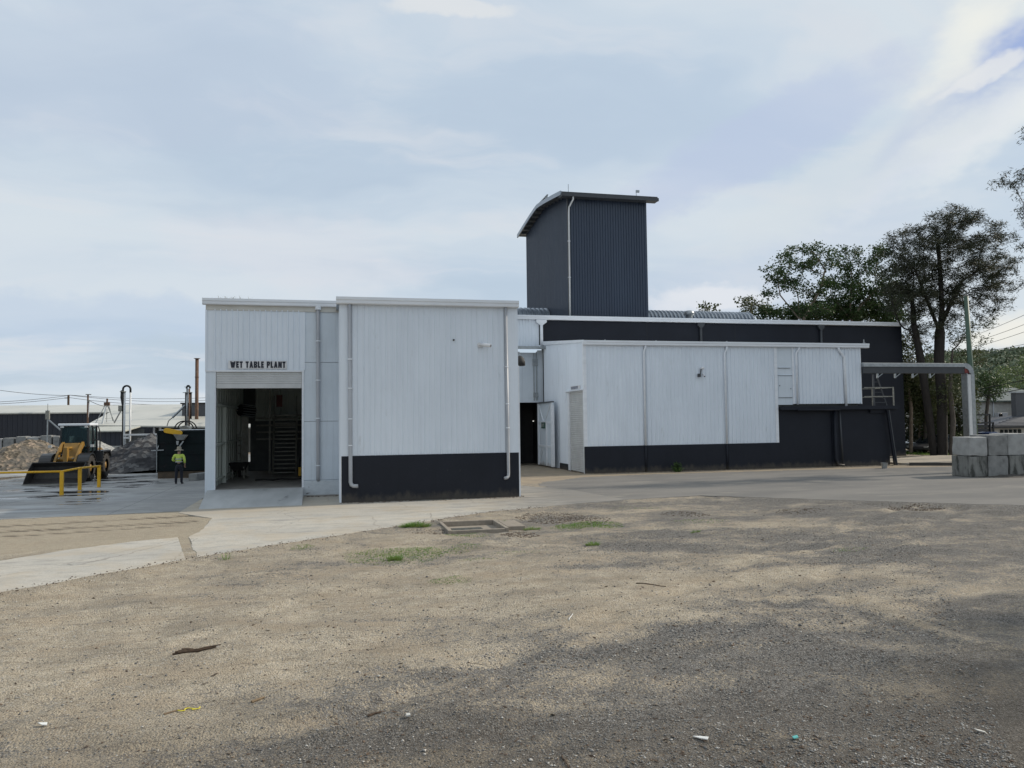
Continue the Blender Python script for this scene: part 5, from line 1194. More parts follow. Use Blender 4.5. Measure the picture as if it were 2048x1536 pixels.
gl = 'overhead wires at the right edge'
for (a1, b1, Ya, Yb, lb) in (((1962, 666), (2200, 556), 62, 34, 'top wire climbing to the right edge above the hill'), ((1960, 680), (2200, 585), 62, 34, 'second wire from the top at the right edge'),
     ((1958, 692), (2200, 606), 62, 34, 'third wire from the top at the right edge'), ((1958, 704), (2200, 652), 62, 34, 'fourth thin wire just above the hill skyline'), ((1958, 709), (2200, 664), 62, 34, 'fifth thin wire touching the hill skyline')):
    p = PY(*a1, Ya); q = PY(*b1, Yb); put(wire(p, q, .15, .018, lb, gl), p)
for (a1, b1, lb) in (((1940, 782), (2200, 722), 'thick dark cable above the neighbouring house roof'), ((1940, 797), (2200, 742), 'lower thick dark cable before the neighbouring house')):
    p = PY(*a1, 52); q = PY(*b1, 36); put(wire(p, q, .1, .03, lb, gl), p)

# ------------------------------------------------------------------ things inside the wet plant shed
t = thing('steel_staircase', 'steep steel ladder stair with open treads inside the shed', 'staircase', (-2.35, 39, fz))
a0, a1 = PY(546, 945, 39.0), PY(549, 828, 40.6); b0, b1 = PY(592, 943, 39.0), PY(594, 828, 40.6)
a0.z = b0.z = fz
mb = MB(); mb.bar(a0, a1, .06, .2); mb.bar(b0, b1, .06, .2); mb.build('stringer', 'steel', t)
for k in range(15):
    u = (k+.6)/15; p = a0.lerp(a1, u); q = b0.lerp(b1, u); MB().box(p.x, q.x, p.y-.02, p.y+.2, p.z-.02, p.z+.02).build('tread', 'steel', t)
mb = MB()
for (s, e_) in ((a0, a1), (b0, b1)):
    o = Vector((0, -.25, .9)) if s is a0 else Vector((0, -.25, .9)); mb.tube([s+Vector((0, -.1, 0)), s+o, e_+o, e_+Vector((0, 0, .0))], .022, 6)
mb.build('handrail', 'steel', t)
t = thing('steel_platform', 'raised steel platform with pipe railings at the head of the stair', 'platform', (-2, 41, 3.2))
mb = MB(); mb.box(-3.2, 4, 40.75, 42.2, 3.22, 3.32); mb.build('deck', 'steel', t)
mb = MB()
for z in (3.85, 4.35): mb.bar((-1.55, 40.8, z), (4, 40.8, z), .05)
for x in (-3.1, -1.5, .2): mb.bar((x, 40.8, fz), (x, 40.8, 4.4), .06)
mb.bar((-3.1, 40.7, fz), (-3.1, 40.7, 4.9), .08); mb.build('railing', 'steel', t)
MB().cbox((-2.65, 40.9, 4.0), .28, .2, .6).build('red_box', 'red', t)
t = thing('drum_screen', 'cylindrical slotted drum on a bracket near the left shed wall', 'drum', (-4.2, 39.5, 3.5))
a = PY(480, 820, 39.3); mb = MB(); mb.tube([a, a+Vector((.55, .5, -.06))], .27, 20); mb.build('core', 'black', t)
mb = MB()
for k in range(14): an = 2*math.pi*k/14; o = Vector((-.67*math.sin(an)*.29, .74*math.sin(an)*.29, math.cos(an)*.29)); mb.bar(a+o, a+o+Vector((.55, .5, -.06)), .025)
mb.build('slats', 'galv', t); MB().box(-4.58, a.x+.2, 39.4, 39.5, a.z-.06, a.z+.0).box(a.x+.05, a.x+.35, 39.6, 39.75, fz, a.z-.25).build('bracket', 'steel', t)
t = thing('short_ladder', 'short steel step ladder standing below the slotted drum', 'ladder', (-4.2, 39, fz))
l0, l1, r0_, r1_ = PY(474, 948, 38.7), PY(476, 868, 39.1), PY(495, 948, 38.7), PY(494, 868, 39.1); l0.z = r0_.z = fz
mb = MB(); mb.bar(l0, l1, .05); mb.bar(r0_, r1_, .05); mb.build('rail', 'steel', t); mb = MB()
for k in range(5): u = (k+1)/5.5; mb.bar(l0.lerp(l1, u), r0_.lerp(r1_, u), .035)
mb.build('rung', 'steel', t)
t = thing('wheelbarrow', 'dark wheelbarrow parked inside the shed by the left wall', 'wheelbarrow', (-4.1, 37.5, fz))
a = PY(478, 934, 37.5); cx, cy = a.x, 37.5
mb = MB(); mb.v += [(cx-.42, cy-.3, fz+.72), (cx+.42, cy-.3, fz+.72), (cx+.42, cy+.4, fz+.72), (cx-.42, cy+.4, fz+.72), (cx-.26, cy-.15, fz+.36), (cx+.26, cy-.15, fz+.36), (cx+.26, cy+.2, fz+.36), (cx-.26, cy+.2, fz+.36)]
mb.f += [(0, 1, 5, 4), (1, 2, 6, 5), (2, 3, 7, 6), (3, 0, 4, 7), (4, 5, 6, 7)]; mb.open = True; mb.build('tray', 'black', t)
MB().lathe([(.06, -.05), (.2, -.05), (.2, .05), (.06, .05)], (cx-.05, cy+.55, fz+.2), 'X', 18).build('wheel', 'tyre', t)
mb = MB(); [mb.bar((cx+s*.22, cy+.5, fz+.25), (cx+s*.30, cy-.95, fz+.55), .04) for s in (-1, 1)]; [mb.bar((cx+s*.25, cy-.2, fz+.38), (cx+s*.25, cy-.3, fz), .04) for s in (-1, 1)]; mb.build('frame', 'steel', t)
t = thing('hose_coil', 'dark hose trailing across the shed floor', 'hose', (-2.6, 36, fz))
MB().tube([(-3.3+.24*k+.1*math.sin(k), 35.6+.25*math.sin(k*1.7), fz+.035) for k in range(10)], .035, 8).build('hose', 'black', t, smooth=True)
t = thing('gas_bottle', 'small pump unit with a yellow fitting at the right side of the doorway', 'pump', (-1.5, 37.2, fz))
MB().lathe([(0, 0), (.16, 0), (.17, .1), (.17, .75), (.1, .9), (.05, .95), (.05, 1.05), (0, 1.05)], (-1.42, 37.6, fz), 'Z', 16).build('body', 'cabblack', t, smooth=True); MB().cbox((-1.5, 37.3, fz+.25), .12, .12, .4).build('fitting', 'safety', t)

# ------------------------------------------------------------------ worker
def skin(name, joints, m, parent, sub=2, root=0):
    """joints: list of (pos, radius, parent index)"""
    me = bpy.data.meshes.new(name); org = ORG[parent] if parent in ORG else Vector((0, 0, 0))
    me.from_pydata([tuple(Vector(j[0])) for j in joints], [(i, j[2]) for i, j in enumerate(joints) if j[2] is not None], [])
    o = bpy.data.objects.new(name, me); sc.collection.objects.link(o); o.parent = parent; me.materials.append(M[m])
    sk = o.modifiers.new('skin', 'SKIN'); sk.use_smooth_shade = True; sk.branch_smoothing = .6
    if not me.skin_vertices:
        bm = bmesh.new(); bm.from_mesh(me); bm.verts.layers.skin.verify(); bm.to_mesh(me); bm.free()
    for i, j in enumerate(joints):
        r = j[1]; v = me.skin_vertices[0].data[i]; v.radius = (r, r) if not isinstance(r, tuple) else r; v.use_root = (i == root)
    s = o.modifiers.new('sub', 'SUBSURF'); s.levels = sub; s.render_levels = sub
    ORG[o] = org
    return o
q = G(357.5, 968); WX, WY = q.x, q.y
# local: x right, y forward (away from the camera), z up; the worker has the back to us
t = thing('person', 'worker seen from behind in wide hat, yellow hi-vis shirt and navy trousers', 'person', (WX, WY, 0), rz=R_(-8))
ORG[t] = Vector((0, 0, 0))
hl = [((0, 0, .95), .10, None), ((0, 0, 1.12), .10, 0), ((0, .0, 1.30), .12, 1), ((0, -.01, 1.43), .07, 2), ((0, 0, 1.50), .05, 3), ((0, .02, 1.60), .085, 4), ((0, .02, 1.68), .08, 5)]
def arm(s, sh, el, wr, base):
    L = [(sh, .055, 2), (el, .042, base), (wr, .028, base+1)]
    d = (Vector(wr)-Vector(el)).normalized(); palm = Vector(wr)+d*.06; L.append((tuple(palm), (.035, .018), base+2))
    side = d.cross(Vector((0, 0, 1))).normalized()
    for k in range(4):
        off = side*(k-1.5)*.018; tip1 = palm+off+d*.045+Vector((0, 0, -.005)); tip2 = tip1+d*(.03+.008*(k in (1, 2)))+Vector((0, 0, -.02))
        L += [(tuple(tip1), .009, base+3), (tuple(tip2), .008, base+4+2*k)]
    th = palm-d*.02-side*.035+Vector((0, 0, -.01)); L += [(tuple(th), .011, base+3), (tuple(th+d*.04), .009, base+12)]
    return L
J = list(hl); n0 = len(J)
J += arm(-1, (-.19, 0, 1.40), (-.30, .02, 1.15), (-.16, .25, 1.08), n0)
n1 = len(J); J += arm(1, (.19, 0, 1.40), (.27, -.03, 1.13), (.24, .12, .90), n1)
skin('body', J, 'skin', t)
mb = MB(); S = [((0, 0, 1.02), (.15, .11), None), ((0, 0, 1.20), (.155, .115), 0), ((0, 0, 1.36), (.165, .115), 1), ((0, -.01, 1.44), .085, 2),
     ((-.19, 0, 1.40), .078, 2), ((-.27, .0, 1.22), .062, 4), ((-.30, .03, 1.14), .058, 5), ((-.23, .14, 1.11), .05, 6), ((.19, 0, 1.40), .078, 2), ((.25, -.01, 1.22), .062, 8), ((.27, -.02, 1.12), .057, 9), ((.255, .06, 1.0), .05, 10)]
shirt = skin('shirt', S, 'hivis', t)
bd = MB(); 
for z, rr in ((1.18, 1.0), (1.05, .98)):
    ring = [(math.cos(a)*.172*rr, math.sin(a)*.131*rr) for a in [2*math.pi*k/24 for k in range(24)]]
    for k in range(24): a, b = ring[k], ring[(k+1) % 24]; bd.quad((a[0], a[1], z), (b[0], b[1], z), (b[0], b[1], z+.045), (a[0], a[1], z+.045))
bd.open = True; bd.build('reflective_band', 'reflect', shirt)
S = [((0, 0, .97), (.155, .12), None), ((0, 0, .88), (.15, .12), 0), ((-.10, 0, .80), .095, 1), ((-.12, .01, .48), .072, 2), ((-.13, -.02, .12), .06, 3), ((-.13, -.02, .06), .062, 4), ((.10, 0, .80), .095, 1), ((.12, .02, .48), .072, 6), ((.13, .0, .12), .06, 7), ((.13, .0, .06), .062, 8)]
skin('trousers', S, 'navy', t)
for s, yy in ((-1, -.02), (1, 0)):
    skin('boot', [((s*.13, yy-.03, .06), (.05, .055), None), ((s*.14, yy+.08, .045), (.045, .04), 0), ((s*.15, yy+.17, .04), (.045, .035), 1)], 'boot', t, 1)
hat = MB(); hat.lathe([(.0, .15), (.06, .15), (.095, .12), (.105, .02), (.11, 0), (.16, -.012), (.21, -.03), (.212, -.036), (.16, -.02), (.10, -.008)], (0, .02, 1.655), 'Z', 24); ho = hat.build('hat', 'straw', t, smooth=True)
skin('hair', [((0, -.03, 1.56), .07, None), ((0, -.05, 1.62), .07, 0)], 'cabblack', t, 1)
MB().cbox((-.035, .107, 1.62), .025, .01, .012).cbox((.035, .107, 1.62), .025, .01, .012).build('eyes', 'black', t)
MB().prism([(-.012, .10, 1.61), (.012, .10, 1.61), (.018, .10, 1.57), (-.018, .10, 1.57)], (0, .035, -.01)).cbox((0, .105, 1.545), .05, .012, .012).build('face', 'skin', t)

# ------------------------------------------------------------------ trees (space colonisation)
def grow(base, attr_pts, trunk_pts, step=.5, infl=4.0, kill=.9, seed=0, iters=120):
    """returns nodes, parent indices; trunk_pts = list of polylines starting at base"""
    P = [Vector(base)]; par = [-1]
    for tp in trunk_pts:
        last = 0
        if tp[0] is not None:   # start from the nearest existing node
            s = Vector(tp[0]); last = min(range(len(P)), key=lambda i: (P[i]-s).length)
        for q in tp[1:]:
            q = Vector(q); a = P[last]; k = max(1, int((q-a).length/step))
            for i in range(1, k+1): P.append(a.lerp(q, i/k)); par.append(last); last = len(P)-1
    P = np.array([p[:] for p in P]); par = list(par); A = np.array(attr_pts)
    rg = np.random.default_rng(seed); alive = np.ones(len(A), bool)
    D = np.full(len(A), 1e9); N_ = np.zeros(len(A), int)
    def upd(i0):
        Q = P[i0:]
        if len(Q) == 0: return
        d = np.linalg.norm(A[:, None]-Q[None], axis=2); j = d.argmin(1); dm = d[np.arange(len(A)), j]
        b = dm < D; D[b] = dm[b]; N_[b] = j[b]+i0
    upd(0)
    for it in range(iters):
        act = alive & (D < infl*(3 if it < 8 else 1))
        if not act.any(): break
        idx = np.where(act)[0]; nodes = N_[idx]; dirs = A[idx]-P[nodes]; dirs /= np.linalg.norm(dirs, axis=1)[:, None]+1e-9
        un, inv = np.unique(nodes, return_inverse=True); acc = np.zeros((len(un), 3)); np.add.at(acc, inv, dirs)
        acc += rg.normal(0, .25, acc.shape); acc /= np.linalg.norm(acc, axis=1)[:, None]+1e-9
        new = P[un]+acc*step; i0 = len(P); P = np.vstack([P, new]); par += list(un)
        upd(i0); alive &= D > kill
        if len(P) > 9000: break
    return P, np.array(par)
def ellipsoid_pts(blobs, n, seed, shell=.35):
    rg = np.random.default_rng(seed); vol = np.array([b[3]*b[4]*b[5] for b in blobs])**.75; cnt = np.maximum(4, (n*vol/vol.sum()).astype(int)); out = []
    for b, c in zip(blobs, cnt):
        K = max(3, c//13); d = rg.normal(size=(K, 3)); d /= np.linalg.norm(d, axis=1)[:, None]; r = (shell+(1-shell)*rg.random(K))**.5*(.85+.3*rg.random(K))
        cc = np.array(b[:3])+d*r[:, None]*np.array(b[3:6]); j = rg.integers(0, K, c)
        out.append(cc[j]+rg.normal(0, 1, (c, 3))*np.array([1, 1, .6])*(.10+.13*min(b[3], b[5])))
    return np.vstack(out)
def branches(P, par, tip_r, base_r, name, m, parent, expo=2.3, minr=0):
    n = len(P); rad = np.zeros(n); kids = np.zeros(n, int)
    for i in range(n-1, 0, -1):
        if rad[i] == 0: rad[i] = tip_r**expo
        rad[par[i]] += rad[i]; kids[par[i]] += 1
    rad = rad**(1/expo); s = base_r/max(rad[0], 1e-6)
    rad = np.where(rad > tip_r*1.5, tip_r*1.5+(base_r-tip_r*1.5)*(np.maximum(rad-tip_r*1.5, 0)/max(rad[0]-tip_r*1.5, 1e-6))**1.6, rad)
    V = []; F = []; rg = np.random.default_rng(3)
    for i in range(1, n):
        a = Vector(P[par[i]]); b = Vector(P[i]); ra, rb_ = min(rad[par[i]], rad[i]*1.25), rad[i]
        if rb_ < minr: continue
        d = (b-a); L = d.length
        if L < 1e-6: continue
        d /= L; k = 8 if rb_ > .1 else (5 if rb_ > .03 else 3)
        x = d.cross(Vector((0, 0, 1)) if abs(d.z) < .9 else Vector((1, 0, 0))).normalized(); y = d.cross(x)
        o = len(V)
        for (c, r) in ((a-d*ra*.12, ra*.965), (b, rb_)):
            for j in range(k): an = 2*math.pi*j/k; V.append(tuple(c+(x*math.cos(an)+y*math.sin(an))*r))
        for j in range(k): F.append((o+j, o+(j+1) % k, o+k+(j+1) % k, o+k+j))
    ob = npmesh(name, V, F, m, parent)
    for p in ob.data.polygons: p.use_smooth = True
    return ob, rad, kids
def leaves(P, idx, per, spread, lw, ll, seed, name, m, parent, droop=.3, fac=None, jitter=1.0, up=.0):
    rg = np.random.default_rng(seed); c = np.repeat(P[idx], per, 0); n = len(c)
    pos = c+rg.normal(0, 1, (n, 3))*np.array([spread, spread, spread*.75])
    d = rg.normal(0, 1, (n, 3)); d[:, 2] = d[:, 2]*.6-droop+up; d /= np.linalg.norm(d, axis=1)[:, None]
    s = np.cross(d, rg.normal(0, 1, (n, 3))); s /= np.linalg.norm(s, axis=1)[:, None]+1e-9
    L = ll*(.6+.8*rg.random(n))[:, None]; W_ = lw*(.6+.8*rg.random(n))[:, None]
    V = np.stack([pos, pos+d*L*.45+s*W_, pos+d*L, pos+d*L*.5-s*W_], 1).reshape(-1, 3)
    F = np.arange(4*n).reshape(-1, 4)
    return npmesh(name, V, F, m, parent)
def tree(label, base, trunk_pts, blobs, nattr, seed, step, infl, kill, tip_r, base_r, per, spread, lw, ll, bark='bark', leaf='leafgreen', droop=.3, group=None, name='tree', cat='tree', minr=0, shell=.35, up=0, leafprob=1.0, crown='crown'):
    t = thing(name, label, cat, tuple(base), group)
    A = ellipsoid_pts(blobs, nattr, seed, shell)
    P, par = grow(base, A, [[None]+[Vector(q) for q in tp] if i == 0 else tp for i, tp in enumerate(trunk_pts)], step, infl, kill, seed)
    ob, rad, kids = branches(P, par, tip_r, base_r, 'trunk', bark, t, minr=minr)
    idx = np.where(rad < tip_r*2.2)[0]; rg = np.random.default_rng(seed+1); idx = idx[rg.random(len(idx)) < leafprob]
    # leaf clumps only inside the crown
    leaves(P, idx, per, spread, lw, ll, seed+2, crown, leaf, t, droop, up=up)
    return t
def pb(px, py, Y, rx, rz, ry=None):
    c = PY(px, py, Y); return (c.x, Y, c.z, rx, ry if ry else rx*.8, rz)
grp = 'trees behind the factory'
# the big dark casuarina with the fan crown
Y = 46.0; b = PY(1885, 912, Y); b.z = 0
def q_(px, py, yy=Y): return tuple(PY(px, py, yy))
tree('tall dark feathery tree with a wide fan crown right of the dark building', b,
     [[q_(1884, 800), q_(1878, 720), q_(1880, 655), q_(1886, 600)], [q_(1886, 655), q_(1900, 610), q_(1925, 560)], [q_(1878, 660), q_(1850, 590), q_(1830, 540)], [q_(1884, 620), q_(1880, 540), q_(1875, 480)]],
     [pb(1850, 500, Y, 2.4, 2.2), pb(1890, 450, Y, 2.2, 1.3), pb(2010, 590, Y, .8, .6), pb(1995, 620, Y, .9, .5), pb(1960, 640, Y, .8, .4), pb(1850, 640, Y, 1.6, .9), pb(1905, 640, Y, 1.2, .6), pb(1800, 590, Y, 1.4, 1.2), pb(1930, 430, Y, 1.2, .7), pb(1940, 470, Y, 2.3, 1.6), pb(1830, 560, Y, 1.8, 1.6), pb(1980, 520, Y, 2.0, 1.8), pb(1920, 560, Y, 2.6, 1.6), pb(2000, 560, Y, 1.3, 1.1), pb(1880, 600, Y, 2.2, 1.1), pb(1810, 500, Y, 1.2, 1.3), pb(1975, 600, Y, 1.2, .7)],
     2900, 11, .30, 3.2, .33, .010, .34, 30, .15, .020, .27, 'barkdark', 'leafgum', .15, grp, up=.25)
# second trunk of the clump, slanting left
b2 = PY(1868, 912, Y+.4); b2.z = 0
tree('dark slanting trunk tree leaning left beside the tall feathery tree', b2,
     [[tuple(PY(1858, 830, Y+.4)), tuple(PY(1846, 750, Y+.4)), tuple(PY(1838, 700, Y+.4)), tuple(PY(1828, 650, Y+.4))], [tuple(PY(1838, 700, Y+.4)), tuple(PY(1818, 660, Y+.4))]],
     [pb(1815, 600, Y+1, 1.6, 1.5), pb(1835, 660, Y+1, 1.2, .8), pb(1800, 545, Y+1, 1.2, 1.2), pb(1845, 560, Y+1, 1.5, 1.3)],
     800, 23, .32, 3.0, .42, .012, .26, 26, .20, .022, .24, 'barkdark', 'leafgum', .2, grp)
# small-leaved tree right of the trunks (behind green pole)
b3 = PY(1903, 912, Y-.6); b3.z = 0
tree('brown barked tree with sparse side branches behind the green pole', b3,
     [[tuple(PY(1906, 840, Y-.6)), tuple(PY(1900, 780, Y-.6)), tuple(PY(1905, 700, Y-.6))]],
     [pb(1945, 690, Y-.6, 1.5, .9), pb(1920, 660, Y-.6, 1.2, .9), pb(1965, 720, Y-.6, 1.0, .6), pb(1925, 745, Y-.6, 1.3, .8), pb(1900, 790, Y, 1.4, 1.0), pb(1975, 650, Y-.6, .6, .6)],
     620, 31, .32, 3.0, .45, .010, .17, 22, .20, .032, .18, 'bark', 'leafscrub', .3, grp)
# leafy broad tree masses above the roof
Y = 56
b4 = PY(1600, 900, Y); b4.z = 0
tree('broad green tree with an airy crown above the left end of the roof', b4,
     [[tuple(PY(1604, 700, Y)), tuple(PY(1600, 640, Y)), tuple(PY(1596, 590, Y))], [tuple(PY(1598, 640, Y)), tuple(PY(1560, 590, Y))], [tuple(PY(1600, 650, Y)), tuple(PY(1640, 580, Y)), tuple(PY(1650, 540, Y))]],
     [pb(1600, 515, Y, 1.8, 1.1), pb(1560, 550, Y, 1.5, 1.1), pb(1640, 520, Y, 1.5, 1.0), pb(1590, 570, Y, 1.7, .9), pb(1640, 575, Y, 1.6, 1.0), pb(1545, 585, Y, .7, .5), pb(1620, 620, Y, 2.2, .9)],
     900, 41, .36, 3.5, .45, .014, .20, 26, .22, .060, .20, 'barkpale', 'leafgreen', .1, grp)
Y = 58
b5 = PY(1700, 900, Y); b5.z = 0
tree('dense dark green tree filling the skyline left of the feathery tree', b5,
     [[tuple(PY(1702, 700, Y)), tuple(PY(1700, 620, Y)), tuple(PY(1705, 560, Y))], [tuple(PY(1700, 640, Y)), tuple(PY(1750, 580, Y))], [tuple(PY(1700, 640, Y)), tuple(PY(1660, 590, Y))]],
     [pb(1690, 515, Y, 1.7, .9), pb(1735, 510, Y, 1.8, 1.0), pb(1770, 530, Y, 1.6, 1.2), pb(1700, 560, Y, 2.3, 1.3), pb(1760, 590, Y, 2.3, 1.4), pb(1690, 610, Y, 2.2, 1.2), pb(1800, 600, Y, 1.6, 1.4)],
     1300, 47, .36, 3.5, .45, .014, .22, 28, .24, .062, .20, 'barkpale', 'leafgreen', .1, grp)
Y = 60
for i, (px, py, rx, rz, lb) in enumerate(((1560, 636, 3.0, .9, 'dark shrubby tree just above the roof right of the ridge vent'), (1660, 632, 3.0, 1.1, 'dark low tree behind the roof under the broad airy tree'), (1750, 630, 3.0, 1.2, 'dark low tree behind the roof near its right end'), (1500, 618, 1.3, .9, 'small open crowned tree at the end of the ridge vent'), (1415, 622, .9, .45, 'tiny treetop peeping over the ridge vent'))):
    b = PY(px, 900, Y); b.z = 0; c = PY(px, py, Y)
    tree(lb, b, [[(c.x, Y, c.z-rz*.6)]], [(c.x, Y, c.z, rx, rx*.7, rz), (c.x-rx*.5, Y, c.z+rz*.5, rx*.4, rx*.4, rz*.6), (c.x+rx*.4, Y, c.z+rz*.4, rx*.5, rx*.4, rz*.7)],
         620 if rx > 2 else 170, 60+i, .38, 3.5, .45, .014, .14, 36 if i < 3 else 20, .27, .07, .22, 'barkpale', 'leafgreen' if i < 3 else 'leafscrub', .1, grp)
# scrubby understorey right of the building
Y = 49
for i, (px, topy, rx, rz, base, lb, bk) in enumerate(((1812, 700, 1.3, 2.2, 1822, 'olive shrub tree against the end wall of the dark building', 'barkpale'),
        (1845, 745, 1.6, 1.6, 1850, 'scrubby understorey tree between the dark trunks', 'bark'), (1835, 800, 1.6, 1.4, 1838, 'pale trunked small tree left of the dark trunks above the cars', 'barkpale'),
        (1915, 790, 1.15, 1.6, 1918, 'bushy olive tree directly behind the white chute', 'bark'), (1978, 748, .95, .75, 1972, 'sunlit bushy tree right of the green pole above the truck', 'bark'), (1915, 870, 1.2, 1.0, 1912, 'brown shrub growing behind the corner concrete block', 'bark'), (1862, 800, 1.5, 1.5, 1866, 'leafy understorey tree showing between the two dark trunks', 'bark'), (1892, 740, 1.2, 1.5, 1895, 'leafy understorey tree just right of the tallest trunk', 'bark'))):
    yy = Y+i*.5-(2 if i == 5 else 0); b = PY(base, 905, yy); b.z = 0; c = PY(px, topy+20, yy)
    tree(lb, b, [[(b.x+.15, yy, max(.5, c.z*.5)), (c.x, yy, c.z-rz*.5)]], [(c.x, yy, c.z, rx, rx, rz), (c.x+.5, yy+.3, c.z-rz*.8, rx*.9, rx, rz*.8), (c.x-.5, yy, c.z+rz*.5, rx*.6, rx*.6, rz*.5)],
         700, 80+i, .32, 3, .40, .011, .13, 30, .22, .045, .19, bk, 'leafscrub' if i != 4 else 'leafgreen', .15, 'scrub trees beside the street')
# near tree on the extreme right whose branches enter the frame
Y = 33
b = Vector((PY(2160, 800, Y).x, Y, 0))
tree('gum tree beyond the right edge whose leafy branch tips hang into the photo', b,
     [[(b.x+.2, Y, 4), (b.x+.1, Y, 8), (b.x-.2, Y, 11)], [(b.x+.1, Y, 7), tuple(PY(2090, 520, Y)), tuple(PY(2060, 440, Y))], [(b.x, Y, 9), tuple(PY(2110, 380, Y)), tuple(PY(2085, 290, Y))], [(b.x, Y, 9), tuple(PY(2200, 350, Y))]],
     [pb(2040, 355, Y, .95, .8), pb(2062, 430, Y, .95, 1.0), pb(2075, 500, Y, .9, .7), pb(2080, 290, Y, .9, 1.1), pb(2080, 245, Y, .75, .5), pb(2150, 330, Y, 1.8, 2.2), pb(2200, 450, Y, 2, 2), pb(2050, 500, Y, .5, .5)],
     900, 97, .24, 2.4, .30, .009, .26, 20, .13, .018, .19, 'bark', 'leafgum', .75, None)
# unseen gums added outside the frame, right of the photographer, to shade the lot
for i, (x, y, h_) in enumerate(((21.5, 8.6, 10.0), (27.5, 5.6, 12.5), (31, 13.2, 11.5))):
    tree(('nearest','second','farthest')[i]+' of the unseen gums added beyond the right edge to shade the gravel lot', Vector((x, y, 0)), [[(x+.2, y, h_*.45), (x, y, h_*.6)]],
         [(x, y, h_*.85, 2.6, 2.8, 1.9), (x-1.2, y+1, h_*.7, 1.9, 2, 1.5), (x+1.5, y-1, h_*.72, 2, 2, 1.6)], 330, 120+i, .5, 4, .75, .016, .26, 22, .38, .05, .22, 'bark', 'leafgum', .4, 'unseen gums added to shade the lot', cat='tree')

# ------------------------------------------------------------------ hill and forest on it
hc = ray(2010, 760); hd = Vector((hc.x, hc.y, 0)).normalized(); hs = Vector((hd.y, -hd.x, 0))
def hillz(u, v):  # u = sideways, v = away
    px = 2010+u/260*FPX; k = sstep(150, 300, v)
    return k*(20.5+1.5*math.sin(u*.05)+2.2*noise.noise((u*.03, v*.03, 2)))*max(0, min(1, (u+46)/26.0))*(1-.2*sstep(60, 220, u))
mb = MB(); mb.open = True; NU, NV = 60, 24
for i in range(NU+1):
    for j in range(NV+1):
        u = -60+i*420/NU; v = 130+j*260/NV; p = hd*v+hs*u; mb.v.append((p.x, p.y, hillz(u, v)-1.0))
for i in range(NU):
    for j in range(NV): a = i*(NV+1)+j; mb.f.append((a, a+NV+1, a+NV+2, a+1))
mb.build('hill', mat('hill_soil', (.03, .045, .02), None, .9), kind='structure', smooth=True)
Vf = []; nf = 0; rg = np.random.default_rng(5); allV = []
for k in range(760):
    v = 150+190*rg.random()**.8; u = -42+130*rg.random(); z = hillz(u, v)
    if z < .3 and v > 200: continue
    r = 2.6+2.6*rg.random(); n = 190; d = rg.normal(size=(n, 3)); d /= np.linalg.norm(d, axis=1)[:, None]; d[:, 2] = np.abs(d[:, 2])*.9-.15
    cpos = np.array((hd*v+hs*u)[:])+np.array([0, 0, z+r*.35]); rr = r*(.75+.3*rg.random(n))[:, None]
    pos = cpos+d*rr*np.array([1, 1, .62]); s = .38+.22*rg.random(n)[:, None]
    nn_ = d+rg.normal(0, .45, (n, 3)); nn_ /= np.linalg.norm(nn_, axis=1)[:, None]; e1 = np.cross(nn_, rg.normal(size=(n, 3))); e1 /= np.linalg.norm(e1, axis=1)[:, None]; e2 = np.cross(nn_, e1)
    allV.append(np.stack([pos-e1*s, pos-e2*s*.6, pos+e1*s, pos+e2*s*.6], 1).reshape(-1, 3))
VV = np.vstack(allV); npmesh('forest', VV, np.arange(len(VV)).reshape(-1, 4), 'forest', kind='stuff', label='wooded hillside behind the neighbouring houses', cat='forest')
# bright tree in front of the hill at the right edge
Y = 75; b = PY(2080, 830, Y); b.z = 0
tree('spreading bright green tree at the right edge in front of the hill', b, [[tuple(PY(2075, 780, Y))]],
     [pb(2050, 735, Y, 3.2, 1.0), pb(2030, 752, Y, 2.0, .7), pb(2080, 720, Y, 3, 1.2), pb(2015, 775, Y, 1.6, .6), pb(2060, 770, Y, 3, .9)], 420, 140, .6, 5, .8, .02, .25, 26, .38, .07, .24, 'bark', 'leafpale', .1, None)
Y = 66; b = PY(1985, 850, Y); b.z = 0
tree('small pale tree growing above the neighbouring house roof', b, [[tuple(PY(1985, 800, Y))]],
     [pb(1985, 775, Y, 1.6, .8), pb(1965, 790, Y, 1.3, .8), pb(2003, 765, Y, 1.2, .5)], 220, 143, .5, 4, .7, .015, .15, 24, .32, .05, .2, 'bark', 'leafpale', .1, None)

# ------------------------------------------------------------------ neighbouring house, truck, cars
Y = 60
t = thing('neighbour_house', 'cream walled neighbouring building with a dark green roof behind the blocks', 'house', (63, Y, 0))
a = PY(1950, 815, Y); b = PY(2032, 804, Y); 
MB().box(a.x-.8, b.x+6, Y, Y+8, 0, b.z+.0).build('wall', 'palewall', t)
mb = MB(); e1 = PY(1955, 810, Y-.3); e2 = PY(2032, 804, Y-.3); r1 = PY(1980, 790, Y+6); r2 = PY(2045, 783, Y+6)
mb.prism([(e1.x-1, Y-.35, b.z+.02), (e2.x+6, Y-.35, b.z+.02), (e2.x+7.5, Y+7, r2.z+.3), (e1.x+1, Y+7, r2.z+.3)], (0, 0, .12)); mb.build('roof', mat('green_grey_roof', (.085, .105, .098), None, .6, ns=1), t)
a = PY(1989, 846, Y)
MB().tube([(PY(1985.5, 850, Y).x, Y-.05, 0), (PY(1985.5, 800, Y).x, Y-.05, PY(1985, 790, Y).z)], .05, 8).build('downpipe', 'trim', t)
a = PY(2008, 842, Y-.5)
t = thing('air_conditioner', 'white air conditioner unit with two dark fans on the neighbouring wall', 'air conditioner', (a.x, Y-.4, a.z))
ac0 = PY(1997, 849, Y-.6); ac1 = PY(2016, 825, Y-.6)
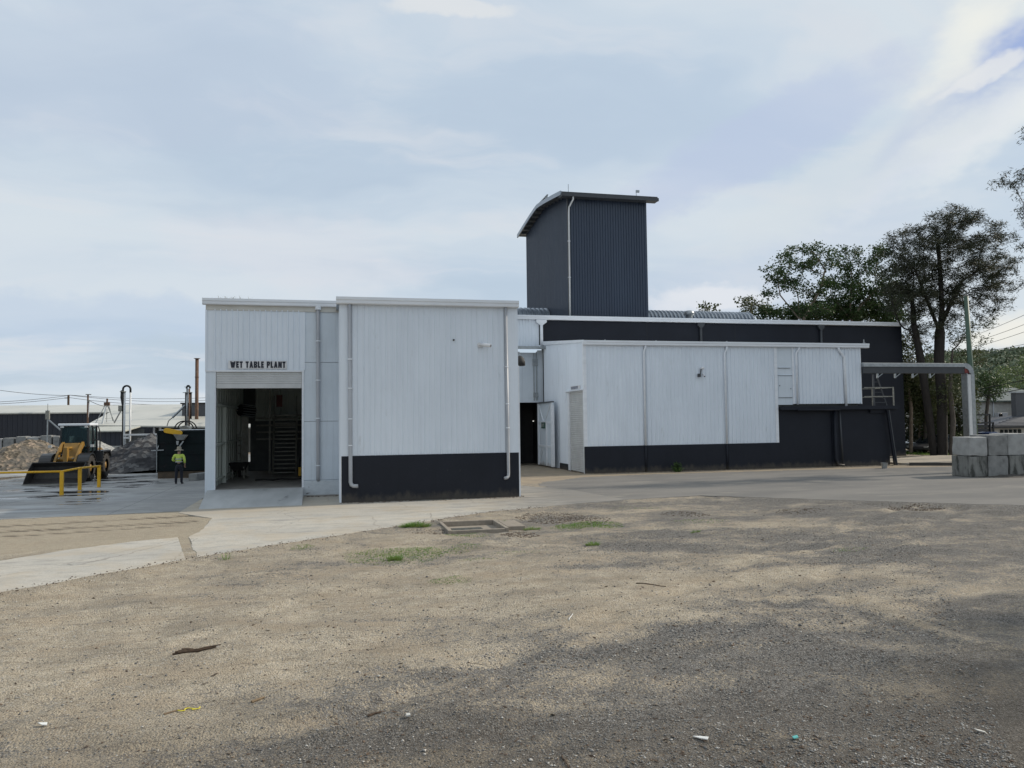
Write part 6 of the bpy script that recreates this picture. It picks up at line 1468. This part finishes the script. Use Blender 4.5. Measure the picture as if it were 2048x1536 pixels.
MB().box(ac0.x, ac1.x, Y-.6, Y-.2, ac0.z-.5, ac1.z).build('case', 'signwhite', t, bevel=.02)
for zz2 in (ac1.z-.28, ac1.z-.80): MB().lathe([(0, 0), (.20, 0), (.22, .02), (.20, .03), (0, .03)], (ac0.x+.28, Y-.635, zz2), 'Y', 20).build('fan', 'cabblack', t)
t = thing('tiled_house', 'low house with a dark tiled hip roof cut by the right photo edge', 'house', (60, 54, 0))
Y2 = 54; e1 = PY(1980, 853, Y2); e2 = PY(2140, 849, Y2); r1 = PY(2045, 828, Y2+3)
MB().box(PY(1998, 856, Y2).x, e2.x, Y2+.5, Y2+6, 0, e1.z).build('wall', 'palewall', t)
mb = MB(); mb.v += [tuple(e1), (e2.x, Y2, e1.z), (e2.x, Y2+8, e1.z), (e1.x, Y2+8, e1.z), (r1.x, Y2+3, r1.z), (e2.x, Y2+3, r1.z+.1)]
mb.f += [(0, 1, 5, 4), (4, 5, 2, 3), (0, 4, 3), (0, 3, 2, 1), (1, 2, 5)]; rf = mb.build('roof', 'tile', t)
mb = MB()
for k in range(9):
    u = (k+.5)/9.5; p = e1.lerp(r1, u); mb.box(p.x, e2.x, p.y-.03, p.y+.03, p.z+.0, p.z+.055)
mb.build('tile_course', 'tile', rf)
MB().box(e1.x, e2.x, Y2-.1, Y2, e1.z-.16, e1.z+.02).build('gutter', 'cabblack', t)
mb = MB(); 
for k in range(5): x = PY(2010+k*9, 860, Y2).x; mb.box(x, x+.25, Y2+.4, Y2+.5, 1.2, e1.z-.3)
mb.build('window', 'carglass', t)
t = thing('dark_tower_block', 'dark grey upper storey block rising at the right photo edge', 'building', (65, 56, 0))
a = PY(2031, 786, 56.5); MB().box(a.x, a.x+8, 56.5, 57.0, 0, a.z).build('wall', 'roofdark', t); MB().box(a.x-.12, a.x+8, 56.4, 57.1, a.z+.003, a.z+.14).build('parapet', 'galv', t)

Y = 49.5; a = PY(1951, 828, Y); b = PY(1979, 828, Y); g = PY(1951, 866, Y)
t = thing('truck_body', 'parked truck with an open black stock frame behind the concrete blocks', 'truck', (a.x, Y, 0))
mb = MB(); zt = a.z
for x in (a.x, b.x): mb.box(x-.05, x+.05, Y-.05, Y+.05, .9, zt)
mb.box(a.x, b.x, Y-.05, Y+.05, zt-.12, zt); mb.box(a.x, b.x, Y-.04, Y+.04, zt-.75, zt-.62); mb.box(b.x+.3, b.x+.4, Y, Y+.1, .9, zt-.65); mb.box(b.x, b.x+.4, Y, Y+.1, zt-.75, zt-.65); mb.build('frame', 'cabblack', t)
mb = MB()
for k in range(4): mb.box(a.x, b.x, Y+.02, Y+.04, .95+k*.3, 1.18+k*.3)
mb.build('tailboard', 'cabblack', t); MB().box(a.x-.1, b.x+.5, Y, Y+4, .75, .92).build('tray', 'cabblack', t)
for x in (a.x+.2, b.x+.1): MB().lathe([(0, -.13), (.42, -.13), (.45, -.1), (.45, .1), (.42, .13), (0, .13)], (x, Y+.9, .45), 'X', 20).build('wheel', 'tyre', t)
MB().cbox((b.x-.1, Y-.06, 1.0), .5, .04, .14).build('number_plate', 'signwhite', t)
p = PY(1990, 868, 48.5)
t = thing('blue_cover', 'blue tarpaulin covered load beside the truck', 'tarpaulin', (p.x, 48.5, 0))
mb = MB(); mb.prism([(p.x-.5, 48.5, 0), (p.x+.9, 48.5, 0), (p.x+.8, 48.5, p.z-.05), (p.x+.2, 48.5, p.z+.16), (p.x-.4, 48.5, p.z+.08)], (0, 1.5, 0)); mb.build('cover', 'blue', t, bevel=.08)

def car(name, label, loc, rz, L, Wd, H, paint, suv=True):
    t = thing(name, label, 'car', loc, rz=rz); ORG[t] = Vector((0, 0, 0)); hw = Wd/2
    # side profile along x (front = +x)
    body = [(-L/2, .35), (-L/2-.03, .75), (-L/2+.05, H*.60), (L*.16, H*.60), (L*.40, H*.50), (L/2, H*.42), (L/2+.02, .35), (L*.40, .25), (-L*.42, .25)]
    mb = MB(); mb.prism([Vector((x, -hw, z)) for x, z in body], (0, Wd, 0)); bd_ = mb.build('body', paint, t, bevel=.09, smooth=False)
    roofp = [(-L/2+.08, H*.60), (-L/2+.28, H*.93), (-L/2+.55, H), (L*.02, H), (L*.22, H*.60)]
    n = len(roofp); mb = MB(); ins = .16
    lo_ = [(x, (-hw+.05+(ins if z > H*.7 else 0)), z) for x, z in roofp]; hi_ = [(x, -y, z) for x, y, z in lo_]
    mb.v += lo_+hi_; mb.f += [tuple(range(n))[::-1], tuple(range(n, 2*n))]+[(i, i+1, n+i+1, n+i) for i in range(n-1)]; gh = mb.build('glasshouse', 'carglass', t, bevel=.04)
    MB().box(-L/2+.40, L*.03, -hw+.20, hw-.20, H-.01, H+.03).build('roof', paint, t, bevel=.02)
    mb = MB()
    for x, x2 in ((-L/2+.12, -L/2+.42), (-.3, -.28), (L*.20, L*.03)):
        for s in (-1, 1): mb.bar((x, s*(hw-.06), H*.6), (x2, s*(hw-.22), H), .07)
    mb.build('pillar', paint, t)
    for sx in (-1, 1):
        for sy in (-1, 1):
            w_ = MB().lathe([(.0, -.10), (.30, -.10), (.34, -.07), (.34, .07), (.30, .10), (0, .10)], (sx*L*.31, sy*(hw-.09), .34), 'Y', 22).build('wheel', 'tyre', t)
            MB().lathe([(0, -.015), (.2, -.01), (.21, .01), (0, .015)], (sx*L*.31, sy*(hw+.02), .34), 'Y', 18).build('rim', 'silver', w_)
    for s in (-1, 1): MB().cbox((-L/2-.02, s*(hw-.15), H*.5), .08, .2, .25).build('tail_light', 'red', t); MB().cbox((L/2-.02, s*(hw-.25), H*.40), .1, .3, .12).build('headlight', 'lamp', t)
    return t
a = G(1836, 905); car('parked_car', 'silver hatchback parked beyond the pale tree trunks beside the building end', (a.x+2.0, a.y+2.2, 0), R_(215), 4.3, 1.8, 1.62, 'silver')
a = G(1862, 908); car('parked_car', 'dark grey car parked just left of the dark tree trunks', (a.x+.9, a.y+.8, 0), R_(200), 4.2, 1.75, 1.35, 'greycar')
# hedge and pale houses glimpsed between the trunks
t = thing('far_house', 'far pale house with a blue grey roof glimpsed between the tree trunks', 'house', (62, 76, 0))
a = PY(1800, 862, 76); b = PY(1862, 862, 76)
MB().box(a.x, b.x, 76, 84, 0, PY(1835, 852, 76).z).build('wall', 'palewall', t); MB().prism([(a.x-.4, 75.6, PY(1835, 852, 76).z), (b.x+.4, 75.6, PY(1835, 852, 76).z), (b.x-1, 80, PY(1835, 842, 80).z), (a.x+1, 80, PY(1835, 842, 80).z)], (0, 0, .1)).build('roof', mat('blue_grey_roof', (.20, .24, .28), None, .5), t)
Y = 58
for i, (px, topy, rx, lb) in enumerate(((1820, 868, 2.6, 'clipped hedge mass behind the parked cars on the left'), (1870, 862, 3.0, 'hedge mass behind the dark trunks'), (1925, 862, 3.0, 'hedge mass behind the corner concrete block'))):
    c = PY(px, topy, Y); b = Vector((c.x, Y, 0))
    tree(lb, b, [[(c.x, Y, c.z*.4)]], [(c.x, Y, c.z*.5, rx, 1.5, c.z*.55), (c.x+rx*.5, Y, c.z*.6, rx*.6, 1.2, c.z*.5)], 220, 170+i, .4, 4, .6, .012, .1, 30, .3, .05, .18, 'bark', 'leafscrub' if i != 1 else 'leafgreen', .1, 'hedges beyond the footpath', name='hedge', cat='hedge')

# ------------------------------------------------------------------ grass, weeds, debris
def blades(cx, cy, rx, ry, n, h, seed, wd=.006, z0=None, lean=.5):
    rg = np.random.default_rng(seed); r = np.sqrt(rg.random(n)); a = rg.random(n)*2*np.pi
    x = cx+rx*r*np.cos(a); y = cy+ry*r*np.sin(a)
    z = np.array([hgt(float(p), float(q)) if z0 is None else z0 for p, q in zip(x, y)])-.005
    b = np.stack([x, y, z], 1); hh = h*(.4+.8*rg.random(n))*(1-.5*r); d = np.stack([np.cos(a)*lean*r+rg.normal(0, .25, n), np.sin(a)*lean*r+rg.normal(0, .25, n), np.ones(n)], 1)*hh[:, None]
    an = rg.random(n)*np.pi; s = np.stack([np.cos(an), np.sin(an), np.zeros(n)], 1)*wd
    mid = b+d*.6; tip = b+d+np.stack([d[:, 0]*.5, d[:, 1]*.5, -hh*.25], 1)
    V = np.stack([b-s, b+s, mid+s*.8, mid-s*.8, mid-s*.8, mid+s*.8, tip+s*.1, tip-s*.1], 1).reshape(-1, 3)
    return V
patch_px = [(790, 1106, 100, 13, 1900, .05), (850, 1100, 90, 8, 1200, .045), (720, 1103, 40, 5, 150, .04), (935, 1090, 30, 5, 200, .05), (1180, 1046, 70, 7, 1500, .07), (1140, 1050, 40, 5, 350, .06), (900, 1156, 45, 5, 420, .035), (958, 1115, 40, 3, 160, .03), (1040, 1102, 60, 4, 200, .03), (935, 1065, 45, 5, 260, .05), (605, 1092, 22, 4, 200, .05), (1280, 1012, 60, 4, 120, .05), (1700, 1095, 40, 4, 120, .04), (1400, 1040, 60, 5, 200, .05), (1860, 908, 40, 5, 800, .25), (1820, 908, 20, 4, 500, .25)]
VV = []
for i, (px, py, rxp, ryp, n, h) in enumerate(patch_px):
    c = G(px, py); c2 = G(px+rxp, py); c3 = G(px, py-ryp); VV.append(blades(c.x, c.y, (c2-c).length, abs((c3-c).length), n, h, 200+i, .006 if h < .2 else .02, None if h < .2 else .02))
V_ = np.vstack(VV); npmesh('grass', V_, np.arange(len(V_)).reshape(-1, 4), 'grass', kind='stuff', label='thin green grass growing in patches through the gravel', cat='grass')
tufts = [(830, 1053, .42, .16, 620, .22, 'bright grass tuft left of the sunken drain pit'), (1008, 1043, .22, .12, 240, .15, 'small grass tuft at the back corner of the drain pit'), (1064, 1053, .22, .12, 200, .13, 'sparse grass tuft right of the drain pit'),
         (1186, 1084, .16, .1, 180, .15, 'dark spiky tuft alone in the grey gravel'), (790, 1112, .14, .1, 300, .17, 'taller tuft standing in the flat grass patch'), (1391, 1062, .12, .08, 60, .12, 'tiny weed in the middle of the gravel lot'), (452, 1115, .10, .06, 24, .26, 'thin tall weed at the edge of the pale path')]
for i, (px, py, rx, ry, n, h, lb) in enumerate(tufts):
    c = G(px, py); z = hgt(c.x, c.y)
    V_ = blades(c.x, c.y, rx, ry, n, h, 300+i, .005, lean=.9); V_ -= np.array([c.x, c.y, 0]); o = npmesh('grass_tuft', V_, np.arange(len(V_)).reshape(-1, 4), 'grass', label=lb, cat='grass tuft', group='grass tufts in the gravel lot'); o.location = (c.x, c.y, 0)
c = G(1356, 944)
t = thing('weed_plant', 'leafy green weed growing at the foot of the annex wall', 'plant', (c.x, c.y, 0))
V_ = blades(c.x, c.y, .12, .08, 40, .5, 321, .012, .0, 1.0); npmesh('stem', V_, np.arange(len(V_)).reshape(-1, 4), 'grass', t)
Pw = np.array([[c.x+rng.normal(0, .13), c.y+rng.normal(0, .08), .08+.4*rng.random()] for _ in range(40)]); leaves(Pw, np.arange(40), 8, .05, .03, .10, 9, 'leaf', 'leafgreen', t)
# grass growing in the shed roof gutter
VV = []
for i, (px, n, h) in enumerate(((430, 5, .30), (437, 6, .28), (444, 5, .26), (450, 4, .24), (455, 5, .30), (460, 6, .42), (465, 4, .26), (470, 3, .22), (481, 5, .28), (498, 4, .26))):
    c = PY(px, 597, SY-.05); VV.append(blades(c.x, SY-.06, .07, .03, n, h, 400+i, .006, 7.66, .8))
V_ = np.vstack(VV); org = PY(460, 597, SY-.05); V_ -= np.array([org.x, SY, 7.66]); o = npmesh('gutter_grass', V_, np.arange(len(V_)).reshape(-1, 4), 'drygrass', label='dry seeding grass growing in the gutter of the wet plant shed', cat='grass', kind='stuff'); o.location = (org.x, SY, 7.66)

def stick(px0_, py0_, px1_, py1_, r, m, label, cat='stick', name='stick', wob=.02, n=8):
    a = G(px0_, py0_); b = G(px1_, py1_); pts = []; rs = []
    for i in range(n+1):
        u = i/n; p = a.lerp(b, u); p += Vector((noise.noise((u*3, px0_, 1)), noise.noise((u*3, px0_, 5)), 0))*wob; p.z = hgt(p.x, p.y)+r*.7
        pts.append(p-a); rs.append(r*(.75+.35*noise.noise((u*5, px0_, 9)))*(1-.35*u))
    o = MB().tube(pts, rs, 7).build(name, m, None, label, cat=cat); o.location = a; return o
t = thing('broken_branch', 'weathered broken branch with splinters lying on the gravel at left', 'branch', tuple(G(385, 1303)))
a = G(345, 1307); b = G(442, 1296); mbk = MB()
for (s, e_, r, dz_) in ((.12, .9, .028, .02), (.0, .45, .016, .01), (.3, 1.0, .013, .035), (.05, .3, .012, .035), (.18, .42, .02, .04)):
    pts = []; rs = []
    for i in range(7):
        u = s+(e_-s)*i/6; p = a.lerp(b, u); p.z = hgt(p.x, p.y)+dz_+.01*noise.noise((u*6, s, 2)); p.y += .02*noise.noise((u*8, s*9, 1)); pts.append(p); rs.append(r*(1-.5*i/6))
    mbk.tube(pts, rs, 6)
mbk.build('wood', 'wood', t)
stick(1272, 1163, 1332, 1166, .013, 'wood', 'straight dark stick lying in the middle distance of the gravel')
stick(735, 1403, 762, 1396, .018, 'wood', 'short dark piece of wood left of centre near the bottom', 'wood chip')
stick(503, 1392, 529, 1381, .020, 'woodpale', 'reddish brown chunk of bark near the yellow strap', 'wood chip')
stick(328, 1416, 376, 1402, .012, 'woodpale', 'pale splintered batten beside the yellow strap', 'batten')
stick(1124, 1499, 1137, 1528, .011, 'wood', 'thin dark stick pointing at the bottom edge')
stick(1625, 1462, 1648, 1470, .006, 'wood', 'very thin black stick near the teal scrap')
stick(1138, 1238, 1146, 1226, .010, 'plastic', 'curved white sliver in the sandy middle of the lot', 'scrap')
pts = [G(356+i*5.6, 1409+3*math.sin(i*1.3)-i*.75) for i in range(9)]
for i, p in enumerate(pts): p.z = hgt(p.x, p.y)+.012; p.y += .05*noise.noise((i*.6, 2, 1)); p.x += .04*noise.noise((i*.9, 5, 1))
o = MB().tube([p-pts[0] for p in pts], .006, 6).build('strap', 'strap', None, 'crumpled yellow strap lying beside the pale batten', cat='strap'); o.location = pts[0]
def scrap(name, poly_px, m, label, th=.008, lift=.02, cat='scrap'):
    P = [G(*p) for p in poly_px]; c = sum(P, Vector())/len(P); z = hgt(c.x, c.y)+lift
    mb = MB(); mb.prism([Vector((p.x-c.x, p.y-c.y, .02*noise.noise((p.x*9, p.y*9, 1)))) for p in P], (0, 0, th)); o = mb.build(name, m, None, label, cat=cat); o.location = (c.x, c.y, z); return o
scrap('plastic_scrap', [(1385, 1460), (1400, 1461), (1417, 1465), (1415, 1469), (1400, 1466)], 'plastic', 'tapering white plastic scrap right of centre at the bottom')
scrap('plastic_scrap', [(76, 1440), (95, 1438), (94, 1442), (84, 1443)], 'plastic', 'white plastic scrap at the lower left')
scrap('plastic_scrap', [(1947, 1443), (1970, 1447), (1970, 1450), (1955, 1449)], 'palewall', 'pale shard near the lower right edge')
scrap('teal_scrap', [(1584, 1471), (1594, 1467), (1597, 1473), (1588, 1476)], 'teal', 'small teal plastic scrap at the lower right')
scrap('paper_scrap', [(812, 1427), (820, 1427), (821, 1431), (813, 1432)], 'palewall', 'small white lump at the lower centre of the lot', th=.015)

# loose stones over the lot (uncountable)
rg = np.random.default_rng(99); NS = 72000
yy = 5.4+14*rg.random(NS)**2.0; xx = (-.62+1.42*rg.random(NS))*(yy+1.5)*1.0
gm = np.array([gmask(float(a), float(b)) for a, b in zip(xx, yy)]); keep = rg.random(NS) < (.16+.84*np.clip((gm-.2)*1.8, 0, 1)); keep &= np.array([lot_edge(float(a)) > b+.1 for a, b in zip(xx, yy)])
keep &= ~((xx > px0-.3) & (xx < px1+.3) & (yy > py0-.3) & (yy < py1+.3))
xx, yy = xx[keep], yy[keep]; n = len(xx); zz = np.array([hgt(float(a), float(b)) for a, b in zip(xx, yy)])
s = (.005+.011*rg.random(n)**2.6)*(1+.3*(yy > 9)); s[rg.random(n) < .008] *= 1.8
base = np.array([[1, 0, 0], [0, 1, 0], [-1, 0, 0], [0, -1, 0], [0, 0, .62], [0, 0, -.62]]); tri = np.array([[0, 1, 4], [1, 2, 4], [2, 3, 4], [3, 0, 4], [1, 0, 5], [2, 1, 5], [3, 2, 5], [0, 3, 5]])
Vs = base[None]*s[:, None, None]*(.6+.7*rg.random((n, 6, 1)))
an = rg.random(n)*6.28; ca, sa_ = np.cos(an), np.sin(an); X_ = Vs[:, :, 0]*1.25; Y_ = Vs[:, :, 1]
Vs = np.stack([X_*ca[:, None]-Y_*sa_[:, None]+xx[:, None], X_*sa_[:, None]+Y_*ca[:, None]+yy[:, None], Vs[:, :, 2]+(zz+s*.25)[:, None]], -1).reshape(-1, 3)
Fs = (tri[None]+6*np.arange(n)[:, None, None]).reshape(-1, 3)
stm = bpy.data.materials.new('loose_stone'); stm.use_nodes = True; t_ = NT(stm.node_tree); b_ = t_.n['Principled BSDF']
wnz = t_.add('ShaderNodeTexWhiteNoise', noise_dimensions='3D'); t_.put(wnz.inputs[0], t_.vm('SNAP', t_.obj(), (.05, .05, .3)))
cc = t_.mix(t_.ss(wnz.outputs[0], 0, 1), (.10, .10, .10), (.30, .285, .26)); cc = t_.mix(t_.m('GREATER_THAN', wnz.outputs[0], .92), cc, (.50, .48, .44)); cc = t_.mix(t_.m('LESS_THAN', wnz.outputs[0], .12), cc, (.16, .11, .075))
t_.put(b_.inputs['Base Color'], cc); b_.inputs['Roughness'].default_value = .85
npmesh('loose_gravel', Vs, Fs, stm, kind='stuff', label='loose grey stones scattered over the dirt lot', cat='gravel')
# dead leaves and bark crumbs
n = 2600; y2 = 5.6+17*rg.random(n)**1.5; x2 = (-.6+1.4*rg.random(n))*(y2+1.5); k2 = np.array([lot_edge(float(a)) > b+.05 and not (px0-.3 < a < px1+.3 and py0-.3 < b < py1+.3) for a, b in zip(x2, y2)]); x2, y2 = x2[k2], y2[k2]; n = len(x2)
z2 = np.array([hgt(float(a), float(b)) for a, b in zip(x2, y2)])+.008
an = rg.random(n)*6.28; L = (.012+.035*rg.random(n)**2); W_ = L*(.18+.2*rg.random(n)); c_ = np.stack([x2, y2, z2], 1); d_ = np.stack([np.cos(an), np.sin(an), rg.normal(0, .15, n)], 1); s_ = np.stack([-np.sin(an), np.cos(an), rg.normal(0, .4, n)], 1)
Vl = np.stack([c_-d_*L[:, None], c_+s_*W_[:, None], c_+d_*L[:, None], c_-s_*W_[:, None]], 1).reshape(-1, 3)
npmesh('leaf_litter', Vl, np.arange(4*n).reshape(-1, 4), 'wood', kind='stuff', label='brown leaf and bark crumbs strewn over the lot', cat='leaf litter')
# dark soil clods by the drain pit
VV = []; FF = []; ofs = 0
for (px, py, rxp, ryp, nn_, sz) in ((1100, 1030, 70, 9, 700, .018), (1160, 1036, 60, 8, 420, .018), (1040, 1063, 40, 5, 260, .018), (1830, 1012, 60, 6, 500, .022), (1600, 1020, 50, 5, 260, .018), (1370, 1024, 50, 5, 260, .018), (860, 1060, 50, 5, 160, .014)):
    for k in range(nn_):
        a_ = random.random()*6.28; r_ = math.sqrt(random.random()); p = G(px+rxp*r_*math.cos(a_), py+ryp*r_*math.sin(a_)); s1_ = sz*(.3+random.random())
        vb = base*s1_*(.7+.6*np.random.default_rng(k).random((6, 1))); VV.append(vb+np.array([p.x, p.y, hgt(p.x, p.y)+s1_*.2])); FF.append(tri+ofs); ofs += 6
for (ax, ay, bx, by, nn_) in ((.35, 28.22, 6.8, 28.25, 500), (13.1, 38.85, 24.5, 38.85, 900), (24.6, 38.9, 31.8, 38.7, 500), (6.95, 28.4, 7.1, 31, 120), (-1.0, 31.15, .2, 31.2, 120), (28.7, 29.8, 31, 29.4, 260), (12.95, 39.2, 12.95, 46, 200)):
    for k in range(nn_):
        u_ = random.random(); s1_ = .008+.026*random.random()**3; px_ = ax+(bx-ax)*u_+random.gauss(0, .05); py_ = ay+(by-ay)*u_-abs(random.gauss(0, .16))
        VV.append(base*s1_*(.7+.6*np.random.default_rng(k).random((6, 1)))+np.array([px_, py_, .012+s1_*.2])); FF.append(tri+ofs); ofs += 6
for k in range(1000):   # soil and stones spilled over the edge of the concrete path
    u_ = random.random(); px_ = -8+15*u_; py_ = lot_edge(px_)+random.gauss(-.03, .16); s1_ = .006+.018*random.random()**3
    VV.append(base*s1_*(.7+.6*np.random.default_rng(k).random((6, 1)))+np.array([px_, py_, .008+s1_*.2])); FF.append(tri+ofs); ofs += 6
npmesh('soil_clods', np.vstack(VV), np.vstack(FF), mat('soil_clod', (.12, .085, .06), (.07, .05, .04), .95, ns=20), kind='stuff', label='dark crumbled soil clods thrown up around the drain pit and road edge', cat='soil')
